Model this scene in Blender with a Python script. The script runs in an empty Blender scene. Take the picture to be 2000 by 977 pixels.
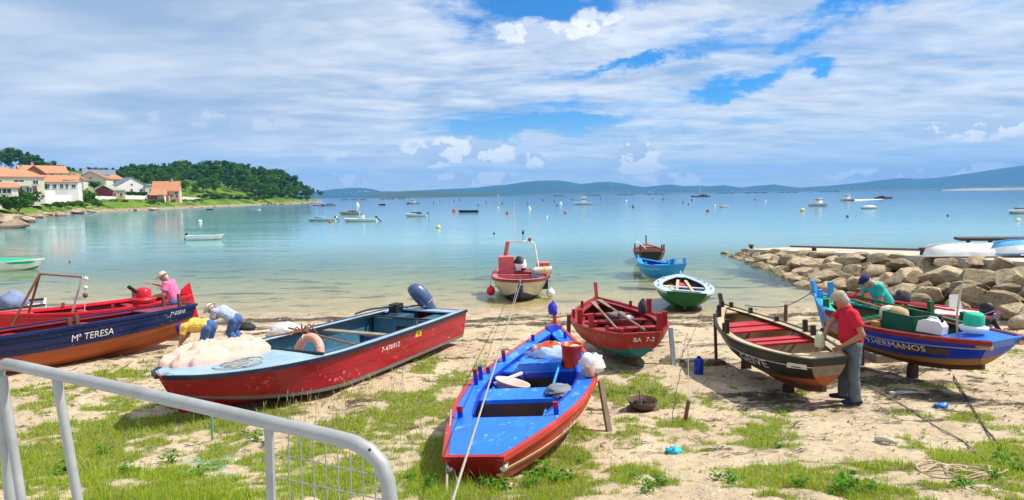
import bpy, bmesh, math, random
import numpy as np
from math import sin, cos, pi, radians, sqrt, atan2, exp
from mathutils import Vector, Matrix, Euler
random.seed(7); RNG = np.random.default_rng(7)
S = bpy.context.scene
COL = S.collection

# ------------------------------------------------------------------ camera
CAMZ = 3.85; FPX = 1200.0; PITCH = radians(5.07); ROLL = radians(0.74)
_r0 = Vector((1, 0, 0)); FWD = Vector((0, cos(PITCH), -sin(PITCH))); _u0 = Vector((0, sin(PITCH), cos(PITCH)))
RGT = _r0 * cos(ROLL) - _u0 * sin(ROLL); UPV = _u0 * cos(ROLL) + _r0 * sin(ROLL)
EYE = Vector((0, 0, CAMZ))
cam_d = bpy.data.cameras.new('camera'); cam = bpy.data.objects.new('camera', cam_d); COL.objects.link(cam)
cam_d.sensor_width = 36; cam_d.lens = 36 * FPX / 2000; cam_d.clip_start = 0.1; cam_d.clip_end = 60000
cam.matrix_world = Matrix(((RGT.x, UPV.x, -FWD.x, EYE.x), (RGT.y, UPV.y, -FWD.y, EYE.y), (RGT.z, UPV.z, -FWD.z, EYE.z), (0, 0, 0, 1)))
S.camera = cam

def ray(u, v): return FWD * FPX + RGT * (u - 1000) + UPV * (488.5 - v)
def P(u, v, z=0.0):
    "photograph pixel -> the point of height z seen there"
    r = ray(u, v); return EYE + r * ((z - CAMZ) / r.z)
def PD(u, v, d):
    "photograph pixel -> the point d metres ahead of the camera"
    r = ray(u, v); return EYE + r * (d / r.y)

# ------------------------------------------------------------------ light and sky
SUN_EL, SUN_AZ = radians(54), radians(82)          # azimuth clockwise from the view direction (+Y)
SKY_STR = 0.095
S.view_settings.view_transform = 'Standard'; S.view_settings.look = 'None'
S.view_settings.exposure = 0.30; S.view_settings.gamma = 1.0
sd = bpy.data.lights.new('sun', 'SUN'); sd.energy = 5.0; sd.angle = radians(0.5); sd.color = (1.0, 0.95, 0.86)
sun = bpy.data.objects.new('sun', sd); COL.objects.link(sun)
_sv = Vector((sin(SUN_AZ) * cos(SUN_EL), cos(SUN_AZ) * cos(SUN_EL), sin(SUN_EL)))
sun.rotation_euler = _sv.to_track_quat('Z', 'Y').to_euler()

class NT:
    "small helper that writes shader maths as calls"
    def __init__(s, tree): s.t = tree; s.n = tree.nodes; s.l = tree.links
    def new(s, kind, **kw):
        n = s.n.new(kind)
        for k, v in kw.items(): setattr(n, k, v)
        return n
    def put(s, sock, v):
        if isinstance(v, bpy.types.NodeSocket): s.l.new(v, sock)
        elif v is not None:
            if sock.type == 'RGBA' and len(v) == 3: v = (*v, 1)
            sock.default_value = v
    def m(s, op, a, b=None, c=None, clamp=False):
        n = s.new('ShaderNodeMath', operation=op, use_clamp=clamp)
        s.put(n.inputs[0], a); s.put(n.inputs[1], b)
        if c is not None: s.put(n.inputs[2], c)
        return n.outputs[0]
    def add(s, a, b): return s.m('ADD', a, b)
    def sub(s, a, b): return s.m('SUBTRACT', a, b)
    def mul(s, a, b): return s.m('MULTIPLY', a, b)
    def ss(s, x, lo, hi, a=0.0, b=1.0):
        n = s.new('ShaderNodeMapRange', interpolation_type='SMOOTHSTEP')
        s.put(n.inputs[0], x); s.put(n.inputs[1], lo); s.put(n.inputs[2], hi); s.put(n.inputs[3], a); s.put(n.inputs[4], b)
        return n.outputs[0]
    def mix(s, f, a, b, blend='MIX'):
        n = s.new('ShaderNodeMix', data_type='RGBA', blend_type=blend)
        s.put(n.inputs[0], f); s.put(n.inputs[6], a); s.put(n.inputs[7], b)
        return n.outputs[2]
    def noise(s, vec, scale=5, detail=4, rough=.55, dist=0.0, w=None):
        n = s.new('ShaderNodeTexNoise')
        if w is not None: n.noise_dimensions = '4D'; s.put(n.inputs['W'], w)
        s.put(n.inputs['Vector'], vec)
        n.inputs['Scale'].default_value = scale; n.inputs['Detail'].default_value = detail
        n.inputs['Roughness'].default_value = rough; n.inputs['Distortion'].default_value = dist
        return n.outputs['Fac']
    def vec(s, x, y, z):
        n = s.new('ShaderNodeCombineXYZ'); s.put(n.inputs[0], x); s.put(n.inputs[1], y); s.put(n.inputs[2], z); return n.outputs[0]
    def sep(s, v):
        n = s.new('ShaderNodeSeparateXYZ'); s.put(n.inputs[0], v); return n.outputs
    def mapping(s, v, scale=(1, 1, 1), rot=(0, 0, 0), loc=(0, 0, 0)):
        n = s.new('ShaderNodeMapping'); s.put(n.inputs[0], v); n.inputs['Scale'].default_value = scale
        n.inputs['Rotation'].default_value = rot; n.inputs['Location'].default_value = loc; return n.outputs[0]
    def ramp(s, f, stops):
        n = s.new('ShaderNodeValToRGB'); e = n.color_ramp.elements
        while len(e) < len(stops): e.new(.5)
        for k, (p, c) in enumerate(stops): e[k].position = p; e[k].color = (*c, 1) if len(c) == 3 else c
        s.put(n.inputs[0], f); return n.outputs[0]

W = bpy.data.worlds.new('World'); S.world = W; W.use_nodes = True
w = NT(W.node_tree); w.n.clear()
sky = w.new('ShaderNodeTexSky', sky_type='NISHITA'); sky.sun_disc = False
sky.sun_elevation = SUN_EL; sky.sun_rotation = SUN_AZ; sky.air_density = 1.0; sky.dust_density = 0.3; sky.ozone_density = 2.5
tc = w.new('ShaderNodeTexCoord'); D = tc.outputs['Generated']
dx, dy, dz = w.sep(D)
up = w.m('MAXIMUM', dz, 0.0)
az = w.m('ARCTAN2', dx, dy); el = w.m('ARCSINE', dz)
den = w.add(up, 0.10)
q = w.vec(w.m('DIVIDE', dx, den), w.m('DIVIDE', dy, den), 0.0)     # cloud deck seen in perspective
qs = w.mapping(q, scale=(0.75, 1.2, 1), rot=(0, 0, radians(-16)))
big = w.noise(q, 0.75, 4, .5, .4)
streak = w.noise(qs, 1.15, 9, .64, .6)
fine = w.noise(w.mapping(q, scale=(1, 1.5, 1), rot=(0, 0, radians(-16)), loc=(3, 1, 0)), 4.5, 8, .65, .3)
wa = w.mul(w.sub(w.noise(w.mapping(D, scale=(1, 1, 2.2)), 7, 6, .65), .5), .22)
wb = w.mul(w.sub(w.noise(w.mapping(D, scale=(1, 1, 2.2), loc=(5, 2, 1)), 7, 6, .65), .5), .13)
azw = w.add(az, wa); elw = w.add(el, wb)
def blob(u, v, ru, rv, a=azw, e=elw, tilt=0.0):
    r = ray(u, v).normalized(); a0 = atan2(r.x, r.y); e0 = math.asin(r.z)
    x = w.sub(a, a0); y = w.sub(e, e0)
    if tilt: y = w.sub(y, w.mul(x, tilt))
    x = w.m('DIVIDE', x, ru / FPX); y = w.m('DIVIDE', y, rv / FPX)
    return w.m('EXPONENT', w.mul(w.add(w.mul(x, x), w.mul(y, y)), -1.0))
gap = 0.0
for (u, v, ru, rv, k, t) in [(1110, 5, 190, 40, 1.0, .1), (1440, 162, 80, 16, .6, .2), (1300, 115, 50, 15, .55, .3), (1185, 128, 85, 14, .6, .1),
                          (1617, 130, 40, 13, .6, .0), (1010, 256, 150, 20, .75, .1), (1130, 250, 140, 22, .6, .1), (1400, 45, 100, 12, .2, .2),
                          (1690, 5, 140, 20, .7, .1), (1580, 75, 70, 12, .35, .2), (1040, 210, 240, 20, .35, .1), (1380, 250, 200, 14, .3, .1), (1560, 330, 260, 20, .3, .1)]:
    gap = w.add(w.mul(blob(u, v, ru, rv, tilt=t), k), gap)
hz = w.ss(el, 0.0, 0.16, 1.0, 0.0)
left = w.ss(az, 0.0, -0.62)                                     # a thicker grey veil covers the western half of the sky
cover = w.add(w.add(w.mul(big, .45), w.mul(streak, .75)), w.mul(fine, .22))
cover = w.add(cover, w.mul(left, .34))
cover = w.sub(cover, w.mul(gap, .52))
mask = w.ss(cover, .40, .66)
thin = w.ss(cover, .30, .85, .45, 1.0)
alpha = w.mul(mask, thin)
shade = w.noise(w.mapping(q, scale=(.8, 1.5, 1), rot=(0, 0, radians(-12)), loc=(9, 4, 0)), 1.3, 7, .6, .6)
mott = w.noise(w.mapping(q, scale=(1, 1.6, 1), loc=(1, 7, 0)), 3.2, 7, .6, .2)
soft = w.noise(w.mapping(q, scale=(.8, 1.2, 1), rot=(0, 0, .5), loc=(2, 5, 0)), .8, 3, .45, .5)
det = w.add(w.mul(shade, 1.0), w.mul(mott, .75))
light = w.add(w.mul(det, w.sub(1.0, w.mul(left, .62))), w.mul(w.mul(soft, 1.75), w.mul(left, .62)))
light = w.ss(w.sub(light, w.mul(left, .13)), .52, 1.18)
ccol = w.mix(light, (3.3, 4.5, 6.3), (8.6, 8.9, 9.3))
ccol = w.mix(w.mul(hz, .6), ccol, (7.4, 8.3, 9.3))
blue = w.mix(1.0, sky.outputs[0], (0.26, 0.80, 1.30), 'MULTIPLY')
blue = w.mix(w.mul(hz, .9), blue, (6.0, 7.4, 9.2))
colr = w.mix(alpha, blue, ccol)
# low cumulus heaps over the far shore
cn = w.noise(w.mapping(D, scale=(1, 1, 1.3)), 20, 8, .58)
cn2 = w.noise(w.mapping(D, scale=(1, 1, 1.2), loc=(.012, 0, -.026)), 20, 8, .58)
def cumulus(colr, u, v, ru, rv, k=1.0):
    b = blob(u, v, ru, rv, az, el)
    m_ = w.ss(w.add(w.mul(b, .8), w.mul(w.sub(cn, .5), 1.7)), .22, .48)
    m_ = w.mul(w.mul(m_, w.ss(b, .05, .35)), k)
    lit = w.ss(w.add(w.mul(w.sub(cn, cn2), 4.0), cn), .36, .66)
    return w.mix(m_, colr, w.mix(lit, (5.6, 6.5, 8.0), (9.6, 9.7, 9.8)))
for c in [(870, 300, 90, 26), (945, 290, 70, 24), (1035, 312, 40, 16), (1245, 302, 42, 20), (1245, 328, 50, 10), (1895, 250, 60, 18, .85), (690, 310, 40, 14, .5), (690, 345, 50, 16, .5), (1985, 238, 30, 18, .8),
          (930, 350, 90, 14, .7), (1310, 350, 60, 12, .7), (1760, 340, 110, 15, .75), (1910, 330, 50, 10, .8), (440, 236, 120, 14, .3), (1060, 60, 110, 18, .7), (1160, 36, 50, 16, .7)]:
    colr = cumulus(colr, *c)
below = w.ss(dz, -0.02, 0.0)
colr = w.mix(below, (2.2, 2.6, 2.9), colr)
bg = w.new('ShaderNodeBackground'); w.put(bg.inputs[0], colr); bg.inputs[1].default_value = SKY_STR
wo = w.new('ShaderNodeOutputWorld'); w.l.new(bg.outputs[0], wo.inputs[0])

# ------------------------------------------------------------------ helpers
def hash2(ix, iy, seed):
    h = (ix.astype(np.int64) * 374761393 + iy.astype(np.int64) * 668265263 + seed * 982451653) & 0x7fffffff
    h = ((h ^ (h >> 13)) * 1274126177) & 0x7fffffff
    return ((h ^ (h >> 16)) & 0xffffff) / float(0xffffff)
def vnoise(x, y, seed=0):
    x = np.asarray(x, float); y = np.asarray(y, float)
    ix = np.floor(x); iy = np.floor(y); fx = x - ix; fy = y - iy
    fx = fx * fx * (3 - 2 * fx); fy = fy * fy * (3 - 2 * fy)
    a = hash2(ix, iy, seed); b = hash2(ix + 1, iy, seed); c = hash2(ix, iy + 1, seed); d = hash2(ix + 1, iy + 1, seed)
    return (a * (1 - fx) + b * fx) * (1 - fy) + (c * (1 - fx) + d * fx) * fy
def fbm(x, y, seed=0, o=4):
    s = 0; a = .5; t = 0
    for k in range(o):
        s = s + a * vnoise(np.asarray(x) * 2 ** k, np.asarray(y) * 2 ** k, seed + k); t += a; a *= .55
    return s / t

MATS = {}
def M(name, col=(.5, .5, .5), rough=.6, var=.18, scale=6.0, bump=.0, wear=None, amt=.0, metal=0.0, spec=.4, stretch=(1, 1, 1), bscale=None, wscale=None, dirt=None, damt=0):
    "procedural paint, wood, cloth or stone: uneven colour, chips of wear, stains and fine relief"
    if name in MATS: return MATS[name]
    mt = bpy.data.materials.new(name); mt.use_nodes = True; t = NT(mt.node_tree); t.n.clear()
    tc = t.new('ShaderNodeTexCoord'); v = t.mapping(tc.outputs['Object'], scale=stretch)
    n1 = t.noise(v, scale, 5, .6)
    lo = tuple(c * (1 - var) for c in col); hi = tuple(min(1, c * (1 + var)) for c in col)
    c = t.ramp(n1, [(.3, lo), (.7, hi)])
    if dirt:
        c = t.mix(t.mul(t.ss(t.noise(v, scale * .45, 6, .7, .4), .5, .68), damt), c, dirt)
    if wear:
        ws = wscale or scale * 4
        wm = t.ss(t.add(t.noise(v, ws, 7, .72, .2), t.mul(t.noise(v, scale * .6, 2), .35)), .955 - amt * .32, .985 - amt * .32)
        c = t.mix(wm, c, wear)
    b = t.new('ShaderNodeBsdfPrincipled'); t.put(b.inputs['Base Color'], c)
    t.put(b.inputs['Roughness'], t.ss(n1, .3, .7, max(.05, rough - .1), min(1, rough + .1)))
    b.inputs['Metallic'].default_value = metal; b.inputs['Specular IOR Level'].default_value = spec
    if bump:
        bn = t.new('ShaderNodeBump'); bn.inputs['Strength'].default_value = bump; bn.inputs['Distance'].default_value = .02
        t.put(bn.inputs['Height'], t.noise(v, bscale or scale * 5, 6, .65)); t.l.new(bn.outputs[0], b.inputs['Normal'])
    o = t.new('ShaderNodeOutputMaterial'); t.l.new(b.outputs[0], o.inputs[0])
    MATS[name] = mt; return mt

def tag(o, label=None, cat=None, group=None, kind=None):
    if label: o['label'] = label
    if cat: o['category'] = cat
    if group: o['group'] = group
    if kind: o['kind'] = kind
    return o
def thing(name, label, cat, loc=(0, 0, 0), rot=(0, 0, 0), group=None):
    o = bpy.data.objects.new(name, None); COL.objects.link(o); o.empty_display_size = .2
    o.location = loc; o.rotation_euler = rot if not isinstance(rot, (int, float)) else (0, 0, rot)
    return tag(o, label, cat, group)
def put(name, me, parent=None, loc=None, rot=None, scale=None):
    o = bpy.data.objects.new(name, me); COL.objects.link(o)
    if parent: o.parent = parent
    if loc is not None: o.location = loc
    if rot is not None: o.rotation_euler = rot if not isinstance(rot, (int, float)) else (0, 0, rot)
    if scale is not None: o.scale = scale if not isinstance(scale, (int, float)) else (scale,) * 3
    return o
KIDS = {}
def copy_tree(o, parent=None):
    c = o.copy(); COL.objects.link(c); c.parent = parent
    for ch in list(o.children): copy_tree(ch, c)
    return c

class MB:
    "collects simple shapes and links them as one mesh object"
    def __init__(s): s.v = []; s.f = []; s.mi = []; s.sm = []; s.cur = 0; s.smooth = False
    def add(s, vs, fs, smooth=None):
        o = len(s.v); s.v += [tuple(p) for p in vs]
        for f in fs: s.f.append(tuple(i + o for i in f)); s.mi.append(s.cur); s.sm.append(s.smooth if smooth is None else smooth)
        return s
    def box(s, c, d, rot=None, taper=(1, 1), off=(0, 0)):
        x, y, z = d[0] / 2, d[1] / 2, d[2] / 2; tx, ty = taper
        vs = [Vector(p) for p in ((-x, -y, -z), (x, -y, -z), (x, y, -z), (-x, y, -z), (-x * tx + off[0], -y * ty + off[1], z), (x * tx + off[0], -y * ty + off[1], z), (x * tx + off[0], y * ty + off[1], z), (-x * tx + off[0], y * ty + off[1], z))]
        if rot is not None:
            r = rot if isinstance(rot, Matrix) else Euler(rot).to_matrix(); vs = [r @ p for p in vs]
        c = Vector(c); return s.add([p + c for p in vs], [(3, 2, 1, 0), (4, 5, 6, 7), (0, 1, 5, 4), (1, 2, 6, 5), (2, 3, 7, 6), (3, 0, 4, 7)], False)
    def bar(s, a, b, w, h=None, up=(0, 0, 1), w2=None, h2=None):
        "rectangular bar from a to b"
        a = Vector(a); b = Vector(b); h = h or w; d = (b - a).normalized(); u = Vector(up)
        if abs(d.dot(u)) > .98: u = Vector((1, 0, 0))
        sx = d.cross(u).normalized(); u = sx.cross(d)
        w2 = w2 or w; h2 = h2 or h
        vs = []
        for p, ww, hh in ((a, w, h), (b, w2, h2)):
            vs += [p - sx * ww / 2 - u * hh / 2, p + sx * ww / 2 - u * hh / 2, p + sx * ww / 2 + u * hh / 2, p - sx * ww / 2 + u * hh / 2]
        return s.add(vs, [(3, 2, 1, 0), (4, 5, 6, 7), (0, 1, 5, 4), (1, 2, 6, 5), (2, 3, 7, 6), (3, 0, 4, 7)], False)
    def loft(s, rings, cap=True, closed=True, smooth=True):
        n = len(rings[0]); vs = [p for r in rings for p in r]; fs = []
        for i in range(len(rings) - 1):
            for j in range(n if closed else n - 1):
                k = (j + 1) % n; fs.append((i * n + j, i * n + k, (i + 1) * n + k, (i + 1) * n + j))
        s.add(vs, fs, smooth)
        if cap and closed:
            s.add(rings[0], [tuple(range(n - 1, -1, -1))], False); s.add(rings[-1], [tuple(range(n))], False)
        return s
    def tube(s, pts, r, n=8, cap=True):
        pts = [Vector(p) for p in pts]; rings = []; ref = None
        for i, p in enumerate(pts):
            d = (pts[min(i + 1, len(pts) - 1)] - pts[max(i - 1, 0)]).normalized()
            if ref is None:
                ref = Vector((0, 0, 1)) if abs(d.z) < .9 else Vector((1, 0, 0))
            a = (ref - d * ref.dot(d)).normalized(); b = d.cross(a); ref = a
            rr = r[i] if isinstance(r, (list, tuple)) else r
            rings.append([p + a * rr * cos(2 * pi * k / n) + b * rr * sin(2 * pi * k / n) for k in range(n)])
        return s.loft(rings, cap)
    def lathe(s, prof, c=(0, 0, 0), n=16, rot=None, smooth=True):
        c = Vector(c); rings = []
        R = (rot if isinstance(rot, Matrix) else Euler(rot).to_matrix()) if rot is not None else Matrix.Identity(3)
        for r, z in prof: rings.append([c + R @ Vector((r * cos(2 * pi * k / n), r * sin(2 * pi * k / n), z)) for k in range(n)])
        return s.loft(rings, True, True, smooth)
    def ell(s, c, rad, rot=None, n=12, m=8):
        c = Vector(c); R = (rot if isinstance(rot, Matrix) else Euler(rot).to_matrix()) if rot is not None else Matrix.Identity(3)
        rad = (rad,) * 3 if isinstance(rad, (int, float)) else rad; rings = []
        for i in range(m + 1):
            th = pi * (i + .02 if i == 0 else (i - .02 if i == m else i)) / m
            rings.append([c + R @ Vector((rad[0] * sin(th) * cos(2 * pi * k / n), rad[1] * sin(th) * sin(2 * pi * k / n), -rad[2] * cos(th))) for k in range(n)])
        return s.loft(rings)
    def torus(s, c, R, r, rot=None, n=28, m=10, a0=0, a1=2 * pi):
        c = Vector(c); Q = (Euler(rot).to_matrix() if rot is not None else Matrix.Identity(3)); full = abs(a1 - a0 - 2 * pi) < 1e-6
        rings = []
        for i in range(n + (0 if full else 1)):
            a = a0 + (a1 - a0) * i / n
            rings.append([c + Q @ Vector(((R + r * cos(2 * pi * k / m)) * cos(a), (R + r * cos(2 * pi * k / m)) * sin(a), r * sin(2 * pi * k / m))) for k in range(m)])
        if full: rings.append(rings[0])
        return s.loft(rings, not full)
    def prism(s, poly, y0, y1, mp=None):
        "polygon in the xz plane pushed along y; mp maps points"
        n = len(poly); vs = [(p[0], y0, p[1]) for p in poly] + [(p[0], y1, p[1]) for p in poly]
        if mp: vs = [mp(Vector(p)) for p in vs]
        return s.add(vs, [tuple(range(n)), tuple(range(2 * n - 1, n - 1, -1))] + [(i, i + n, (i + 1) % n + n, (i + 1) % n) for i in range(n)], False)
    def mesh(s, name, mats):
        me = bpy.data.meshes.new(name); me.from_pydata(s.v, [], s.f)
        for m_ in (mats if isinstance(mats, (list, tuple)) else [mats]): me.materials.append(m_)
        me.polygons.foreach_set('material_index', s.mi); me.polygons.foreach_set('use_smooth', s.sm); me.update(); return me
    def fix(s, name, mats, merge=False):
        me = s.mesh(name, mats); bm = bmesh.new(); bm.from_mesh(me)
        if merge: bmesh.ops.remove_doubles(bm, verts=bm.verts, dist=1e-5)
        bmesh.ops.recalc_face_normals(bm, faces=bm.faces); bm.to_mesh(me); bm.free(); return me
    def build(s, name, mats, parent=None, **kw): return put(name, s.fix(name, mats), parent, **kw)

def grid_mesh(name, X, Y, Z, mat, smooth=True):
    "numpy grid (rows of equal length) -> mesh"
    h, wd = X.shape; v = np.stack([X, Y, Z], -1).reshape(-1, 3)
    i = np.arange(h * wd).reshape(h, wd); f = np.stack([i[:-1, :-1], i[:-1, 1:], i[1:, 1:], i[1:, :-1]], -1).reshape(-1, 4)
    me = bpy.data.meshes.new(name); me.vertices.add(len(v)); me.vertices.foreach_set('co', v.ravel())
    me.loops.add(f.size); me.loops.foreach_set('vertex_index', f.ravel())
    me.polygons.add(len(f)); me.polygons.foreach_set('loop_start', np.arange(0, f.size, 4))
    me.polygons.foreach_set('use_smooth', np.full(len(f), smooth)); me.materials.append(mat); me.update(calc_edges=True); return me
def tri_mesh(name, V, F, mat, cols=None, smooth=False):
    "numpy verts and faces (n x 3 or n x 4) -> mesh, optional colour per vertex"
    k = F.shape[1]; me = bpy.data.meshes.new(name); me.vertices.add(len(V)); me.vertices.foreach_set('co', V.astype(np.float32).ravel())
    me.loops.add(F.size); me.loops.foreach_set('vertex_index', F.astype(np.int32).ravel())
    me.polygons.add(len(F)); me.polygons.foreach_set('loop_start', np.arange(0, F.size, k)); me.polygons.foreach_set('use_smooth', np.full(len(F), smooth))
    for m_ in (mat if isinstance(mat, (list, tuple)) else [mat]): me.materials.append(m_)
    if cols is not None:
        a = me.color_attributes.new('tint', 'FLOAT_COLOR', 'POINT'); a.data.foreach_set('color', np.concatenate([cols, np.ones((len(cols), 1))], 1).astype(np.float32).ravel())
    me.update(calc_edges=True); return me
def tint_mat(name, rough=.7, spec=.2, translucent=0.0, var=.0):
    "colour comes from the tint each leaf or blade carries"
    if name in MATS: return MATS[name]
    mt = bpy.data.materials.new(name); mt.use_nodes = True; t = NT(mt.node_tree); t.n.clear()
    a = t.new('ShaderNodeVertexColor', layer_name='tint')
    c = a.outputs[0]
    b = t.new('ShaderNodeBsdfPrincipled'); t.put(b.inputs['Base Color'], c)
    b.inputs['Roughness'].default_value = rough; b.inputs['Specular IOR Level'].default_value = spec
    out = b.outputs[0]
    if translucent:
        tr = t.new('ShaderNodeBsdfTranslucent'); t.put(tr.inputs[0], c); mx = t.new('ShaderNodeMixShader'); mx.inputs[0].default_value = translucent
        t.l.new(out, mx.inputs[1]); t.l.new(tr.outputs[0], mx.inputs[2]); out = mx.outputs[0]
    o = t.new('ShaderNodeOutputMaterial'); t.l.new(out, o.inputs[0]); MATS[name] = mt; return mt
# ================================================================== the setting
GY = [-60, 2.9, 3.3, 4.8, 6, 7, 9.3, 14, 20.5, 30, 60, 120, 300, 40000]
GZ = [1.55, 1.6, 1.75, 1.42, 1.08, .88, .62, .30, 0, -.42, -1.4, -3.2, -6, -6]
def gz(x, y, fine=True):
    x = np.asarray(x, float); y = np.asarray(y, float)
    yy = y + 1.6 * (vnoise(x / 6.0, y * 0 + 3, 11) - .5) * np.clip((y - 12) / 8, 0, 1)
    z = np.interp(yy, GY, GZ)
    if fine:
        k = np.clip((24 - y) / 5, 0.25, 1)
        z = z + k * (.12 * (fbm(x * .9, y * .9, 5, 3) - .5) + .055 * (fbm(x * 3.4, y * 3.4, 8, 3) - .5))
        z = z + np.clip((8.5 - y) / 2, 0, 1) * .03 * (fbm(x * 9, y * 9, 18, 2) - .5)
    return z
def G(x, y): return float(gz(x, y))
def PG(u, v):
    "photograph pixel -> the point of the beach seen there"
    z = .5
    for _ in range(12): p = P(u, v, z); z = .5 * z + .5 * G(p.x, p.y)
    return P(u, v, z)

# where grass grows on the sand (photograph pixels: centre, half sizes, strength)
GRASS = [(60, 900, 170, 150, 1), (260, 960, 260, 60, .9), (130, 760, 110, 30, .55), (330, 830, 130, 50, 1.1), (480, 905, 80, 30, .6), (560, 960, 160, 40, .8), (430, 780, 90, 25, .7), (640, 860, 70, 40, .8), (700, 930, 120, 60, 1.0),
         (760, 850, 90, 60, .9), (840, 800, 70, 45, .9), (870, 755, 50, 28, .85), (850, 900, 60, 80, 1.1), (900, 960, 90, 50, 1.1), (760, 780, 60, 20, .7), (830, 712, 26, 10, .6), (1060, 950, 80, 40, 1.2), (1130, 880, 50, 50, .8), (1200, 770, 40, 26, 1.0),
         (1275, 768, 45, 26, 1.0), (1200, 830, 40, 30, .6), (1335, 830, 40, 14, .65), (1240, 930, 90, 40, .6), (1300, 960, 70, 30, .7), (1330, 880, 60, 26, .5), (1510, 850, 75, 35, .75), (1540, 950, 170, 40, .85), (1470, 935, 60, 30, .7), (1760, 860, 60, 24, .4),
         (1890, 826, 48, 9, .9), (1950, 880, 60, 30, .75), (1980, 930, 60, 50, .95), (1800, 920, 110, 40, .55), (1700, 970, 120, 30, .75), (1860, 960, 70, 30, .6), (1640, 890, 60, 20, .35), (560, 800, 70, 25, .65), (200, 735, 70, 14, .45), (330, 745, 50, 12, .5), (1010, 880, 30, 60, .5), (480, 700, 40, 14, .3)]
GE = []
for (u, v, a, b, k) in GRASS:
    c = PG(u, min(v, 975)); l = PG(u - a, min(v, 975)); n = PG(u, max(v - b, 660)); 
    GE.append((c.x, c.y - (max(0, v - 975) * .004), max(.2, c.x - l.x), max(.14, n.y - c.y), k))
def grass_amount(x, y):
    g = np.zeros_like(x)
    for (cx, cy, a, b, k) in GE:
        r2 = ((x - cx) / a) ** 2 + ((y - cy) / b) ** 2
        g = np.maximum(g, k * np.exp(-r2 * .75))
    n = fbm(x * 1.7, y * 1.7, 31, 4); n2 = fbm(x * 6, y * 6, 37, 3)
    g = g * 1.2 + (n - .5) * 2.3 + (n2 - .5) * 1.5 - .24
    return np.clip(g * 1.5, 0, 1) * np.clip((17 - y) / 3, 0, 1)
def weed_amount(x, y):
    "dark weed left by the tide in bands along the water's edge"
    n = fbm(x * .8 + 5, y * 2.6, 51, 4); n2 = fbm(x * 5, y * 9, 53, 3)
    band = np.exp(-((y - 18.6 - .5 * np.sin(x * .7)) / .55) ** 2) * .85 + np.exp(-((y - 17.1 - .4 * np.sin(x * .5 + 1)) / .5) ** 2) * .55 + np.exp(-((y - 14.2) / 1.2) ** 2) * .22
    right = np.exp(-((x - 4.6) / 2.2) ** 2 - ((y - 10.2) / 2.2) ** 2) * .42 + np.exp(-((x - 7.6) / 1.6) ** 2 - ((y - 10) / 1.5) ** 2) * .25
    return np.clip((band + right + (n - .55) * 1.7 + (n2 - .5) * .9) * 1.5, 0, 1)

def beach_material():
    mt = bpy.data.materials.new('shell_sand'); mt.use_nodes = True; t = NT(mt.node_tree); t.n.clear()
    tc = t.new('ShaderNodeTexCoord'); v = tc.outputs['Object']; x, y, z = t.sep(v)
    a = t.new('ShaderNodeVertexColor', layer_name='tint'); g = t.sep(a.outputs[0])
    n1 = t.noise(v, 1.1, 5, .6); n2 = t.noise(v, 14, 6, .7); n3 = t.noise(v, 60, 3, .7); n4 = t.noise(t.mapping(v, scale=(1, 1.6, 1)), 4.5, 6, .7, .6)
    c = t.ramp(n1, [(.3, (.43, .325, .20)), (.7, (.59, .475, .325))])
    c = t.mix(t.ss(n2, .52, .72), c, (.30, .215, .13)); c = t.mix(t.ss(n3, .60, .72), c, (.70, .61, .48))
    c = t.mix(t.mul(t.ss(n4, .55, .72), .55), c, (.27, .19, .115))
    wet = t.ss(t.add(z, t.mul(t.sub(n1, .5), .12)), .13, .03)
    c = t.mix(t.mul(wet, .40), c, t.mix(1.0, c, (.55, .50, .40), 'MULTIPLY'))
    gc = t.ramp(n2, [(.3, (.10, .13, .025)), (.7, (.24, .25, .07))])
    c = t.mix(t.mul(t.ss(g[0], .25, .85), .72), c, gc)
    c = t.mix(t.mul(t.ss(t.add(g[1], t.mul(t.sub(n2, .5), 1.1)), .35, .75), .8), c, (.055, .042, .024))
    sub = t.ss(z, -.02, -.12)                                      # sea grass in dark patches under the water
    pt = t.ss(t.noise(t.mapping(v, scale=(.55, 1.0, 1)), .62, 6, .66, .5), .53, .62)
    c = t.mix(t.mul(t.mul(sub, pt), .9), c, (.05, .055, .035))
    b = t.new('ShaderNodeBsdfPrincipled'); t.put(b.inputs['Base Color'], c); t.put(b.inputs['Roughness'], t.ss(wet, 0, 1, .95, .45)); b.inputs['Specular IOR Level'].default_value = .25
    h = t.add(t.add(t.mul(n2, .6), t.mul(n3, .35)), t.mul(t.noise(v, 5, 4, .6), 1.2))
    bn = t.new('ShaderNodeBump'); bn.inputs['Strength'].default_value = .75; bn.inputs['Distance'].default_value = .04; t.put(bn.inputs['Height'], h); t.l.new(bn.outputs[0], b.inputs['Normal'])
    o = t.new('ShaderNodeOutputMaterial'); t.l.new(b.outputs[0], o.inputs[0]); return mt
SAND = beach_material()
ny, nx = 430, 430
yy = 2.6 * (26 / 2.6) ** (np.linspace(0, 1, ny)); uu = np.linspace(-1, 1, nx)
Y = np.repeat(yy[:, None], nx, 1); X = uu[None, :] * (Y * .95 + 3.0)
me = grid_mesh('beach', X, Y, gz(X, Y), SAND)
ca = me.color_attributes.new('tint', 'FLOAT_COLOR', 'POINT')
ga = grass_amount(X, Y); wd = weed_amount(X, Y)
ca.data.foreach_set('color', np.stack([ga, wd, ga * 0, ga * 0 + 1], -1).astype(np.float32).ravel())
tag(put('beach', me), kind='structure')
gx = np.array([-6200, -3000, -800, -300, -120, -60, -30, -15, -8, 0, 8, 15, 30, 60, 120, 300, 800, 3000, 12200.])
gy = np.array([-60, -10, 0, 3, 5, 7, 10, 14, 18, 20, 22, 25, 30, 40, 60, 90, 120, 300, 1000, 9400.])
X, Y = np.meshgrid(gx, gy); tag(put('seabed', grid_mesh('seabed', X, Y, gz(X, Y, False) - .22, SAND)), kind='structure')

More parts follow.
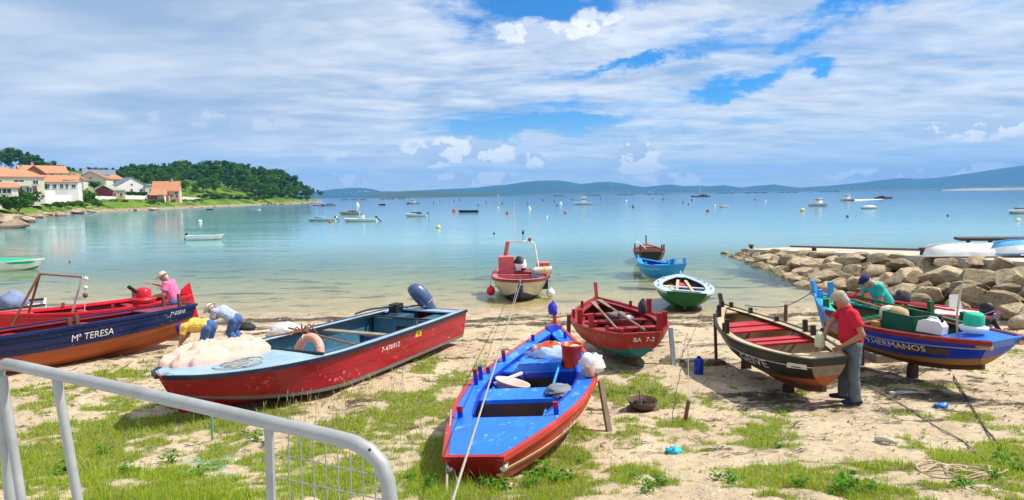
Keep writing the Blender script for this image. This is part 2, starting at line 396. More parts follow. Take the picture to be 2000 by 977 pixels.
# ---------------------------------------------------------------- sea
mt = bpy.data.materials.new('sea_water'); mt.use_nodes = True; t = NT(mt.node_tree); t.n.clear()
v = t.new('ShaderNodeTexCoord').outputs['Object']; x, y, z = t.sep(v)
yn = t.add(y, t.mul(t.sub(t.noise(v, .05, 3), .5), 14))
clear = t.ss(yn, 20, 62, 1.0, 0.0)
tint = t.ramp(t.ss(yn, 19, 60), [(0, (.95, .98, .86)), (.35, (.74, .95, .76)), (1, (.30, .72, .68))])
deep = t.ramp(t.m('DIVIDE', t.m('LOGARITHM', t.m('MAXIMUM', yn, 20.0), 10.0), 4.0), [(.33, (.42, .55, .36)), (.40, (.24, .46, .37)), (.47, (.14, .32, .33)), (.60, (.085, .19, .29)), (.85, (.07, .165, .29))])
tr = t.new('ShaderNodeBsdfTransparent'); t.put(tr.inputs[0], tint)
df = t.new('ShaderNodeBsdfDiffuse'); t.put(df.inputs[0], deep)
body = t.new('ShaderNodeMixShader'); t.put(body.inputs[0], clear); t.l.new(df.outputs[0], body.inputs[1]); t.l.new(tr.outputs[0], body.inputs[2])
w1 = t.noise(t.mapping(v, scale=(.35, 1.0, 1), rot=(0, 0, .12)), 1.6, 3, .55, .3); w2 = t.noise(t.mapping(v, scale=(.22, 1.0, 1), rot=(0, 0, -.1)), .35, 3, .5, .2)
patch = t.ss(t.noise(t.mapping(v, scale=(.5, 1.3, 1)), .035, 4, .55, .5), .40, .60)
calm = t.ss(y, 19, 40, .25, 1.0)
hgt = t.add(t.mul(t.mul(w1, .10), t.add(t.mul(patch, .8), .25)), t.mul(w2, .22))
bn = t.new('ShaderNodeBump'); t.put(bn.inputs['Strength'], t.mul(calm, .55)); bn.inputs['Distance'].default_value = .35; t.put(bn.inputs['Height'], hgt)
gl = t.new('ShaderNodeBsdfGlossy'); gl.inputs['Roughness'].default_value = .07; t.put(gl.inputs['Color'], (.92, .96, 1.0)); t.l.new(bn.outputs[0], gl.inputs['Normal'])
fr = t.new('ShaderNodeFresnel'); fr.inputs[0].default_value = 1.33; t.l.new(bn.outputs[0], fr.inputs['Normal'])
mx = t.new('ShaderNodeMixShader'); t.put(mx.inputs[0], t.m('MINIMUM', t.mul(fr.outputs[0], t.ss(y, 20, 55, .55, .92)), .62)); t.l.new(body.outputs[0], mx.inputs[1]); t.l.new(gl.outputs[0], mx.inputs[2])
o = t.new('ShaderNodeOutputMaterial'); t.l.new(mx.outputs[0], o.inputs[0])
m = MB(); m.add([(-6200, 16, 0), (12200, 16, 0), (12200, 9400, 0), (-6200, 9400, 0)], [(0, 1, 2, 3)])
tag(m.build('sea', mt), kind='structure')

# ---------------------------------------------------------------- promenade the camera stands on
m = MB(); m.box((0, -14.15, .9), (60, 34.6, 2.16)); o = m.build('promenade', M('paving_concrete', (.42, .40, .37), .9, .15, 3, .3)); tag(o, kind='structure')
m = MB(); m.box((0, 3.303, 1.02), (60, .3, 1.93)); tag(m.build('promenade_kerb', M('kerb_granite', (.38, .37, .35), .9, .2, 5, .3)), kind='structure')

# ---------------------------------------------------------------- far shores and hills
def hill(name, prof, D, depth, col, col2, seed, town=0.0, vbase=None):
    us = np.linspace(prof[0][0], prof[-1][0], 260); vs = np.interp(us, [p[0] for p in prof], [p[1] for p in prof])
    px = np.array([PD(u, v_, D)[:] for u, v_ in zip(us, vs)]); n = 16
    f = np.linspace(-1, 1, n); shp = np.cos(f * pi / 2) ** 1.3
    Xg = np.repeat(px[:, 0][None, :], n, 0) * (1 + f[:, None] * depth / D); Yg = D + f[:, None] * depth + 0 * Xg
    nz = fbm(Xg / 260, Yg / 260, seed, 4) - .5
    Zg = -3 + (np.maximum(px[:, 2], 2)[None, :] + 3) * shp[:, None] * (1 + .5 * nz * np.abs(f)[:, None]) + 5 * (fbm(px[:, 0] / 60, px[:, 0] * 0, seed + 9, 3) - .5)[None, :] * shp[:, None]
    k = bpy.data.materials.get(name) or M(name, col, .95, .25, .012, 0, wear=None, dirt=col2, damt=.7)
    tag(put(name.split('__')[0], grid_mesh(name, Xg, Yg, Zg, k)), kind='structure')
FAR = [(560, 381), (620, 374), (650, 370), (690, 367), (720, 368), (745, 374), (790, 374), (840, 371), (880, 369), (930, 367), (965, 363), (985, 362), (1010, 358), (1045, 353.5), (1090, 352.5), (1110, 355), (1135, 360), (1165, 356), (1190, 355), (1220, 359), (1255, 366), (1285, 362.5), (1310, 360.5), (1335, 364), (1365, 363), (1385, 364), (1412, 362), (1450, 366.5), (1480, 363), (1512, 360.5), (1560, 367), (1620, 363), (1680, 357), (1740, 350), (1765, 348), (1800, 350), (1850, 345), (1900, 338), (1950, 330), (2000, 323), (2080, 316), (2200, 322), (2400, 350)]
hill('far_mountains', FAR, 7200, 1500, (.018, .05, .04), (.04, .06, .045), 3)
hill('wooded_point', [(690, 386), (735, 379), (770, 374.5), (800, 372.5), (830, 372.5), (860, 375), (900, 377.5), (940, 376.5), (965, 376.5), (985, 380), (1010, 384)], 3200, 300, (.035, .07, .03), (.06, .08, .04), 7)
hill('low_far_shore', [(1000, 381), (1060, 378), (1180, 376.5), (1300, 375.5), (1420, 374.5), (1560, 373), (1700, 370), (1850, 367), (1950, 364), (2100, 360), (2300, 362)], 5200, 300, (.06, .09, .05), (.16, .15, .10), 13)
hill('sand_spit', [(1840, 371.5), (1880, 369), (1940, 367.5), (2000, 366.5), (2100, 366), (2300, 366)], 2600, 120, (.34, .29, .2), (.12, .14, .06), 17)
def town(name, spots, D, label, n):
    m = MB(); mats = [M('far_white_wall', (.72, .68, .62), .9, .1, .05), M('far_tile_roof', (.45, .2, .12), .9, .1, .05)]
    for (u, v, ru, rv) in spots:
        for k in range(n):
            p = PD(u + random.gauss(0, ru), v + random.gauss(0, rv), D * random.uniform(.97, 1.0)); s_ = D / 1200 * random.uniform(.7, 1.5)
            m.cur = 0; m.box(p, (s_ * 1.5, s_, s_ * .8)); m.cur = 1; m.box((p.x, p.y, p.z + s_ * .5), (s_ * 1.6, s_ * 1.1, s_ * .25))
    o = m.build(name, mats); tag(o, label, 'town', kind='stuff')
town('far_town', [(690, 378, 16, 2), (710, 374, 6, 1), (765, 380, 16, 1)], 5600, 'scattered pale houses on the hazy shore beyond the headland tip', 12)
town('far_town', [(1130, 373, 60, 2), (1230, 373, 30, 2), (1330, 372, 60, 2), (1820, 362, 50, 2.5), (1940, 357, 40, 3), (1700, 367, 60, 1)], 5000, 'scattered pale houses along the foot of the blue mountains', 22)

# ---------------------------------------------------------------- the headland on the left
SH = [P(*p) for p in ((-260, 520), (-60, 466), (0, 440), (60, 427), (140, 418), (220, 413), (330, 409), (420, 404), (500, 401), (560, 399), (600, 397.2), (622, 395.6))]
SHX = np.array([p.x for p in SH]); SHY = np.array([p.y for p in SH])
def shore_x(y): return np.interp(y, SHY, SHX)
TIPY = SH[-1].y
def terr(x, y):
    x = np.asarray(x, float); y = np.asarray(y, float)
    jag = 5 * (fbm(y / 14, x * 0 + 2, 61, 4) - .5) * np.clip(y / 200, .3, 1)
    # inland distance: measured across the shore, shorter where the shore runs obliquely
    slope = np.interp(y, [0, 100, 180, 230, 600], [.55, .6, .85, 1, 1])
    t_ = (shore_x(y) - x) * slope + jag
    t_ = np.minimum(t_, (TIPY + 14 - y) * .8 + 6 * (vnoise(x / 9, y / 9, 67) - .5))
    h = np.interp(t_, [-40, -3, 0, 2.5, 6, 12, 20, 30, 45, 60, 90, 150, 300, 600], [-5, -.8, 0, 1.0, 2.6, 3.5, 4.1, 5.2, 7.6, 9.6, 12, 16, 25, 34])
    fwd = np.clip((y - 300) / 120, 0, 1)                            # the wooded ridge stands higher
    h = h + fwd * np.interp(t_, [0, 20, 60, 130, 400], [0, .6, 5, 12, 14])
    return h + np.clip(t_ / 10, 0, 1) * 1.2 * (fbm(x / 18, y / 18, 71, 4) - .5) + np.clip(t_, 0, 3) / 3 * .5 * (fbm(x / 3, y / 3, 73, 3) - .5)
X, Y = np.meshgrid(np.concatenate([np.linspace(-900, -320, 40), np.linspace(-312, -50, 175)]), np.concatenate([np.linspace(40, 330, 150), np.linspace(333, 640, 120)]))
mt = bpy.data.materials.new('headland_ground'); mt.use_nodes = True; t = NT(mt.node_tree); t.n.clear()
v = t.new('ShaderNodeTexCoord').outputs['Object']; z = t.sep(v)[2]
n1 = t.noise(v, .09, 6, .62); n2 = t.noise(v, .8, 5, .65)
c = t.ramp(n1, [(.35, (.055, .12, .012)), (.5, (.13, .23, .02)), (.65, (.22, .27, .04))]); c = t.mix(t.ss(n2, .5, .75), c, (.04, .08, .012))
c = t.mix(t.ss(t.add(z, t.mul(t.sub(n2, .5), 1.6)), 1.25, .5), c, t.ramp(n2, [(.3, (.26, .18, .11)), (.7, (.5, .39, .27))]))
b = t.new('ShaderNodeBsdfPrincipled'); t.put(b.inputs['Base Color'], c); b.inputs['Roughness'].default_value = .95; b.inputs['Specular IOR Level'].default_value = .1
bn = t.new('ShaderNodeBump'); bn.inputs['Strength'].default_value = .8; bn.inputs['Distance'].default_value = .8; t.put(bn.inputs['Height'], t.add(n2, t.noise(v, 3, 4))); t.l.new(bn.outputs[0], b.inputs['Normal'])
o = t.new('ShaderNodeOutputMaterial'); t.l.new(b.outputs[0], o.inputs[0])
tag(put('headland', grid_mesh('headland', X, Y, terr(X, Y), mt)), kind='structure')

SHU = [-260, -60, 0, 60, 140, 220, 330, 420, 500, 560, 600, 622]
def DH(u, D):
    "distance of something in the village, measured from the shore seen below it"
    return float(np.interp(u, SHU, SHY)) + 36 + (D - float(np.interp(u, [74, 148, 236, 286, 356, 392], [158, 176, 196, 202, 236, 282]))) * 1.15
# rocks
def rock_mesh(name, seed, mat, sub=3, cuts=11, rough=.06, flat=.75):
    rg = np.random.default_rng(seed); bm = bmesh.new(); bmesh.ops.create_icosphere(bm, subdivisions=sub, radius=1)
    nrm = rg.normal(size=(cuts, 3)); nrm /= np.linalg.norm(nrm, axis=1)[:, None]; dd = rg.uniform(.48, .82, cuts)
    for v_ in bm.verts:
        d = np.array(v_.co); dots = nrm @ d; r = 1.0
        k = dots > .05; r = min(1.0, float(np.min(dd[k] / dots[k]))) if k.any() else 1
        p = d * r; p = p * (1 + rough * (float(fbm(p[0] * 2.3 + seed, p[1] * 2.3 + p[2] * 1.7, seed, 4)) - .5) * 2)
        v_.co = (p[0], p[1], p[2] * flat)
    me = bpy.data.meshes.new(name); bm.to_mesh(me); bm.free(); me.materials.append(mat); me.polygons.foreach_set('use_smooth', [True] * len(me.polygons)); 
    try: me.set_sharp_from_angle(angle=radians(20))
    except Exception: pass
    return me
def rock_material(name, a, b_, dark, moss, tide=None):
    mt = bpy.data.materials.new(name); mt.use_nodes = True; t = NT(mt.node_tree); t.n.clear()
    v = t.new('ShaderNodeTexCoord').outputs['Object']; oi = t.new('ShaderNodeObjectInfo')
    v2 = t.new('ShaderNodeVectorMath', operation='ADD'); t.l.new(v, v2.inputs[0]); t.put(v2.inputs[1], t.vec(t.mul(oi.outputs['Random'], 40), 0.0, 0.0)); v = v2.outputs[0]
    n1 = t.noise(v, 1.6, 6, .62, .3); n2 = t.noise(v, 9, 6, .7); n3 = t.noise(t.mapping(v, scale=(1, 1, 3.5)), 2.2, 6, .7, .8)
    c = t.ramp(n1, [(.32, a), (.68, b_)]); c = t.mix(t.mul(t.ss(n3, .50, .66), .75), c, dark); c = t.mix(t.ss(n2, .56, .72), c, tuple(min(1, k * 1.25) for k in b_)); c = t.mix(t.mul(t.ss(n2, .46, .34), .6), c, dark)
    c = t.mix(t.mul(t.ss(n1, .56, .66), .45), c, moss)
    c = t.mix(1.0, c, t.ramp(oi.outputs['Random'], [(0, (.72, .70, .66)), (.5, (1, .97, .93)), (1, (1.12, 1.1, 1.05))]), 'MULTIPLY')
    if tide:
        gp = t.new('ShaderNodeNewGeometry'); pz = t.sep(gp.outputs['Position'])[2]
        c = t.mix(t.mul(t.ss(t.add(pz, t.mul(n1, .5)), tide, tide - .35), .85), c, (.085, .062, .035))
    b = t.new('ShaderNodeBsdfPrincipled'); t.put(b.inputs['Base Color'], c); b.inputs['Roughness'].default_value = .9; b.inputs['Specular IOR Level'].default_value = .2
    bn = t.new('ShaderNodeBump'); bn.inputs['Strength'].default_value = .7; bn.inputs['Distance'].default_value = .06; t.put(bn.inputs['Height'], t.add(n2, t.mul(n3, 1.5))); t.l.new(bn.outputs[0], b.inputs['Normal'])
    o = t.new('ShaderNodeOutputMaterial'); t.l.new(b.outputs[0], o.inputs[0]); return mt
SHORE_ROCK = rock_material('shore_rock', (.30, .22, .15), (.55, .44, .33), (.12, .085, .06), (.3, .22, .12), .9)
shore_rocks = [rock_mesh('rock', 100 + k, SHORE_ROCK, 2, 9, .1, .65) for k in range(7)]
rs = thing('rocky_shore', 'low brown and pink rocks along the foot of the left headland', 'rocks', (-140, 220, 0))
def rock_at(x, y, s_, z=None, parent=rs):
    z = float(terr(x, y)) if z is None else z; L = parent.location
    put('rock', random.choice(shore_rocks), parent, (x - L.x, y - L.y, z - L.z), (random.uniform(-.2, .2), random.uniform(-.2, .2), random.uniform(0, 6.3)), (s_ * random.uniform(.8, 1.5), s_ * random.uniform(.8, 1.3), s_ * random.uniform(.6, .9)))
for k in range(150):
    y = random.choice([random.uniform(95, 230), random.uniform(150, 420), random.uniform(380, 560)]); inl = abs(random.gauss(0, 2.6))
    rock_at(float(shore_x(y)) - inl / .8 + 1.0, y, random.uniform(.5, 1.5) * (1.25 if random.random() < .2 else .8))
for (u, v, s_) in ((8, 432, 3.0), (26, 438, 2.6), (55, 428, 2.0), (88, 418, 1.6), (72, 421, 1.3), (118, 418, 1.9), (150, 414, 2.2), (178, 412, 1.5), (300, 408, 2.2), (430, 397, 3.0), (455, 395, 3.0), (480, 394, 2.6), (610, 391, 4.0), (622, 392, 3.4), (598, 392, 3.0)):
    p = P(u, v, .6); rock_at(p.x, p.y, s_, .35)

# ---------------------------------------------------------------- trees and shrubs
LEAF = tint_mat('leaf', .75, .15, .25)
def crown_mesh(name, seed, lobes, n, leaf, cols, squash=1.0):
    "many small leaf faces through the volume of several lobes"
    rg = np.random.default_rng(seed); per = n // len(lobes); Vs = []; Cs = []
    for (c, r) in lobes:
        d = rg.normal(size=(per, 3)); d /= np.linalg.norm(d, axis=1)[:, None]; rad = rg.uniform(.35, 1.0, per) ** .5 * (1 + .35 * (vnoise(d[:, 0] * 3 + seed, d[:, 1] * 3 + d[:, 2] * 2, seed) - .5))
        p = np.array(c) + d * rad[:, None] * np.array(r)
        nn = d + rg.normal(size=(per, 3)) * .7; nn /= np.linalg.norm(nn, axis=1)[:, None]
        a = np.cross(nn, rg.normal(size=(per, 3))); a /= np.linalg.norm(a, axis=1)[:, None]; b = np.cross(nn, a)
        s_ = leaf * rg.uniform(.6, 1.4, per)[:, None]
        q = np.stack([p - a * s_, p - b * s_ * .6, p + a * s_, p + b * s_ * .6], 1); Vs.append(q.reshape(-1, 3))
        base = np.array(cols)[rg.integers(0, len(cols), 1)[0]]; cc = np.clip(base[None, :] * rg.uniform(.65, 1.4, (per, 1)) + rg.normal(size=(per, 3)) * .004, .003, 1); Cs.append(np.repeat(cc, 4, 0))
    V = np.concatenate(Vs); C = np.concatenate(Cs); F = np.arange(len(V)).reshape(-1, 4)
    return tri_mesh(name, V, F, LEAF, C)
BARK = M('bark', (.16, .11, .075), .9, .3, 4, .4)
GREENS = [(.04, .12, .014), (.075, .18, .02), (.055, .14, .02), (.10, .20, .022)]
PINES = [(.028, .08, .018), (.042, .11, .02), (.03, .09, .022)]
def tree_meshes(seed, kind):
    rg = random.Random(seed); lobes = []
    if kind == 'pine':
        for k in range(9):
            z = rg.uniform(6.5, 11.5); r = (12.6 - z) * .42 + .6; a = rg.uniform(0, 6.3); lobes.append(((cos(a) * r * .6, sin(a) * r * .6, z), (r * .75, r * .75, .9)))
        lobes.append(((0, 0, 11.8), (1.3, 1.3, 1.1))); cols = PINES; h = 11.5; leaf = .42; n = 900
    else:
        for k in range(11):
            z = rg.uniform(3.5, 9.5); r = 2.9 * sqrt(max(.1, 1 - ((z - 6.3) / 4.6) ** 2)); a = rg.uniform(0, 6.3); q_ = rg.uniform(.7, 1.1) * r; lobes.append(((cos(a) * q_, sin(a) * q_, z), (rg.uniform(1.2, 2), rg.uniform(1.2, 2), rg.uniform(1, 1.7))))
        lobes.append(((0, 0, 8), (2.2, 2.2, 2.3))); cols = GREENS; h = 8; leaf = .40; n = 1100
    cr = crown_mesh('crown', seed, lobes, n, leaf, cols)
    m = MB(); m.tube([(0, 0, -1.2), (.1, 0, h * .4), (-.05, .1, h * .75), (0, 0, h)], [.26, .2, .13, .05], 7)
    for k in range(6):
        z = h * rg.uniform(.45, .85); a = rg.uniform(0, 6.3); m.tube([(0, 0, z), (cos(a) * 1.2, sin(a) * 1.2, z + .7), (cos(a) * 2.1, sin(a) * 2.1, z + 1.1)], [.09, .06, .03], 5)
    return cr, m.fix('trunk', BARK)
TV = [tree_meshes(200 + k, 'pine') for k in range(4)] + [tree_meshes(300 + k, 'broad') for k in range(6)]
def tree(x, y, s_, k, label, group, z=None, name='tree'):
    z = float(terr(x, y)) if z is None else z
    tr_ = thing(name, label, 'tree', (x, y, z), random.uniform(0, 6.3), group); cr, tk = TV[k]; sx = s_ * random.uniform(.85, 1.2)
    tr_.scale = (sx, sx, s_); put('crown', cr, tr_); put('trunk', tk, tr_)
# the wood on the point: its top edge follows the photograph's skyline
SKY_V = [(250, 326), (300, 322), (335, 319), (350, 311), (365, 318), (380, 317), (395, 315), (420, 315), (450, 317), (480, 321), (510, 326), (540, 332), (565, 342), (580, 350), (592, 360), (600, 368)]
wood = 'broad dark green trees of the wood on the headland point'
def wood_tree(u, D, v_top, hmax=13):
    p = PD(u, v_top, D); g = float(terr(p.x, p.y)); s_ = (p.z - g) / 10.6
    if s_ < .35: return
    if s_ > 1.5: g = p.z - 1.5 * 10.6; s_ = 1.5
    pine = random.random() < .25; k = random.randrange(4) if pine else random.randrange(4, 10)
    if pine: s_ *= .84
    if pine: tree(p.x, p.y, s_, k, 'tall thin crowned dark pine standing in the wood on the headland point', 'pines in the headland wood', g, 'pine_tree')
    else: tree(p.x, p.y, s_, k, 'broad leafy green tree standing in the wood on the headland point', wood, g)
for row, (drop, n, D0) in enumerate(((0, 52, 520), (7, 46, 490), (15, 46, 462), (24, 44, 440), (34, 40, 420))):
    for k in range(n):
        u = 232 + (604 - 232 - row * 6) * (k + random.uniform(.1, .9)) / n
        v_ = np.interp(u, [q_[0] for q_ in SKY_V], [q_[1] for q_ in SKY_V]) + drop + random.uniform(-3, 4)
        if row and v_ > 366: continue
        if u < 300 and row > 1: continue
        wood_tree(u, D0 + random.uniform(-14, 14) + max(0, u - 480) * .25, v_)
for k in range(58):
    u = random.uniform(228, 430); D = np.interp(u, [228, 300, 430], [350, 375, 400]) + random.uniform(-25, 40); p = PD(u, 380, D); g = float(terr(p.x, p.y)); v_ = 382 - (g - 3.85) / D * 1200
    if terr(p.x, p.y) < 6.5: continue
    tree(p.x, p.y, random.uniform(.55, .85), random.randrange(4, 10), 'broad leafy green tree standing in the wood on the headland point', wood)
for (u, v_, s_, D) in ((612, 367, .8, 560), (622, 370, .75, 570), (604, 366, .8, 550), (629, 374, .5, 575)):
    p = PD(u, v_, D); tree(p.x, p.y, s_ * .9, 5, 'small bushy tree on the very tip of the headland', 'trees on the headland tip', p.z - 9.6 * s_)
LEFT_V = [(-40, 288), (0, 290), (30, 291), (60, 300), (90, 312), (110, 320), (140, 326), (175, 330), (210, 327), (250, 326)]
for row, (drop, n, D0) in enumerate(((0, 26, 430), (7, 22, 410), (14, 14, 395))):
    for k in range(n):
        u = -30 + (250 + 30) * (k + random.random()) / n
        if row and u > 110: continue
        v_ = np.interp(u, [q_[0] for q_ in LEFT_V], [q_[1] for q_ in LEFT_V]) + drop + random.uniform(-3, 3)
        p = PD(u, v_, D0); pine = random.random() < .6; s_ = random.uniform(.85, 1.1)
        tree(p.x, p.y, s_ * (.85 if pine else 1), random.randrange(4) if pine else random.randrange(4, 10), 'dark tree on the wooded ridge behind the tiled houses', 'trees on the ridge behind the houses', p.z - 10.4 * s_, 'pine_tree' if pine else 'tree')
# shrubs of the bank
def shrub_mesh(seed, cols, n=420, leaf=.16):
    rg = random.Random(seed); lobes = [((rg.uniform(-.7, .7), rg.uniform(-.6, .6), rg.uniform(.35, .85)), (rg.uniform(.45, .75), rg.uniform(.45, .7), rg.uniform(.35, .55))) for k in range(6)]
    return crown_mesh('foliage', seed, lobes, n, leaf, cols)
SHRUBS = [shrub_mesh(400 + k, [(.06, .14, .012), (.10, .19, .02), (.04, .10, .012)]) for k in range(4)]
SHD = [shrub_mesh(420 + k, [(.03, .085, .012), (.045, .115, .015)], 700, .13) for k in range(3)]
TWIG = M('twig', (.13, .1, .06), .9)
m = MB()
for k in range(5): a = k * 1.3; m.tube([(0, 0, -.3), (cos(a) * .3, sin(a) * .3, .5), (cos(a) * .5, sin(a) * .5, .9)], [.05, .035, .015], 5)
STEMS = m.fix('stem', TWIG)
def shrub(u, v, wpx, hpx, label, D=None, group=None, dark=False, zbase=None):
    D = DH(u, D) if u < 300 else D; p = PD(u, v, D); z = float(terr(p.x, p.y)) if zbase is None else zbase
    sh = thing('shrub', label, 'shrub', (p.x, p.y, p.z - .1), random.uniform(0, 6.3), group); k = D / 1200
    sh.scale = (wpx * k / 2.4, wpx * k / 2.4, hpx * k / 1.3); put('foliage', random.choice(SHD if dark else SHRUBS), sh); put('stem', STEMS, sh)
shrub(18, 404, 62, 26, 'large dark green bush at the left edge below the cream house', 128, dark=True)
shrub(54, 398, 48, 30, 'rounded green bush overhanging the bank left of the white wall', 132, dark=True)
shrub(35, 408, 52, 20, 'dark green bush low on the bank above the big boulder', 124, dark=True)
shrub(164, 407, 46, 36, 'tall rounded bright green bush standing before the white wall', 178, dark=False)
shrub(150, 408, 34, 18, 'low green bush left of the tall rounded one', 176)
shrub(180, 407, 34, 20, 'low green bush right of the tall rounded one', 180)
shrub(124, 378, 34, 10, 'clipped dark brown green hedge bush on the white wall top', 186, dark=True)
shrub(86, 370, 14, 14, 'small dark garden bush beside the cream house', 168, dark=True)
shrub(184, 366, 22, 14, 'green garden bush beside the red shed', 205, dark=True)
shrub(219, 362, 20, 9, 'small green bush behind the red shed roof', 225, dark=True)
for u in (252, 266, 280): shrub(u, 382, 20, 9, 'clipped dark hedge under the white gabled house', 205, 'hedge under the white gabled house', True)
for k in range(78):
    u = random.uniform(86, 400); D = np.interp(u, [80, 148, 236, 300, 301, 400], [140, 158, 178, 184, 262, 330]) + random.uniform(-8, 10)
    shrub(u, np.interp(u, [80, 200, 400], [406, 403, 399.5]) + random.uniform(-5, 1.5), random.uniform(11, 22), random.uniform(5, 10), 'low yellow green bush on the grassy bank below the garden walls', D, 'bushes on the bank below the walls')
for k in range(70):
    u = random.uniform(375, 600); D = np.interp(u, [375, 500, 600], [322, 385, 490]) + random.uniform(0, 22)
    shrub(u, np.interp(u, [375, 500, 600], [396, 393, 390.5]) - random.uniform(0, 12) * np.interp(u, [375, 560, 600], [1, .8, .3]), random.uniform(9, 20), random.uniform(4, 8), 'low green bush on the open slope below the wood', D, 'bushes on the slope below the wood', random.random() < .3)
for (u, v) in ((505, 379), (530, 380), (545, 379), (415, 384), (398, 394)):
    shrub(u, v + 3, 22, 11, 'rounded bush at the foot of the headland wood', 395, 'bushes at the foot of the wood', True)

# ---------------------------------------------------------------- houses
TILE = M('orange_roof_tile', (.50, .22, .115), .85, .2, 1.2, .5, stretch=(3, .6, 1)); BTILE = M('brown_roof_tile', (.30, .14, .085), .85, .2, 1.2, .5); SLATE = M('grey_slate', (.16, .2, .27), .7, .2, 2, .3); MOSS = M('grey_green_sheet', (.30, .33, .27), .8, .15, 2)
CREAM = M('cream_render', (.66, .60, .48), .9, .08, .6); WHITE = M('white_render', (.78, .76, .72), .9, .06, .6); SAGE = M('pale_green_render', (.58, .58, .42), .9, .08, .6); REDW = M('red_plank_wall', (.26, .05, .04), .9, .15, 2); OCHRE = M('ochre_render', (.62, .44, .26), .9, .1, .6); BRICK = M('brown_brick', (.3, .16, .1), .9, .2, 2)
PANE = M('dark_pane', (.03, .04, .055), .15, .1, 1); FRAME = M('white_window_frame', (.7, .7, .68), .6, .05, 2); SHUT = M('brown_shutter', (.16, .09, .06), .8, .15, 3); DOOR = M('dark_door', (.12, .07, .05), .7, .15, 3); CHIM = M('chimney_render', (.55, .42, .32), .9, .1, 2)
def house(label, u, vb, wpx, hpx, rpx, D, wall, roof, style='gable', depth=8.0, yaw=0.0, wins=(), door=None, balcony=False, chimney=None, found=3.2):
    D = DH(u, D); k = D / 1200; w_ = wpx * k; h = hpx * k; r = rpx * k; p = PD(u, vb, D); face = atan2(p.x, p.y)
    ho = thing('house', label, 'house', (p.x, p.y, p.z), (0, 0, -face + yaw))
    y0, y1 = 0, depth; ov = .35
    m = MB()
    if style == 'gable_front':
        m.prism([(-w_ / 2, -found), (w_ / 2, -found), (w_ / 2, h), (0, h + r), (-w_ / 2, h)], y0, y1)
    elif style == 'gable':
        vs = [(-w_ / 2, y0, -found), (w_ / 2, y0, -found), (w_ / 2, y1, -found), (-w_ / 2, y1, -found), (-w_ / 2, y0, h), (w_ / 2, y0, h), (w_ / 2, y1, h), (-w_ / 2, y1, h), (-w_ / 2, (y0 + y1) / 2, h + r), (w_ / 2, (y0 + y1) / 2, h + r)]
        m.add(vs, [(3, 2, 1, 0), (0, 1, 5, 4), (2, 3, 7, 6), (1, 2, 6, 9, 5), (3, 0, 4, 8, 7), (4, 5, 9, 8), (6, 7, 8, 9)])
    else: m.box((0, (y0 + y1) / 2, (h - found) / 2), (w_, y1 - y0, h + found))
    m.build('wall', wall, ho)
    m = MB(); th = .22
    if style == 'gable_front':
        for sx in (-1, 1):
            sl = r / (w_ / 2); a = (sx * (w_ / 2 + ov), h - sl * ov + .02); b = (0, h + r + .02)
            m.prism([a, b, (b[0], b[1] + th), (a[0], a[1] + th)], y0 - ov, y1 + ov)
    elif style == 'gable':
        ym = (y0 + y1) / 2; sl = r / (depth / 2); x0, x1 = -w_ / 2 - ov, w_ / 2 + ov
        for sy, ye in ((-1, y0 - ov), (1, y1 + ov)):
            ze = h - sl * ov + .02; zt = h + r + .02
            m.add([(x0, ye, ze), (x1, ye, ze), (x1, ym, zt), (x0, ym, zt), (x0, ye, ze + th), (x1, ye, ze + th), (x1, ym, zt + th), (x0, ym, zt + th)], [(3, 2, 1, 0), (4, 5, 6, 7), (0, 1, 5, 4), (1, 2, 6, 5), (2, 3, 7, 6), (3, 0, 4, 7)])
    else:
        x0, x1 = -w_ / 2 - ov, w_ / 2 + ov; q0, q1 = y0 - ov, y1 + ov; ym = (y0 + y1) / 2; rx = max(.4, w_ / 2 - depth / 2.4)
        m.add([(x0, q0, h), (x1, q0, h), (x1, q1, h), (x0, q1, h), (x0, q0, h + th), (x1, q0, h + th), (x1, q1, h + th), (x0, q1, h + th), (-rx, ym, h + r + th), (rx, ym, h + r + th)], [(3, 2, 1, 0), (0, 1, 5, 4), (1, 2, 6, 5), (2, 3, 7, 6), (3, 0, 4, 7), (4, 5, 9, 8), (5, 6, 9), (6, 7, 8, 9), (7, 4, 8)])
    rf = m.build('roof', roof, ho)
    if chimney is not None:
        m = MB(); m.box((chimney * w_, depth * .5, h + r + .2), (.7, .7, 1.8)); m.box((chimney * w_, depth * .5, h + r + 1.2), (.9, .9, .15)); m.build('chimney', CHIM, rf)
    for (fx, fz, ww, wh) in wins:
        x = fx * w_; z = fz * h; m = MB()
        for (cx, cz, sx_, sz_) in ((0, wh / 2, ww + .16, .1), (0, -wh / 2, ww + .26, .1), (-ww / 2, 0, .1, wh), (ww / 2, 0, .1, wh), (0, 0, .06, wh)): m.box((x + cx, y0 - .03, z + cz), (sx_, .14 if cz >= 0 else .22, sz_))
        wn = m.build('window', FRAME, ho); m = MB(); m.box((x, y0 - .012, z), (ww - .02, .05, wh - .02)); m.build('pane', PANE, wn)
    if door is not None:
        m = MB(); m.box((door * w_, y0 - .03, 1.05), (1.1, .12, 2.1)); m.build('door', DOOR, ho)
    if balcony:
        fx, fz, bw = balcony; m = MB(); x = fx * w_; z = fz * h
        m.box((x, y0 - .6, z - .1), (bw, 1.2, .18)); m.box((x, y0 - 1.16, z + .45), (bw, .08, .9)); m.box((x - bw / 2 + .05, y0 - .6, z + .45), (.08, 1.08, .9)); m.box((x + bw / 2 - .05, y0 - .6, z + .45), (.08, 1.08, .9)); m.build('balcony', wall, ho)
    return ho
house('orange roof showing at the far left behind the cream house', 8, 345, 46, 9, 9, 222, OCHRE, TILE, 'hip', 9)
house('brown gabled house with orange side roof behind the cream house', 88, 354, 74, 16, 14, 205, CREAM, TILE, 'gable', 9, .15, [(-.1, .7, 1.2, 1.2), (.15, .7, 1.2, 1.2), (.36, .7, 1.0, 1.2)], chimney=-.2)
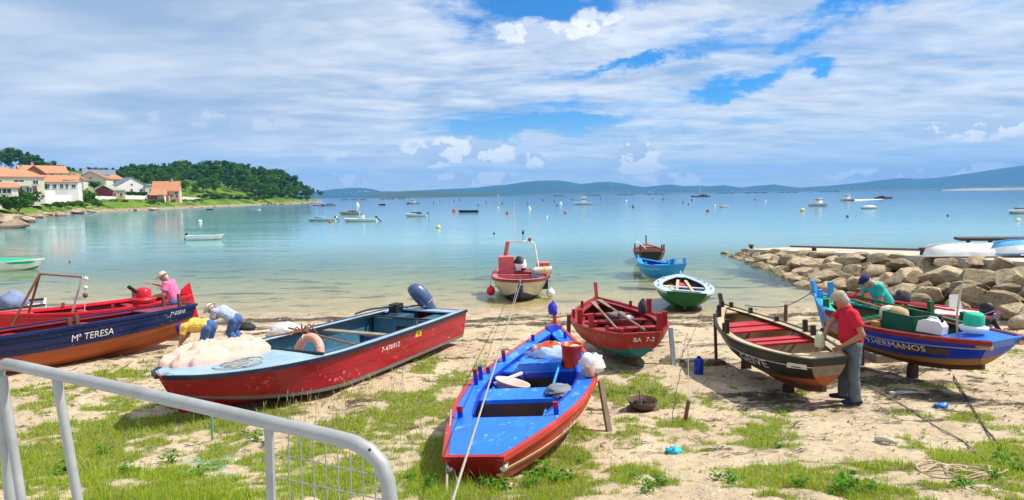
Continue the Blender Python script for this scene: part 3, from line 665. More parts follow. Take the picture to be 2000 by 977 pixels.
house('brown brick gable end rising over the cream house roof', 68, 352, 36, 12, 15, 196, BRICK, BTILE, 'gable_front', 8, -.1, [(0, .8, .8, .9)])
house('large cream two storey house with hipped orange roof and balcony', 37, 379, 82, 32, 16, 160, CREAM, TILE, 'hip', 9, 0.06, [(-.33, .72, 1.0, 1.1), (.33, .72, 1.2, 1.1), (.02, .72, 2.2, 1.2), (.02, .26, 1.2, 1.3), (.2, .26, 1.2, 1.3), (-.15, .26, 1.0, 1.3)], .3, (.06, .52, 3.6), .1)
house('low house with sloping orange roof at the left picture edge', 8, 380, 44, 13, 10, 148, CREAM, TILE, 'gable', 7, .1, [(.1, .5, 1.6, 1.1), (-.2, .5, 1.2, 1.1)])
house('pale green rendered house with brown gable behind the white villa', 143, 366, 34, 14, 13, 212, SAGE, BTILE, 'gable_front', 9, -.25, [(0, .5, 1.1, 1.3)])
house('white villa with long orange roof and row of windows', 117, 376, 60, 20, 13, 176, WHITE, TILE, 'gable', 8, -.12, [(-.3, .6, 1.0, 1.5), (-.12, .6, 1.0, 1.5), (.06, .6, 1.0, 1.5), (.2, .6, .8, 1.5), (.38, .6, 1.2, 1.2)], chimney=.3)
house('white flat fronted wing right of the villa with one window', 144, 377, 28, 24, 3, 172, WHITE, SLATE, 'hip', 7, 0, [(-.2, .6, .8, 1.5), (.18, .6, 1.1, 1.1)])
house('large pale green house with wide brown gable roof', 178, 366, 52, 16, 14, 214, SAGE, BTILE, 'gable_front', 10, -.3, [(-.2, .5, 1.2, 1.2), (.1, .5, 1.2, 1.2), (0, 1.1, .9, .9)])
house('house with blue grey slate roof highest in the village', 195, 350, 52, 8, 10, 262, WHITE, SLATE, 'gable', 9, .05, [(-.2, .5, 1.4, 1.2), (.1, .5, 1.4, 1.2)], chimney=-.4)
house('small house with orange hipped roof below the slate roof', 222, 362, 34, 11, 9, 240, OCHRE, TILE, 'hip', 8, -.1, [(-.2, .5, 1.3, 1.2), (.2, .5, 1.3, 1.2)])
house('white gabled house with slate roof in the village middle', 259, 382, 60, 17, 17, 212, WHITE, SLATE, 'gable_front', 11, .30, [(-.02, .6, 1.0, 1.3), (.25, .6, .9, 1.2), (0, 1.25, .8, .9)])
house('narrow white annex right of the white gabled house', 296, 383, 20, 20, 3, 214, WHITE, SLATE, 'hip', 7, 0, [(0, .55, 1.0, 1.3)])
house('small red plank shed with grey green roof behind the white wall', 204, 386, 30, 14, 9, 194, REDW, MOSS, 'gable_front', 9, -.35, [])
house('small ochre arcade with two dark arches beside the red shed', 231, 387, 24, 14, 4, 193, OCHRE, MOSS, 'hip', 5, 0, [(-.22, .45, 1.0, 1.5), (.22, .45, 1.0, 1.5)])
house('ochre house with broad steep orange roof at the village end', 325, 388, 46, 15, 18, 216, OCHRE, TILE, 'gable', 7, -.15, [(.38, .7, 1.2, 1.2), (.2, .35, 1.2, 1.4), (.4, .3, 1.0, 1.5)], .1, chimney=.2)
house('lower orange roofed porch before the ochre end house', 310, 390, 26, 9, 10, 206, REDW, TILE, 'gable', 6, -.2, [(.1, .5, 1.0, 1.1)])
# garden walls along the shore road
WALLM = M('white_garden_wall', (.82, .79, .72), .9, .06, .4, dirt=(.55, .5, .42), damt=.35); GATE = M('red_gate', (.3, .05, .04), .7, .15, 3)
def gwall(label, u0, u1, v0, v1, vt0, vt1, D0, D1, mat=WALLM, name='garden_wall'):
    D0 = DH(u0, D0); D1 = DH(u1, D1); a = PD(u0, v0, D0); b = PD(u1, v1, D1); ta = PD(u0, vt0, D0).z; tb = PD(u1, vt1, D1).z; c = Vector((a.x, a.y, 0)); d = (Vector((b.x, b.y, 0)) - c)
    L = d.length; m = MB(); n = Vector((-d.y, d.x, 0)).normalized() * .3
    r_ = thing(name, label, 'wall', (a.x, a.y, a.z)); o = Vector((a.x, a.y, a.z))
    vs = [c + Vector((0, 0, a.z - 2)), c + d + Vector((0, 0, b.z - 2)), c + d + n + Vector((0, 0, b.z - 2)), c + n + Vector((0, 0, a.z - 2)), c + Vector((0, 0, ta)), c + d + Vector((0, 0, tb)), c + d + n + Vector((0, 0, tb)), c + n + Vector((0, 0, ta))]
    m.add([p - o for p in vs], [(3, 2, 1, 0), (4, 5, 6, 7), (0, 1, 5, 4), (1, 2, 6, 5), (2, 3, 7, 6), (3, 0, 4, 7)]); m.build('wall_face', mat, r_)
    m = MB(); e = n * .25
    vs = [c - e, c + d - e, c + d + n + e, c + n + e]; zz = [ta, tb, tb, ta]
    m.add([Vector((p.x, p.y, z_ + .003)) - o for p, z_ in zip(vs, zz)] + [Vector((p.x, p.y, z_ + .14)) - o for p, z_ in zip(vs, zz)], [(3, 2, 1, 0), (4, 5, 6, 7), (0, 1, 5, 4), (1, 2, 6, 5), (2, 3, 7, 6), (3, 0, 4, 7)]); m.build('coping', mat, r_)
gwall('tall white garden wall at the left below the villa', 74, 109, 395, 394, 373, 373, 158, 162)
gwall('lower white garden wall left of the tall bush', 109, 148, 394, 393, 381, 381, 162, 176)
gwall('white garden wall between the tall bush and red shed', 176, 236, 392, 393, 383, 385, 182, 196)
gwall('white garden wall below the white gabled house', 240, 286, 393, 392, 382, 383, 196, 202)
gwall('dark red gate between two white garden walls', 288, 301, 391, 391, 381, 381, 203, 204, GATE, 'garden_gate')
gwall('brown stone garden wall under the orange porch', 302, 320, 392, 392, 381, 381, 204, 208, M('brown_stone_wall', (.38, .28, .2), .9, .2, 1, .4))
gwall('white garden wall in front of the end house', 322, 356, 392, 393, 383, 385, 208, 236)
gwall('last low white garden wall reaching the meadow', 357, 392, 393, 394, 385, 387, 236, 282)

# ---------------------------------------------------------------- slipway and boulder breakwater on the right
A = Vector((14.2, 38, .36)); B = Vector((15.9, 23, 1.35)); Cc = Vector((17.4, 10, 2.0)); T0 = Vector((12.35, 24.3, .02))
PN = (B - A).cross(T0 - A).normalized()
def PS(u, v):
    "photograph pixel -> point on the face of the breakwater"
    r = ray(u, v); return EYE + r * ((A - EYE).dot(PN) / r.dot(PN))
CONC = M('slipway_concrete', (.50, .44, .35), .95, .14, 1.2, .35, dirt=(.28, .22, .15), damt=.6)
m = MB(); wv = Vector((3.4, .8, 0))
top = [A, B, Cc, Cc + wv, B + wv, A + wv]
m.add([p for p in top] + [Vector((p.x, p.y, -2.5)) for p in top], [(0, 1, 4, 5), (1, 2, 3, 4), (6, 7, 1, 0), (7, 8, 2, 1), (8, 9, 3, 2), (9, 10, 4, 3), (10, 11, 5, 4), (11, 6, 0, 5)], False)
tag(m.build('slipway', CONC), kind='structure')
m = MB(); wv2 = wv.normalized() * .35                        # raised kerb along the far side
for p, q_ in ((A, B), (B, Cc)): m.bar(p + wv + wv2 * .5 + Vector((0, 0, .0)), q_ + wv + wv2 * .5 + Vector((0, 0, .0)), .3, .2)
tag(m.build('slipway_kerb', M('dark_wet_concrete', (.16, .13, .1), .9, .2, 2, .3)), kind='structure')
BOUL = rock_material('breakwater_rock', (.33, .25, .16), (.60, .49, .335), (.12, .095, .065), (.24, .21, .11), .42)
bms = [rock_mesh('boulder', 500 + k, BOUL, 4, 10, .055, .86) for k in range(12)]
bw = thing('breakwater', 'sloping bank of big grey brown boulders beside the slipway', 'breakwater', (13.5, 26, 0))
def boulder(p, sx, sz, dep=None):
    put('boulder', random.choice(bms), bw, p - bw.location, (random.uniform(-.25, .25), random.uniform(-.25, .25), random.uniform(-.5, .5) + random.choice((0, pi))), (sx * 1.25, (dep or (sx + sz) / 2) * 1.2, sz * 1.5))
for (cx, cy, a, b) in [(680, 185, 60, 24), (455, 215, 62, 34), (400, 172, 56, 22), (300, 215, 72, 34), (520, 245, 78, 44), (360, 250, 42, 28), (430, 285, 52, 34), (640, 240, 82, 44), (560, 305, 62, 44), (610, 315, 52, 42), (715, 185, 66, 27), (870, 225, 112, 44), (755, 270, 72, 44), (700, 335, 112, 44), (875, 290, 57, 44), (975, 260, 52, 28), (1050, 215, 66, 38), (1020, 300, 102, 44), (1200, 245, 92, 34), (1130, 240, 70, 28), (1225, 325, 125, 68), (1345, 245, 62, 48), (1040, 388, 92, 52), (1210, 415, 102, 58), (1180, 205, 62, 22), (1475, 240, 80, 34), (1520, 312, 165, 74), (1690, 235, 82, 34), (1860, 240, 90, 44), (1700, 320, 115, 62), (1400, 430, 120, 62), (1350, 395, 52, 34), (1630, 400, 130, 58), (1920, 345, 115, 64), (1700, 455, 140, 80), (1870, 485, 150, 82), (1480, 400, 62, 44), (1550, 520, 62, 44), (1960, 630, 62, 44), (1950, 550, 95, 55), (1880, 410, 72, 34), (900, 370, 62, 44), (780, 385, 62, 44), (850, 340, 52, 34), (700, 395, 62, 34), (1310, 485, 62, 44), (620, 372, 42, 28), (930, 197, 62, 22), (560, 182, 52, 18), (255, 190, 32, 16), (185, 160, 26, 11), (480, 330, 40, 26), (1280, 345, 62, 52), (2080, 420, 120, 70), (2060, 560, 120, 70), (2150, 480, 120, 70), (2050, 300, 100, 60)]:
    u = 1400 + cx / 3.333; v = 440 + cy / 3.333; p = PS(u, v); k = p.y / 1200 / 3.333
    boulder(p + Vector((.1, .25 * a * k, -b * k * .35)), a * k, b * k)
for k in range(150):                                            # the darker stones wedged below and between
    f = random.random(); g_ = random.random(); p = T0.lerp(Vector((12.2, 14, .2)), random.random()) if random.random() < .3 else None
    e = A.lerp(B, f) if f < 2 else A; toe = (Vector((13.6, 38, -.1))).lerp(Vector((12.4, 23, 0)), f)
    if k > 85: e = B.lerp(Cc, f); toe = Vector((12.4, 23, 0)).lerp(Vector((14.4, 12, .5)), f)
    p = toe.lerp(e, g_) + Vector((.35, .3, -.30)); s_ = random.uniform(.32, .62); boulder(p, s_, s_ * .62)
for k in range(40):
    f = k / 39; p = Vector((13.7, 38.6, -.1)).lerp(Vector((12.2, 23.3, -.02)), f) + Vector((random.uniform(-.3, .3), random.uniform(-.3, .3), 0)); s_ = random.uniform(.22, .42); boulder(p, s_, s_ * .55)
m = MB(); dp = Vector((.5, .4, -.55)); lo = [Vector((13.9, 38.5, -.8)), Vector((12.6, 23, -.6)), Vector((14.6, 10, -.3))]
m.add([p + dp for p in lo] + [p + Vector((.2, .2, -.25)) for p in (A, B, Cc)], [(0, 1, 4, 3), (1, 2, 5, 4)]); tag(m.build('breakwater_core', M('dark_earth', (.07, .055, .04), 1, .3, 3)), kind='structure')
RUST = M('rusty_iron', (.09, .05, .035), .8, .4, 8, .3)
for (u, v, h) in ((1467, 487, 9), (1590, 492, 10), (1803, 497, 13)):
    p = P(u, v, {1467: .38, 1590: .75, 1803: 1.3}[u]); k = p.y / 1200; m = MB(); m.lathe([(.12, -.1), (.11, h * k * .75), (.17, h * k * .8), (.17, h * k), (.05, h * k * 1.04)], n=10)
    o = m.build('bollard', RUST, loc=p); tag(o, {1467: 'rusty mooring bollard at the seaward end of the slipway', 1590: 'rusty mooring bollard halfway up the slipway', 1803: 'rusty mooring bollard beside the overturned white dinghy'}[u], 'bollard')
# low dark pier beyond the slipway
DW = M('dark_wet_timber', (.06, .045, .035), .8, .3, 4, .3); p = P(1886, 476, .4); q_ = P(2090, 476, .5)
pr = thing('pier', 'low dark timber pier beyond the overturned boats at right', 'pier', p)
m = MB(); m.bar((0, .8, .25), (q_ - p) + Vector((0, .8, .25)), 1.6, .16); m.build('deck', DW, pr)
for k in range(5):
    m = MB(); a = (q_ - p) * (.06 + k * .22); m.lathe([(.12, -1.6), (.12, .18)], (a.x, a.y + .3, 0), 8); m.build('pile', DW, pr)
# ================================================================== boats
class Boat:
    def __init__(s, name, label, stern, bow, z0, B, D, group=None, tw=.3, m=.42, ps=.9, pb=1.9, rb=1.0, ss=.12, sb=.25, ks=.3, kb=.15, srake=.6, brake=.45, c=.80, e=.14, cb=.35, eb=.42, pitch=0.0, heel=0.0, thick=.03, cat='boat', minhb=.03, tc=None):
        stern = Vector((stern[0], stern[1], 0)); bow = Vector((bow[0], bow[1], 0)); d = bow - stern
        s.L = d.length; s.hd = atan2(d.y, d.x); s.B = B / 2; s.D = D
        for k, v in dict(tw=tw, m=m, ps=ps, pb=pb, rb=rb, ss=ss, sb=sb, ks=ks, kb=kb, srake=srake, brake=brake, c=c, e=e, cb=cb, eb=eb, thick=thick, minhb=minhb, tc=tc).items(): setattr(s, k, v)
        s.o = thing(name, label, cat, (stern.x, stern.y, z0), (heel, -pitch, s.hd), group)
        s.name = name
    def world(s, p):
        return (Matrix.Translation(s.o.location) @ s.o.rotation_euler.to_matrix().to_4x4()) @ Vector(p)
    def hb(s, u):
        if u < s.m: r = s.tw + (1 - s.tw) * sin(pi / 2 * max(0, u) / s.m) ** s.ps
        else: r = max(0.0, 1 - ((u - s.m) / (1 - s.m)) ** s.pb) ** s.rb
        return max(s.minhb, s.B * r)
    def zs(s, u): return s.D + (s.ss * ((s.m - u) / s.m) ** 2 if u < s.m else s.sb * ((u - s.m) / (1 - s.m)) ** 2)
    def zk(s, u): return s.ks * ((s.m - u) / s.m) ** 2.2 if u < s.m else s.kb * ((u - s.m) / (1 - s.m)) ** 3
    def xx(s, u, z):
        h = z - s.zk(u); return u * s.L - s.srake * h * (1 - u) ** 5 + s.brake * (h - (s.zs(1) - s.zk(1))) * u ** 6
    def sec(s, u, t):
        f = max(0, (u - s.m) / (1 - s.m)) ** 1.6; c = s.c + (s.cb - s.c) * f; e = s.e + (s.eb - s.e) * f
        hb = s.hb(u); H = s.zs(u) - s.zk(u)
        if s.tc:
            if t < s.tc: g = t / s.tc; return c * hb * g, s.zk(u) + e * H * g
            g = (t - s.tc) / (1 - s.tc); return hb * (c + (1 - c) * g), s.zk(u) + H * (e + (1 - e) * g)
        return 2 * (1 - t) * t * c * hb + t * t * hb, s.zk(u) + 2 * (1 - t) * t * e * H + t * t * H
    def pt(s, u, t, side, off=0.0):
        y, z = s.sec(u, t); p = Vector((s.xx(u, z), y, z))
        if off:
            h = 1e-3; u1 = min(1, u + h); u0 = u1 - 2 * h
            y1, z1 = s.sec(u1, t); y0, z0 = s.sec(u0, t); a = Vector((s.xx(u1, z1) - s.xx(u0, z0), y1 - y0, z1 - z0))
            t1 = min(1, t + h); t0 = t1 - 2 * h; y1, z1 = s.sec(u, t1); y0, z0 = s.sec(u, t0); b = Vector((s.xx(u, z1) - s.xx(u, z0), y1 - y0, z1 - z0))
            n = b.cross(a) * -1
            if n.y < 0: n = -n
            if n.length > 1e-9: p = p + n.normalized() * off
            p.y = max(p.y, .004)
        p.y *= side; return p
    def yin(s, u, z):
        "clear half breadth inside the hull at height z"
        lo, hi = 0.0, 1.0
        for _ in range(24):
            mid = (lo + hi) / 2
            if s.sec(u, mid)[1] < z: lo = mid
            else: hi = mid
        return max(.01, s.sec(u, lo)[0] - s.thick - .012)
    def part(s, name, mb, mat, parent=None): return mb.build(name, mat, parent or s.o)
    def shell(s, inner, nu=30, nt=9, stern=True):
        m = MB(); m.smooth = True
        for side in (1, -1):
            R = [[s.pt(u, t, side, -s.thick * .5) for t in np.linspace(0, 1, nt)] for u in np.linspace(0, 1, nu)]
            m.loft(R, False, False)
        return s.part('hull', m, inner)
    def planks(s, edges, mats, nu=28, lap=.012, name='hull_plank'):
        us = np.linspace(0, 1, nu)
        for side in (1, -1):
            for k in range(len(edges) - 1):
                a, b = edges[k], edges[k + 1]; m = MB(); m.smooth = True; R = []
                for u in us: R.append([s.pt(u, a, side, -.012), s.pt(u, a, side, lap), s.pt(u, (a + b) / 2, side, lap * .7 + .002), s.pt(u, b - .004, side, .003), s.pt(u, b - .004, side, -.012)])
                m.loft(R, False, False)
                ob = s.part(name, m, mats[k]); 
                try: ob.data.set_sharp_from_angle(angle=radians(40))
                except Exception: pass
    def transom(s, bands, thick=.045, name='transom_plank', out=.0):
        "bands: (t0, t1, material) from keel to sheer"
        for (a, b, mat) in bands:
            ts = np.linspace(a, b - (.004 if b < 1 else 0), 6)
            L = [s.pt(0, t, 1) + Vector((0, .012, 0)) for t in ts]; R = [s.pt(0, t, -1) - Vector((0, .012, 0)) for t in ts]
            poly = L + R[::-1] if a > 0.001 else L + R[:0:-1]
            n = len(poly); m = MB(); dx_ = Vector((thick, 0, 0)); o = Vector((-.012 - out, 0, 0))
            m.add([p + o for p in poly] + [p + dx_ for p in poly], [tuple(range(n)), tuple(range(2 * n - 1, n - 1, -1))] + [(i, i + n, (i + 1) % n + n, (i + 1) % n) for i in range(n)]); s.part(name, m, mat)
    def rail(s, name, mat, w, th, out=.02, drop=0.0, u0=0.0, u1=1.0, n=36, sides=(1, -1), parent=None):
        "a strip that follows the sheer: from out outside the hull to w inside it"
        for side in sides:
            m = MB(); R = []
            for u in np.linspace(u0, u1, n):
                z = s.zs(u) - drop; h = .004; ua, ub = max(0, u - h), min(1, u + h)
                pa = Vector((s.xx(ua, s.zs(ua)), s.hb(ua))); pb = Vector((s.xx(ub, s.zs(ub)), s.hb(ub))); d = (pb - pa).normalized(); nr = Vector((-d.y, d.x))
                if nr.y < 0: nr = -nr
                c = Vector((s.xx(u, s.zs(u)), s.hb(u))); o_ = c + nr * out; i_ = c - nr * w
                if i_.y < .004:
                    f = (c.y - .004) / max(1e-6, nr.y * w); i_ = c - nr * w * min(1, f)
                R.append([(o_.x, o_.y * side, z), (o_.x, o_.y * side, z - th), (i_.x, i_.y * side, z - th), (i_.x, i_.y * side, z)])
            m.loft(R, True, True, False); s.part(name, m, mat, parent)
    def deck(s, name, mat, u0, u1, drop=.03, th=.03, n=14, camber=.0, inset=0.0, parent=None):
        m = MB(); R = []
        for u in np.linspace(u0, u1, n):
            z = s.zs(u) - drop; y = max(.01, s.yin(u, z - th) - inset); x = s.xx(u, z)
            R.append([(x, -y, z), (x, -y * .5, z + camber * .75), (x, 0, z + camber), (x, y * .5, z + camber * .75), (x, y, z), (x, y, z - th), (x, -y, z - th)])
        m.loft(R, True, True, False); return s.part(name, m, mat, parent)
    def thwart(s, u, w, drop, mat, th=.04, name='thwart'):
        z = s.zs(u) - drop; x = u * s.L; ua, ub = (x - w / 2) / s.L, (x + w / 2) / s.L; ya, yb = s.yin(ua, z - th), s.yin(ub, z - th); m = MB()
        v = [(x - w / 2, -ya, z - th), (x + w / 2, -yb, z - th), (x + w / 2, yb, z - th), (x - w / 2, ya, z - th)]
        m.add(v + [(p[0], p[1], z) for p in v], [(3, 2, 1, 0), (4, 5, 6, 7), (0, 1, 5, 4), (1, 2, 6, 5), (2, 3, 7, 6), (3, 0, 4, 7)]); return s.part(name, m, mat)
    def bulkhead(s, u, drop, mat, th=.03, hole=None, name='bulkhead'):
        zt = s.zs(u) - drop; zb = s.zk(u) + .06; n = 8; zsv = np.linspace(zb, zt, n); ys = [s.yin(u, z) for z in zsv]; x = u * s.L
        poly = [(y, z) for y, z in zip(ys, zsv)] + [(-y, z) for y, z in zip(ys[::-1], zsv[::-1])]; k = len(poly); m = MB()
        m.add([(x, y, z) for y, z in poly] + [(x + th, y, z) for y, z in poly], [tuple(range(k)), tuple(range(2 * k - 1, k - 1, -1))] + [(i, i + k, (i + 1) % k + k, (i + 1) % k) for i in range(k)]); return s.part(name, m, mat)
    def rib(s, u, mat, w=.035, t0=.0, t1=.97):
        ts = np.linspace(t0, t1, 10); m = MB()
        for side in (1, -1):
            R = []
            for t in ts:
                a = s.pt(u, t, side, -.022); b = s.pt(u, t, side, -.062); R.append([a + Vector((-w / 2, 0, 0)), a + Vector((w / 2, 0, 0)), b + Vector((w / 2, 0, 0)), b + Vector((-w / 2, 0, 0))])
            m.loft(R, True, True, False)
        s.part('rib', m, mat)
    def floor(s, u0, u1, z, mat, n=5, name='floor_board'):
        "loose boards laid along the bottom"
        for k in range(n):
            m = MB(); R = []
            for u in np.linspace(u0, u1, 8):
                y = s.yin(u, z); a = -y + 2 * y * (k + .03) / n; b = -y + 2 * y * (k + .97) / n; R.append([(u * s.L, a, z), (u * s.L, b, z), (u * s.L, b, z - .02), (u * s.L, a, z - .02)])
            m.loft(R, True, True, False); s.part(name, m, mat)
    def stem(s, mat, w=.06, rise=.12, deep=.05, n=12):
        m = MB(); R = []
        for t in np.linspace(0, 1, n):
            y, z = s.sec(1, t); x = s.xx(1, z); R.append([(x - .05, -w / 2, z), (x + deep, -w / 2 * .7, z), (x + deep, w / 2 * .7, z), (x - .05, w / 2, z)])
        z = s.zs(1) + rise; x = s.xx(1, s.zs(1)) + rise * s.brake; R.append([(x - .05, -w / 2, z), (x + deep, -w / 2 * .7, z), (x + deep, w / 2 * .7, z), (x - .05, w / 2, z)])
        m.loft(R, True, True, False); return s.part('stem_post', m, mat)
    def keel(s, mat, w=.06, h=.07, u0=0.0, u1=1.0):
        m = MB(); R = []
        for u in np.linspace(u0, u1, 20):
            z = s.zk(u); x = s.xx(u, z); R.append([(x, -w / 2, z + .01), (x, w / 2, z + .01), (x, w / 2, z - h), (x, -w / 2, z - h)])
        m.loft(R, True, True, False); return s.part('keel', m, mat)
    def pin(s, u, side, mat, h=.16, w=.05, inb=.05, lean=0.0, tip=None):
        p = Vector((s.xx(u, s.zs(u)), (s.hb(u) - inb) * side, s.zs(u) - .04)); m = MB(); m.bar(p, p + Vector((lean, 0, h + .04)), w, w * .8); ob = s.part('tholepin', m, mat)
        if tip is not None: m = MB(); q_ = p + Vector((lean, 0, h + .04)); m.bar(q_ - Vector((0, 0, .05)), q_ + Vector((0, 0, .012)), w * 1.06, w * .86); s.part('tip', m, tip, ob)
    def text(s, txt, u, t, size, side, mat, name='lettering', squeeze=1.0, off=.018, bold=.0):
        "letters laid on the planking; u is where the text begins"
        cu = bpy.data.curves.new('letters', 'FONT'); cu.body = txt; cu.size = size * 1.42; cu.offset = bold * size; cu.resolution_u = 3
        ob = bpy.data.objects.new('letters', cu); COL.objects.link(ob); bpy.context.view_layer.update()
        me = bpy.data.meshes.new_from_object(ob.evaluated_get(bpy.context.evaluated_depsgraph_get())); bpy.data.objects.remove(ob); bpy.data.curves.remove(cu)
        bm = bmesh.new(); bm.from_mesh(me); bmesh.ops.triangulate(bm, faces=bm.faces)
        for v in bm.verts:
            du = v.co.x * squeeze / s.L * (-1 if side > 0 else 1); uu_ = min(.995, max(.005, u + du))
            zc = s.sec(uu_, t)[1]; z = zc + v.co.y - size / 2; lo, hi = 0.0, 1.0
            for _ in range(20):
                mid = (lo + hi) / 2
                if s.sec(uu_, mid)[1] < z: lo = mid
                else: hi = mid
            v.co = s.pt(uu_, lo, side, off)
        bm.to_mesh(me); bm.free(); me.materials.clear(); me.materials.append(mat); me.name = name; put(name, me, s.o)
    def stripe(s, t, mat, side=None, w=.012, off=.018, u0=0.0, u1=1.0, name='rubbing_strake', h=.03):
        for sd in ((1, -1) if side is None else (side,)):
            m = MB(); R = []
            for u in np.linspace(u0, u1, 30):
                H = s.zs(u) - s.zk(u); dt = h / max(.2, 2 * H * t); R.append([s.pt(u, t, sd, .0), s.pt(u, t, sd, off + w), s.pt(u, min(1, t + dt), sd, off + w), s.pt(u, min(1, t + dt), sd, .0)])
            m.loft(R, True, True, False); s.part(name, m, mat)

def wood(name, c, **k): return M(name, c, k.pop('rough', .75), k.pop('var', .25), k.pop('scale', 5), k.pop('bump', .35), stretch=k.pop('stretch', (.25, 1, 1)), **k)
def paint(name, c, wear=(.30, .22, .14), amt=.35, rough=.42, **k): return M(name, c, rough, k.pop('var', .16), k.pop('scale', 3.5), k.pop('bump', .12), wear=wear, amt=amt, stretch=k.pop('stretch', (.6, 1, 1)), **k)
BLUE = paint('bright_blue_paint', (.012, .16, .74), (.12, .36, .80), .62, .4, wscale=10, dirt=(.03, .27, .82), damt=.6); BLUE2 = paint('deep_blue_paint', (.004, .03, .42), (.05, .12, .4), .3)
REDP = paint('worn_red_paint', (.46, .035, .022), (.50, .16, .10), .45, .5, dirt=(.55, .10, .06), damt=.7); RED2 = paint('crimson_boat_paint', (.33, .002, .016), (.62, .20, .20), .5, .3, dirt=(.45, .006, .034), damt=.7); DRED = paint('dark_red_paint', (.34, .014, .016), (.36, .15, .10), .58, .45, dirt=(.40, .06, .04), damt=.6)
MAROON = paint('maroon_wood', (.26, .02, .02), (.36, .14, .10), .35); TEAL = paint('teal_antifouling', (.01, .17, .17), (.12, .2, .17), .4, .6); NAVY = paint('navy_paint', (.006, .016, .085), (.12, .14, .18), .5, .35); ORANGE = paint('orange_antifouling', (.40, .10, .03), (.16, .06, .03), .45, .7, dirt=(.28, .06, .02), damt=.6)
BLACK = paint('black_green_paint', (.022, .02, .014), (.14, .10, .06), .35, .4); OCHW = wood('ochre_hull_wood', (.36, .19, .06)); TAN = wood('bleached_tan_wood', (.48, .36, .21)); BROWN = wood('dark_brown_wood', (.13, .055, .03)); GREYW = wood('grey_driftwood', (.24, .19, .14)); REDB = paint('red_thwart_paint', (.48, .03, .03), (.5, .2, .14), .35)
TURQ = paint('turquoise_paint', (.02, .42, .33), (.3, .5, .4), .3); SKYB = paint('sky_blue_paint', (.02, .30, .68), (.3, .5, .6), .3); PALE = paint('pale_blue_paint', (.46, .60, .74), (.3, .3, .28), .35); GREENP = paint('deep_green_paint', (.008, .12, .03), (.05, .13, .06), .3); WHITEP = paint('white_boat_paint', (.78, .77, .72), (.5, .45, .36), .2, .35)
CREAMH = paint('cream_hull_paint', (.68, .60, .44), (.4, .32, .2), .25, .4); PINKP = paint('faded_pink_paint', (.60, .13, .13), (.6, .3, .25), .3, .5); STEELB = paint('steel_blue_deck', (.27, .40, .49), (.5, .55, .6), .25, .5); TEALI = paint('teal_blue_interior', (.03, .115, .18), (.14, .24, .30), .45, .5); LETTER = M('white_lettering', (.8, .8, .76), .6, .06, 20, wear=(.4, .4, .4), amt=.25)
BRTRED = paint('bright_red_paint', (.62, .012, .03), (.6, .2, .15), .22, .35); BLKR = M('black_rubber', (.015, .015, .02), .6, .2, 6); STEEL = M('stainless_steel', (.6, .6, .6), .25, .05, 5, metal=1.0); ROPE = M('grey_rope', (.34, .31, .26), .9, .2, 40); GREENR = M('green_rope', (.05, .3, .2), .9, .2, 40); CLOTHW = M('white_cloth', (.78, .75, .72), .9, .08, 5, .3); PINKB = M('pale_pink_plastic', (.78, .50, .42), .6, .08, 4)
DARK = M('hollow_shade_and_char', (.02, .016, .012), .9, .2, 4); YEL = M('yellow_plastic', (.75, .52, .02), .4, .1, 4); REDPL = M('red_plastic', (.66, .05, .012), .4, .08, 3)  # near-black serves as painted shade on hatch panels and char on the pot stones

def prop(p, top, label, mat=GREYW, w=.07):
    o = thing('prop_post', label, 'post', p); m = MB(); t_ = Vector(top) - Vector(p); m.bar((0, 0, -.15), t_, w, w * .8, w2=w * .8); m.build('shaft', mat, o); return o
def block(x, y, h, top, label, yaw=0.0):
    z = G(x, y); o = thing('keel_block', label, 'block', (x, y, z), yaw); m = MB(); m.box((0, 0, (top - z) / 2 - .05), (.10, .18, top - z + .10), taper=(.8, .9)); m.build('timber', M('shade_dark_log', (.045, .03, .02), .9, .3, 5, .3), o)  # timber coloured near black: the shade under the hull is put into it
def rope(pts, r, label, mat=ROPE, sag=0.0, n=18, name='rope'):
    P_ = [Vector(p) for p in pts]; out = []
    for a, b in zip(P_[:-1], P_[1:]):
        for k in range(n): f = k / n; out.append(a.lerp(b, f) - Vector((0, 0, sag * 4 * f * (1 - f))))
    out.append(P_[-1]); m = MB(); m.tube(out, r, 5); o = m.build(name, mat); tag(o, label, 'rope'); return o

# ---- 1 the bright blue boat in the middle foreground
b = Boat('fishing_boat', 'bright blue open fishing boat with faded red sides in the middle foreground', (-.26, 5.45), (.80, 10.4), .80, 1.68, .60, tw=.30, m=.52, ps=1.02, pb=1.7, c=.92, ss=.16, sb=.27, ks=.36, kb=.22, srake=.55, brake=.3, heel=radians(-5)); BLB = b
b.shell(BLUE); b.planks([0, .22, .42, .58, .72, .85, 1], [REDP] * 6); b.transom([(0, .45, REDP), (.45, 1, DRED)])
b.keel(REDP); b.stem(REDP, rise=.26)
b.rail('gunwale', REDP, .02, .05, .035); b.rail('side_deck', BLUE, .23, .03, -.022, .014, 0.0, 1.0); b.stripe(.70, TAN, None, .008, .012)
b.deck('stern_deck', BLUE, .008, .245, .030, .03); b.rail('coaming', BLUE2, .245, .06, -.222, .006, .245, .985)
b.thwart(.43, .46, .05, BLUE, .05); b.bulkhead(.385, .10, BROWN); b.floor(.2, .62, b.zk(.4) + .09, BROWN, 5)
b.bulkhead(.63, .055, BLUE2); b.deck('middle_deck', BLUE, .63, .80, .05, .035, inset=.0)
m = MB(); m.box((.66 * b.L, -.02, b.zs(.66) - .04 + .035), (.30, .62, .10)); m.box((.66 * b.L + .19, -.05, b.zs(.66) - .02), (.10, .44, .05)); b.part('hatch_box', m, BLUE)
m = MB(); m.box((.63 * b.L - .008, .0, b.zs(.63) - .33), (.02, .46, .34)); b.part('hatch_shade_panel', m, DARK)  # dark panel stands in for the shade inside a hatch; bulkhead is solid
for y in (-.24, .24): m = MB(); m.box((.63 * b.L - .025, y, b.zs(.63) - .32), (.04, .05, .42)); b.part('hatch_frame', m, BLUE2)
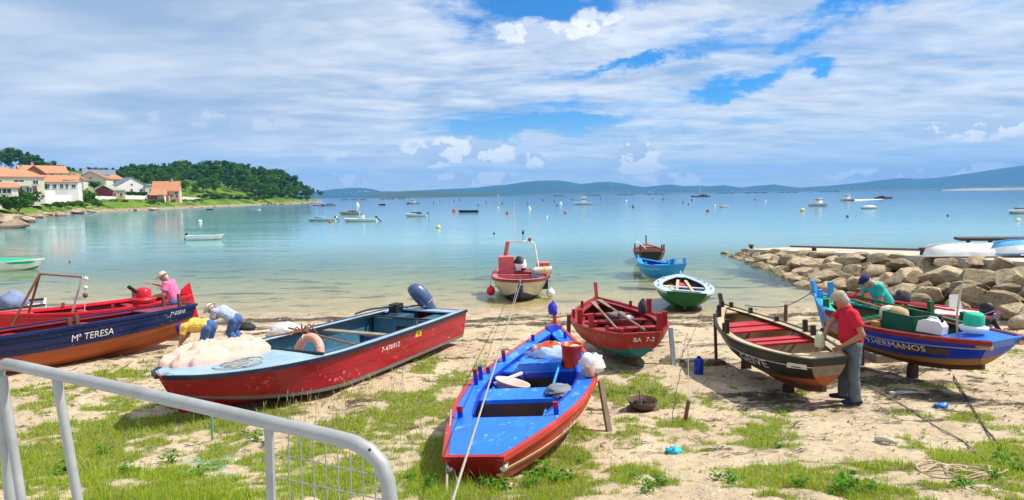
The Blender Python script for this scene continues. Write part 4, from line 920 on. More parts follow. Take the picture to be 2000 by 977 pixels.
for u in (.1, .27, .33, .55, .7, .86): b.rib(u, BLUE2)
for (u, sd, h, tp) in ((.24, 1, .14, DRED), (.245, -1, .16, DRED), (.50, 1, .26, DRED), (.545, 1, .24, None), (.58, -1, .20, DRED), (.60, 1, .09, MAROON), (.70, 1, .20, DRED), (.72, -1, .18, DRED), (.86, 1, .13, None), (.87, -1, .13, None)):
    b.pin(u, sd, BLUE2, h * .72, .052, .10, tip=tp)
for sd in (1, -1): m = MB(); m.tube([(-.16, sd * .25, b.zs(0) - .14), (.06, sd * .25, b.zs(0) - .10)], .032, 8); b.part('fairlead', m, WHITEP)
b.text('A L B A', .235, .78, .07, -1, LETTER, squeeze=1.2)
def onb(b, u, y, drop=0.0): return b.world((u * b.L, y, b.zs(u) - drop))
# things lying in the blue boat
p = onb(b, .655, -.46, .05); o = thing('bucket', 'bright red plastic bucket standing on the deck of the blue boat', 'bucket', p, .3)
m = MB(); m.lathe([(.125, .0), (.15, .30), (.158, .30), (.158, .325), (.142, .325), (.12, .02)], n=24); m.build('pail', REDPL, o)
m = MB(); m.ell((.03, -.03, .27), (.09, .07, .05)); m.build('sponge', M('pale_green_sponge', (.62, .66, .40), .9, .1, 20, .3), o)
m = MB(); m.tube([(cos(a) * .158, sin(a) * .158, .31 - .06 * abs(sin(a * 1))) for a in np.linspace(0, pi, 12)], .006, 5); m.build('handle', WHITEP, o)
def crumpled(name, label, cat, p, rad, mat, seed, n=(18, 12), amp=.35, rotz=0.0, mats=None):
    m = MB(); vs = []; N_, K_ = n
    for i in range(K_ + 1):
        th = pi * i / K_
        for k in range(N_):
            a = 2 * pi * k / N_; d = Vector((sin(th) * cos(a), sin(th) * sin(a), cos(th))); f = 1 + amp * (float(fbm(d.x * 2.2 + seed, d.y * 2.2 + d.z * 2.6 + seed, seed, 4)) - .5) * 2 + amp * .35 * sin(a * 5 + th * 7 + seed)
            vs.append((d.x * rad[0] * f, d.y * rad[1] * f, max(-rad[2] * .55, d.z * rad[2] * f)))
    fs = [(i * N_ + k, i * N_ + (k + 1) % N_, (i + 1) * N_ + (k + 1) % N_, (i + 1) * N_ + k) for i in range(K_) for k in range(N_)]; m.add(vs, fs, True)
    if mats:
        for j, f in enumerate(m.f): c = Vector(m.v[f[0]]); m.mi[j] = mats(c)
    o = m.build(name, mat, loc=p, rot=rotz); tag(o, label, cat); return o
BAGW = M('pale_blue_plastic', (.50, .68, .84), .35, .1, 4); BAGG = M('green_print', (.05, .42, .08), .4, .1, 4); BAGR = M('red_print', (.62, .10, .04), .4, .1, 4)
crumpled('plastic_bag', 'crumpled pale blue shopping bag with green and red print in the blue boat', 'bag', onb(b, .72, -.10, .05) + Vector((0, 0, .09)), (.34, .22, .17), [BAGW, BAGG, BAGR], 4, rotz=-.5, mats=lambda c: (1 if c.y > .03 else 2) if c.z > .05 and abs(c.x + .06) < .14 and abs(c.y) < .13 else 0)
crumpled('red_net_bag', 'small red net bag under the shopping bag in the blue boat', 'bag', onb(b, .69, -.02, .05) + Vector((0, 0, .04)), (.13, .1, .06), REDB, 5)
p = onb(b, .56, .38, .30); o = thing('basket', 'pale pink plastic tub tipped between thwart and bulkhead of the blue boat', 'tub', p, .4); m = MB(); m.lathe([(.19, 0), (.235, .2), (.25, .2), (.25, .225), (.215, .215), (.17, .03)], n=20, rot=(0, .25, 0)); m.build('tub', PINKB, o); m = MB(); m.bar((-.22, 0, .22), (.22, .05, .30), .04, .03); m.build('handle', WHITEP, o)
o = MB().box((0, 0, 0), (.2, .34, .2)).build('crate', YEL, loc=onb(b, .60, -.05, .44), rot=.2); tag(o, 'yellow plastic box inside the dark hatch of the blue boat', 'box')
a_ = onb(b, .65, -.30, -.02); c_ = onb(b, .28, -.28, .30); o = thing('oar', 'thin pale blue pole leaning over the thwart of the blue boat', 'pole', c_); m = MB(); m.tube([(0, 0, 0), a_ - c_], .018, 8); m.build('shaft', SKYB, o); m = MB(); m.tube([(a_ - c_) * .52, (a_ - c_) * .56], .03, 8); m.build('collar', BLKR, o)
p = b.world((.555 * b.L, -.80, b.zs(.55) + .12)); crumpled('cloth', 'white cloth bundled over the tholepin of the blue boat', 'cloth', p, (.17, .16, .15), CLOTHW, 8)
crumpled('cloth', 'grey rag lying on the blue boat thwart', 'cloth', onb(b, .43, -.42, .05) + Vector((0, 0, .03)), (.16, .22, .05), M('grey_rag', (.18, .19, .22), .9, .3, 8), 9)
p = b.world((.53 * b.L, -.78, b.zs(.53) + .01)); o = thing('tin', 'open rusty pink tin on the side deck of the blue boat', 'tin', p); m = MB(); m.lathe([(.075, 0), (.08, .13), (.07, .13), (.066, .02)], n=14); m.build('can', M('pinkish_tin', (.5, .25, .2), .4, .2, 8), o)
p = b.world((b.L + .02, .02, b.zs(1) + .22)); crumpled('cap', 'purple blue cloth hanging on the stem of the blue boat', 'cloth', p, (.08, .10, .13), M('purple_cloth', (.05, .05, .42), .9, .2, 6), 11)
e = b.world((.52 * b.L, -b.hb(.52) - .07, b.zs(.5) - .05)); prop((e.x + .10, e.y - .28, G(e.x + .1, e.y - .28)), (e.x + .0, e.y, e.z), 'grey wooden prop leaning against the right side of the blue boat')
block(-.03, 6.9, .2, .80, 'timber block under the aft keel of the blue boat', 1.3); block(.5, 8.9, .2, .80, 'timber block under the fore keel of the blue boat', 1.3)

# ---- 2 the big red motor boat
b = Boat('motor_boat', 'big crimson motor boat with pale blue deck and blue interior beached at left', (-2.02, 15.0), (-4.78, 8.1), .38, 2.06, .70, tw=.90, m=.60, ps=.9, pb=2.0, rb=.52, ss=.02, sb=.12, ks=.0, kb=.22, srake=.05, brake=.55, c=.92, e=.10, cb=.40, eb=.45, tc=.36, pitch=radians(2.2), minhb=.05); RMB = b
b.shell(TEALI); b.planks([0, .36, .43, .66, 1], [RED2, M('grey_bottom_paint', (.16, .15, .14), .8, .2, 5, .2), RED2, RED2], lap=.008, name='hull_panel'); b.transom([(0, .45, M('grey_bottom_paint')), (.45, 1, RED2)])
b.stem(RED2, .12, .0, .03); b.rail('gunwale', STEELB, .16, .04, .0, 0.0); b.rail('rubber_fender', M('black_navy_rubber', (.014, .016, .035), .5, .2, 6), -.002, .06, .045, -.012, 0, 1, 44)
b.rail('inner_rail', BLKR, .19, .05, -.163, -.008, .12, .70)
b.stripe(.66, RED2, None, .006, .010, 0, .42, 'hull_step', .02)
b.deck('fore_deck', STEELB, .70, .985, .012, .04, 20, .03); m = MB(); y = b.yin(.70, b.zs(.7) - .05); m.box((.70 * b.L, 0, b.zs(.7) + .0), (.05, 2 * y - .1, .09)); b.part('deck_edge', m, BLKR); b.bulkhead(.705, .06, TEALI)
b.floor(.08, .70, .12, M('pale_floor_paint', (.42, .50, .50), .7, .15, 3), 5)
for (u0, u1, yy0, yy1, nm) in ((.02, .17, -.90, -.30, 'stern_locker'), (.02, .17, .30, .90, 'stern_locker')):
    m = MB(); m.box(((u0 + u1) / 2 * b.L, (yy0 + yy1) / 2 * .92, .38), ((u1 - u0) * b.L, (yy1 - yy0) * .92, .50)); b.part(nm, m, TEALI)
m = MB(); m.box((.175 * b.L, 0, .39), (.04, .58, .54)); pl = b.part('well_bulkhead', m, TEALI); m = MB(); m.box((.175 * b.L + .025, .0, .35), (.015, .34, .26)); b.part('shade_panel', m, DARK, pl)  # dark plate paints the shade of a hole that is not cut
m = MB(); m.box((.18 * b.L + .01, -.0, .68), (.09, 1.7, .03)); b.part('deck_edge', m, BLKR); b.deck('stern_deck', STEELB, .005, .05, .01, .03)
m = MB(); m.box((.40 * b.L, 0, .62), (.20, 1.78, .035)); b.part('thwart', m, GREYW)
m = MB(); m.box((.40 * b.L, .05, .36), (.06, .06, .5)); b.part('thwart_leg', m, NAVY)
m = MB(); m.box((.30 * b.L, -.3, .28), (.22, .2, .26)); b.part('engine_box', m, NAVY)
b.text('7-476912', .50, .80, .095, 1, LETTER, squeeze=1.25)
m = MB(); q_ = [b.pt(.315 + du, t_, 1, .014) for du, t_ in ((.016, .80), (-.016, .80), (-.016, .93), (.016, .93))]; r_ = [p + Vector((0, -.02, 0)) for p in q_]; m.add(q_ + r_, [(0, 1, 2, 3), (7, 6, 5, 4), (0, 4, 5, 1), (1, 5, 6, 2), (2, 6, 7, 3), (3, 7, 4, 0)]); pt_ = b.part('yellow_plate', m, YEL)
m = MB(); c_ = sum((Vector(p) for p in q_), Vector()) / 4 + Vector((0, .012, .0)); m.ell(c_, (.02, .008, .025)); b.part('emblem', m, BLKR, pt_)
for u in (.3, .52): m = MB(); m.tube([b.world((0, 0, 0)) * 0 + Vector((u * b.L, -.86 if u > .4 else .90, b.zs(u) + .01)), Vector((u * b.L, -.86 if u > .4 else .90, b.zs(u) + .09))], .014, 6); b.part('rowlock', m, M('brass', (.5, .36, .12), .4, .1, 5, metal=.8))
def outboard(par, x, y, z, sc, tilt, cowl, yaw=0.0, tall=1.0):
    "motor: cowl, clamp bracket, leg, gear case, propeller"
    R = Matrix.Rotation(yaw, 3, 'Z') @ Matrix.Rotation(tilt, 3, 'Y'); o_ = Vector((x, y, z))
    def T(p): return o_ + R @ (Vector(p) * sc)
    m = MB(); rings = []
    for (zz, a, b_, cx) in ((.10, .15, .12, -.02), (.16, .22, .16, -.03), (.30, .25, .175, -.04), (.44, .235, .17, -.035), (.54, .17, .13, -.02), (.57, .06, .05, -.01)):
        rings.append([T((cx + a * cos(k * pi / 8) / tall ** .5, b_ * sin(k * pi / 8), .10 + (zz - .10) * tall)) for k in range(16)])
    m.loft(rings); cw = m.build('motor_cowl', cowl, par)
    m = MB(); m.loft([[T((-.03 + .222 * cos(k * pi / 8) * 1.03 / tall ** .5, .165 * sin(k * pi / 8) * 1.03, zz)) for k in range(16)] for zz in (.175, .20)]); m.build('cowl_band', STEEL, cw)
    m = MB(); m.loft([[T((-.02 + a * cos(k * pi / 6), b_ * sin(k * pi / 6), zz)) for k in range(12)] for (zz, a, b_) in ((.12, .13, .10), (-.05, .10, .07), (-.30, .07, .035), (-.55, .09, .025), (-.70, .10, .03))]); m.build('motor_leg', cowl, par)
    m = MB(); m.tube([T((.15, 0, -.62)), T((.02, 0, -.62)), T((-.18, 0, -.62))], [.03 * sc, .05 * sc, .03 * sc], 8); m.bar(T((-.02, 0, -.66)), T((-.06, 0, -.80)), .02 * sc, .10 * sc); gc = m.build('gear_case', cowl, par)
    m = MB()
    for k in range(3): a = k * 2.1; m.bar(T((-.20, 0, -.62)), T((-.20, .11 * cos(a), -.62 + .11 * sin(a))), .015 * sc, .07 * sc)
    m.build('propeller', STEEL, gc)
    m = MB(); m.bar(T((.10, -.10, .02)), T((.10, -.10, -.25)), .05 * sc, .03 * sc); m.bar(T((.10, .10, .02)), T((.10, .10, -.25)), .05 * sc, .03 * sc); m.bar(T((.10, -.12, 0)), T((.10, .12, 0)), .06 * sc, .06 * sc); m.build('clamp_bracket', BLKR, par)
om = thing('outboard_motor', 'dark blue grey outboard motor tilted up on the red motor boat stern', 'motor', b.world((.02, 0, .70)), (0, 0, b.hd)); outboard(om, 0, .0, .0, 1.0, radians(40), M('slate_blue_cowl', (.07, .11, .22), .28, .1, 2, spec=.6), yaw=-1.0, tall=1.45)
p = b.world((.635 * b.L, .18, .56)); o = thing('lifebuoy', 'faded pink lifebuoy standing behind the fore deck of the red motor boat', 'lifebuoy', p, (radians(72), 0, b.hd + pi / 2 - .2)); m = MB(); m.torus((0, 0, 0), .30, .075); m.build('ring', M('faded_pink_foam', (.80, .36, .26), .6, .08, 4, wear=(.7, .6, .5), amt=.25), o)
m = MB(); m.tube([(-.36, .0, .04), (-.2, -.18, .08), (.0, -.22, .09), (.18, -.08, .09), (.3, .12, .07)], .012, 6); m.build('grab_line', CLOTHW, o)
for a in (.5, 2.1, 3.7, 5.3): m = MB(); m.torus((.30 * cos(a), .30 * sin(a), 0), .077, .006, (pi / 2, 0, a), 14, 5); m.build('band', CLOTHW, o)
def tarp(name, label, cat, b, u0, u1, y0, y1, h, mat, seed, base=0.0, n=(150, 60)):
    "heaped cloth with folds, laid over what is below"
    th = np.linspace(0, 2 * pi, n[0] + 1); rr = np.linspace(0.001, 1, n[1]); R_, T_ = np.meshgrid(rr, th, indexing='ij'); edge = 1 + .22 * (fbm(np.cos(T_) * 1.6 + seed, np.sin(T_) * 1.6 + seed, seed, 3) - .5) * 2
    U = np.cos(T_) * R_ * edge; V_ = np.sin(T_) * R_ * edge; e = np.clip(1 - R_ ** 3, 0, 1)
    fold = fbm(U * 2.6 + seed, V_ * 2.4, seed + 3, 4) - .5; rid = 1 - np.abs(fbm(U * 2.4 + 4, V_ * 1.5 + seed, seed + 5, 3) - .5) * 6; rid = np.clip(rid, 0, 1)
    rg = lambda a, c, sd_, o_=3: 1 - np.clip(np.abs(fbm(a, c, seed + sd_, o_) - .5) * 4.5, 0, 1)
    Z = e ** .5 * h * np.clip(.38 + .9 * fold + .46 * rg(U * 1.1 + V_ * 2.6, V_ * 1.2 - U * .5, 8) + .30 * rg(U * 3.2 - V_ * 1.4, V_ * 1.6 + U, 9) + .12 * rg(U * 4 + V_ * 7, V_ * 2 - U * 2, 10), .05, 2) + .012
    Xl = (u0 + u1) / 2 * b.L + U * (u1 - u0) / 2 * b.L; Yl = (y0 + y1) / 2 + V_ * (y1 - y0) / 2
    zb = np.vectorize(b.zs)(np.clip(Xl / b.L, 0, 1)) + base; me = grid_mesh(name, Xl, Yl, zb + Z - .03 * (R_ > .99), mat)
    o = put(name, me); o.location = b.o.location; o.rotation_euler = b.o.rotation_euler; tag(o, label, cat); return o
tarp('tarpaulin', 'crumpled pale pink cloth sheet heaped on the red motor boat bow', 'cloth', b, .69, .945, -.92, .08, .24, M('pale_pink_canvas', (.66, .44, .36), .9, .14, 1.6, 1.0, bscale=6,  dirt=(.70, .62, .44), damt=.9), 21)
m = MB(); pts = []
for k in range(90): a = k * .33; r_ = .16 + .10 * sin(k * .21); pts.append((.86 * b.L + r_ * cos(a) * 1.6, .30 + r_ * sin(a), b.zs(.86) + .035 + .01 * sin(k * .7)))
m.tube(pts, .008, 5); o = m.build('rope_coil', ROPE); o.location = b.o.location; o.rotation_euler = b.o.rotation_euler; tag(o, 'thin grey rope coiled on the red motor boat fore deck', 'rope')
RSTR = M('rust_brown_pipe', (.22, .09, .05), .8, .25, 6); p = b.world((.52 * b.L, -.55, .66)); o = thing('anchor', 'rusty brown folding anchor hung over the far gunwale of the red motor boat', 'anchor', p, (0, 0, b.hd)); m = MB(); m.tube([(-.75, .9, -.34), (0, -.1, .10), (.12, -.35, .18)], .02, 6); m.build('shank', RSTR, o)
for k in range(4): m = MB(); a = k * 1.4; m.tube([(0, -.1, .10), (cos(a) * .16, -.12 + sin(a) * .1, .22), (cos(a) * .34, -.10 + sin(a) * .2, .10 - .05 * k)], .016, 6); m.build('fluke', RSTR, o)
rope([b.world((.60 * b.L, -.88, .76)), b.world((.52 * b.L, -.6, .78)), b.world((.44 * b.L, -.9, .78))], .02, 'knotted brown rope along the far gunwale of the red motor boat', RSTR)
rope([b.world((.26 * b.L, -.86, .80)), b.world((.16 * b.L, -.7, .84)), b.world((.08 * b.L, -.35, .80)), b.world((.02 * b.L, -.1, .78))], .022, 'dark fuel hose and rope heaped on the red motor boat stern', BLKR, -.03)
m = MB(); m.box((0, 0, 0), (.3, .22, .2)); o = m.build('fuel_can', BLKR, loc=b.world((.10 * b.L, -.55, .80)), rot=b.hd); tag(o, 'black fuel can on the red motor boat stern locker', 'can')

# ---- 3 the dark red boat
def dorna(name, label, stern, bow, z0, B, D, **k):
    return Boat(name, label, stern, bow, z0, B, D, **dict(dict(tw=.34, m=.45, ps=.8, pb=1.9, ss=.08, sb=.14, ks=.26, kb=.12, srake=.35, brake=.35, c=.86, e=.20), **k))
b = dorna('fishing_boat', 'dark red wooden boat with teal bottom propped on the sand right of the blue boat', (2.38, 11.4), (2.08, 15.0), .52, 1.95, .68, heel=radians(-1)); DRB = b
b.shell(MAROON); b.planks([0, .36, .52, .62, .74, .87, 1], [TEAL, TEAL, DRED, DRED, DRED, DRED], lap=.026); b.transom([(0, .53, TEAL), (.53, .8, DRED), (.8, 1, DRED)])
b.keel(BROWN, .07, .12); b.stem(DRED, .08, .34); b.rail('gunwale', MAROON, .05, .05, .03); b.rail('side_deck', MAROON, .20, .03, -.03, .03, .12, 1.0); b.deck('bow_deck', MAROON, .86, .985, .03, .03)
for u in (.30, .52, .70): b.thwart(u, .2, .10, DRED)
for u in (.12, .22, .4, .48, .6, .8): b.rib(u, MAROON)
b.floor(.15, .75, b.zk(.4) + .12, BROWN)
for (u, sd, h) in ((.10, 1, .10), (.16, -1, .30), (.04, -1, .34), (.30, -1, .10), (.35, 1, .30), (.55, 1, .16), (.58, -1, .3), (.22, 1, .28), (.02, 1, .08), (.75, -1, .12), (.8, 1, .12)): b.pin(u, sd, DRED, h, .10 if h > .2 else .06, .06)
b.text('7B', .0, .82, .12, 1, LETTER) if False else None
for y, tx in ((.10, 'BA'), (-.14, '7-2')):
    cu = bpy.data.curves.new('letters', 'FONT'); cu.body = tx; cu.size = .13; cu.extrude = .002; ob = bpy.data.objects.new('letters', cu); COL.objects.link(ob); bpy.context.view_layer.update(); me = bpy.data.meshes.new_from_object(ob.evaluated_get(bpy.context.evaluated_depsgraph_get())); bpy.data.objects.remove(ob)
    me.materials.clear(); me.materials.append(LETTER); o = put('lettering', me, b.o, (-.36 * (b.zs(0) - b.zk(0)) * .83 - .02, y + .06, b.zs(0) - .17), (radians(90 + 17), 0, -pi / 2))
    o.rotation_euler = (Matrix.Rotation(-pi / 2, 3, 'Z') @ Matrix.Rotation(radians(90 + 19), 3, 'X')).to_euler()
def oar(a, c, label, mat=GREYW, blade=True):
    a = Vector(a); c = Vector(c); o = thing('oar', label, 'oar', a); d = c - a; m = MB(); m.tube([(0, 0, 0), d * .7], .026, 8); m.build('shaft', mat, o)
    if blade: m = MB(); m.bar(d * .68, d, .06, .02, w2=.13, h2=.015); m.build('blade', mat, o)
oar(b.world((.12 * b.L, .30, b.zs(.1) - .02)), b.world((.93 * b.L, .16, b.zs(.9) - .02)), 'weathered grey oar lying left in the dark red boat'); oar(b.world((.05 * b.L, -.18, b.zs(.1) - .01)), b.world((.95 * b.L, -.02, b.zs(.9) - .0)), 'long weathered oar lying right in the dark red boat')
crumpled('net', 'small bundle of grey net on the oars in the dark red boat', 'net', b.world((.52 * b.L, -.05, b.zs(.5) + .0)), (.20, .12, .09), M('grey_net', (.2, .18, .18), .95, .3, 20, .5), 31); crumpled('cloth', 'white rag on the thwart of the dark red boat', 'cloth', b.world((.5 * b.L, -.32, b.zs(.5) - .05)), (.1, .08, .06), CLOTHW, 33)
crumpled('net', 'dark net hung on the left tholepin of the dark red boat', 'net', b.world((.5 * b.L, -.62, b.zs(.5) + .14)), (.09, .09, .2), M('dark_net', (.06, .05, .07), .95, .3, 20, .5), 35)
e = b.world((.22 * b.L, -b.hb(.22) - .08, b.zs(.2) - .1)); prop((e.x + .06, e.y - .1, G(e.x, e.y - .1)), (e.x, e.y, e.z), 'pale blue wooden prop at the right side of the dark red boat', PALE, .10)
e = b.world((.5 * b.L, .99, b.zs(.5) - .02)); prop((e.x - .05, e.y - .1, G(e.x, e.y - .1)), (e.x - .02, e.y, e.z + .1), 'dark rope wound prop at the left side of the dark red boat', BROWN, .10)
for u in (.3, .62): p = b.world((u * b.L, 0, b.zk(u) - .12)); block(p.x, p.y, .2, p.z, 'timber block under the keel of the dark red boat, ' + ('near the stern' if u < .5 else 'near the bow'), b.hd)
p = Vector((3.42, 11.1, G(3.42, 11.1))); o = thing('drum', 'small blue plastic drum on the sand beside the dark red boat', 'drum', p); m = MB(); m.lathe([(.075, 0), (.085, .03), (.085, .26), (.06, .30), (.03, .30)], n=14); m.build('body', BLUE2, o); m = MB(); m.lathe([(.035, .30), (.035, .335)], n=10); m.build('cap', BLKR, o)

# ---- 4 black boat with red thwarts
b = dorna('fishing_boat', 'black hulled wooden boat with tan rim and red thwarts beside the man in red', (4.60, 8.85), (4.42, 12.75), .74, 1.42, .64, ss=.08, sb=.16, tw=.36, heel=radians(-3)); GEI = b
b.shell(TAN); b.planks([0, .28, .44, .60, .76, .88, 1], [ORANGE, ORANGE, BLACK, BLACK, BLACK, BLACK], lap=.016); b.transom([(0, .5, ORANGE), (.5, .82, GREYW), (.82, 1, BLACK)])
b.keel(BROWN, .06, .10); b.stem(BLACK, .07, .2); b.rail('gunwale', BLACK, .02, .05, .03); b.rail('side_deck', TAN, .15, .03, -.022, .012, 0, 1); b.rail('coaming', BLACK, .165, .05, -.152, .004, .1, .94); b.deck('stern_deck', TAN, .01, .13, .03, .03); b.deck('bow_deck', TAN, .86, .99, .02, .03)
b.thwart(.70, .34, .06, REDB); b.thwart(.61, .32, .06, REDB); b.thwart(.43, .18, .07, REDB); b.thwart(.36, .14, .07, REDB)
for u in (.18, .27, .33, .5, .55, .8): b.rib(u, TAN)
b.floor(.12, .8, b.zk(.4) + .10, GREYW); b.stripe(.79, WHITEP, None, .003, .014, h=.012)
for (u, sd, h) in ((.95, 1, .12), (.93, -1, .10), (.80, 1, .22), (.82, -1, .10), (.66, -1, .08), (.52, 1, .24), (.56, 1, .14), (.45, -1, .20), (.38, -1, .16), (.28, -1, .2)): b.pin(u, sd, BLACK, h, .07, .06)
b.text('GEIVE', .39, .72, .135, 1, LETTER, squeeze=1.5, off=.024)
m = MB(); q_ = [b.pt(u_, t_, 1, .02) for u_, t_ in ((.10, .74), (.02, .74), (.02, .86), (.09, .86))]; m.add(q_ + [p - Vector((0, .03, 0)) for p in q_], [(0, 1, 2, 3), (7, 6, 5, 4), (0, 4, 5, 1), (1, 5, 6, 2), (2, 6, 7, 3), (3, 7, 4, 0)]); b.part('white_patch', m, WHITEP)
e = b.world((.86 * b.L, b.hb(.86) + .045, b.zs(.86) - .02)); prop((e.x - .02, e.y - .22, G(e.x, e.y - .22)), (e.x, e.y, e.z), 'brown wooden prop at the left bow of the black boat', BROWN, .06); o = MB().box((0, 0, .02), (.34, .24, .10), taper=(.8, .8)).build('foot_block', BROWN, loc=(e.x - .02, e.y - .22, G(e.x, e.y - .22)), rot=.3); tag(o, 'dark block under the left bow prop of the black boat', 'block')
for u in (.28, .7): p = b.world((u * b.L, 0, b.zk(u) - .10)); block(p.x, p.y, .2, p.z, 'timber block under the keel of the black boat, ' + ('near the stern' if u < .5 else 'near the bow'), b.hd)

# ---- 5 the blue boat with brown rim on the right
b = dorna('fishing_boat', 'blue sided wooden boat with ochre bottom and brown rim at right', (7.38, 9.42), (6.50, 12.95), .86, 1.45, .66, ss=.10, sb=.20, tw=.42, m=.48, heel=radians(-4), srake=.75); HER = b
b.shell(wood('green_brown_interior', (.10, .12, .07))); BLUEH = paint('royal_blue_paint', (.006, .045, .50), (.10, .08, .06), .30, .4); b.planks([0, .26, .46, .62, .76, .88, 1], [OCHW, OCHW, BLUEH, BLUEH, BLUEH, BLUEH], lap=.010); b.transom([(0, .48, OCHW), (.48, .78, BLUEH), (.78, 1, BLUE)])
b.keel(BROWN, .06, .08); b.stem(SKYB, .07, .24); b.rail('gunwale', MAROON, .05, .07, .035, 0, 0, .72); b.rail('gunwale', SKYB, .05, .07, .035, 0, .72, 1.0); b.rail('side_deck', TURQ, .18, .03, -.05, .03, .62, 1.0); b.rail('side_deck', BROWN, .13, .03, -.05, .03, 0.0, .62); b.deck('bow_deck', TURQ, .83, .985, .02, .03); b.deck('stern_deck', BLUE, .005, .16, .02, .03)
b.stripe(.80, TAN, None, .003, .016, h=.018); b.text('9.HERMANOS', .455, .72, .105, 1, LETTER, squeeze=1.1)
m = MB(); us = np.linspace(.10, .32, 8); m.loft([[b.pt(u, .60, 1, .016), b.pt(u, .60, 1, .004), b.pt(u, .74, 1, .004), b.pt(u, .74, 1, .016)] for u in us], True, True, False); b.part('worn_patch', m, BROWN)
for sd in (1, -1): m = MB(); q_ = b.pt(.0, .86, sd); m.tube([q_ + Vector((-.06, 0, 0)), q_ + Vector((.16, .03 * sd, 0))], .045, 8); b.part('fairlead', m, TAN)
for u in (.62, .36): b.thwart(u, .2, .1, GREENP)
b.thwart(.52, .14, .04, BROWN)
for u in (.2, .28, .44, .7): b.rib(u, GREENP)
b.floor(.12, .8, b.zk(.4) + .10, BROWN); m = MB(); m.box((.43 * b.L, .50, b.zs(.43) - .16), (.12, .10, .42)); b.part('upright_board', m, OCHW)
m = MB(); m.box((.60 * b.L, .62, b.zs(.6) + .03), (.9, .03, .10)); b.part('wash_board', m, BROWN)
for (u, sd, h) in ((.93, 1, .16), (.92, -1, .3), (.8, 1, .14), (.78, -1, .14), (.42, -1, .28), (.25, -1, .2)): b.pin(u, sd, GREENP if u < .9 else SKYB, h, .09, .07)
for u in (.35, .68): p = b.world((u * b.L, 0, b.zk(u) - .08)); block(p.x, p.y, .2, p.z, 'timber block under the keel of the blue and ochre boat, ' + ('near the stern' if u < .5 else 'near the bow'), b.hd)
# things in it
p = b.world((.17 * b.L, .33, b.zs(.15) - .02)); o = thing('jerry_can', 'white plastic jerry can standing in the stern of the blue and ochre boat', 'can', p, b.hd + .25); o.scale = (.8, .8, .8); JW = M('white_plastic', (.80, .80, .78), .45, .05, 4); m = MB(); m.prism([(-.26, 0), (.24, 0), (.20, .22), (.05, .27), (-.20, .26), (-.27, .16)], -.11, .11); m.build('can_body', JW, o); m = MB(); m.tube([(-.14, 0, .27), (-.10, 0, .32), (.02, 0, .32), (.06, 0, .27)], .018, 6); m.build('handle', JW, o); m = MB(); m.lathe([(.03, .25), (.03, .31)], (-.2, 0, 0), 10); m.build('screw_cap', BLKR, o)
p = b.world((.05 * b.L, -.02, b.zs(.05) - .0)); o = thing('tub', 'white and green plastic basket of net on the stern of the blue and ochre boat', 'basket', p); o.scale = (.74, .74, .9); m = MB(); m.lathe([(.20, 0), (.26, .05), (.27, .10), (.2, .12)], n=18); m.build('white_rim', JW, o); m = MB(); m.lathe([(.17, .09), (.19, .16), (.185, .30), (.15, .34), (.05, .33)], n=18); m.build('green_net', M('sea_green_net', (.02, .50, .30), .6, .15, 12, .4), o)
BAMB = M('pale_cane', (.55, .46, .30), .7, .15, 6); m = MB(); m.tube([(0, 0, 0), (-.05, -.03, .35), (.03, .02, .75), (.09, .02, 1.02)], [.02, .018, .016, .012], 6); o = m.build('pole', BAMB, loc=b.world((.10 * b.L, .08, b.zs(.1) - .05))); tag(o, 'pale cane pole standing up from the stern of the blue and ochre boat', 'pole')
p = b.world((.36 * b.L, .0, b.zs(.36) - .15)); o = thing('crate', 'dark green fish crate in the middle of the blue and ochre boat', 'crate', p, b.hd); GCR = M('dark_green_plastic', (.006, .10, .055), .5, .1, 4)
for nm, c, d in (('crate_side', (0, -.3, .15), (.62, .03, .36)), ('crate_side', (0, .3, .15), (.62, .03, .36)), ('crate_end', (-.3, 0, .15), (.03, .57, .36)), ('crate_end', (.3, 0, .15), (.03, .57, .36)), ('crate_base', (0, 0, -.02), (.6, .6, .03))): m = MB(); m.box(c, d); m.build(nm, GCR, o)
p = b.world((.45 * b.L, .02, b.zs(.45) + .10)); o = thing('buoy', 'tan and brown oblong float lying in the blue and ochre boat', 'float', p, (0, radians(90), b.hd + .3)); m = MB(); m.lathe([(.02, -.24), (.12, -.2), (.155, -.08), (.155, .02)], n=16); m.build('brown_half', M('tan_foam', (.50, .33, .17), .8, .12, 4, .2), o); m = MB(); m.lathe([(.155, .02), (.155, .1), (.12, .2), (.02, .24)], n=16); m.build('pale_half', M('cream_foam', (.74, .64, .46), .8, .1, 4), o)
oar(b.world((.80 * b.L, -.25, b.zs(.8) + .06)), b.world((.22 * b.L, .05, b.zs(.2) + .05)), 'long brown oar across the blue and ochre boat', OCHW); oar(b.world((.75 * b.L, -.38, b.zs(.8) + .10)), b.world((.15 * b.L, -.32, b.zs(.2) + .08)), 'dark green oar along the far side of the blue and ochre boat', GREENP)
rope([b.world((.30 * b.L, .2, b.zs(.3) - .1)), b.world((.2 * b.L, .1, b.zs(.2) + .02)), b.world((.12 * b.L, .3, b.zs(.1)))], .014, 'teal rope lying in the stern of the blue and ochre boat', GREENR, .03)

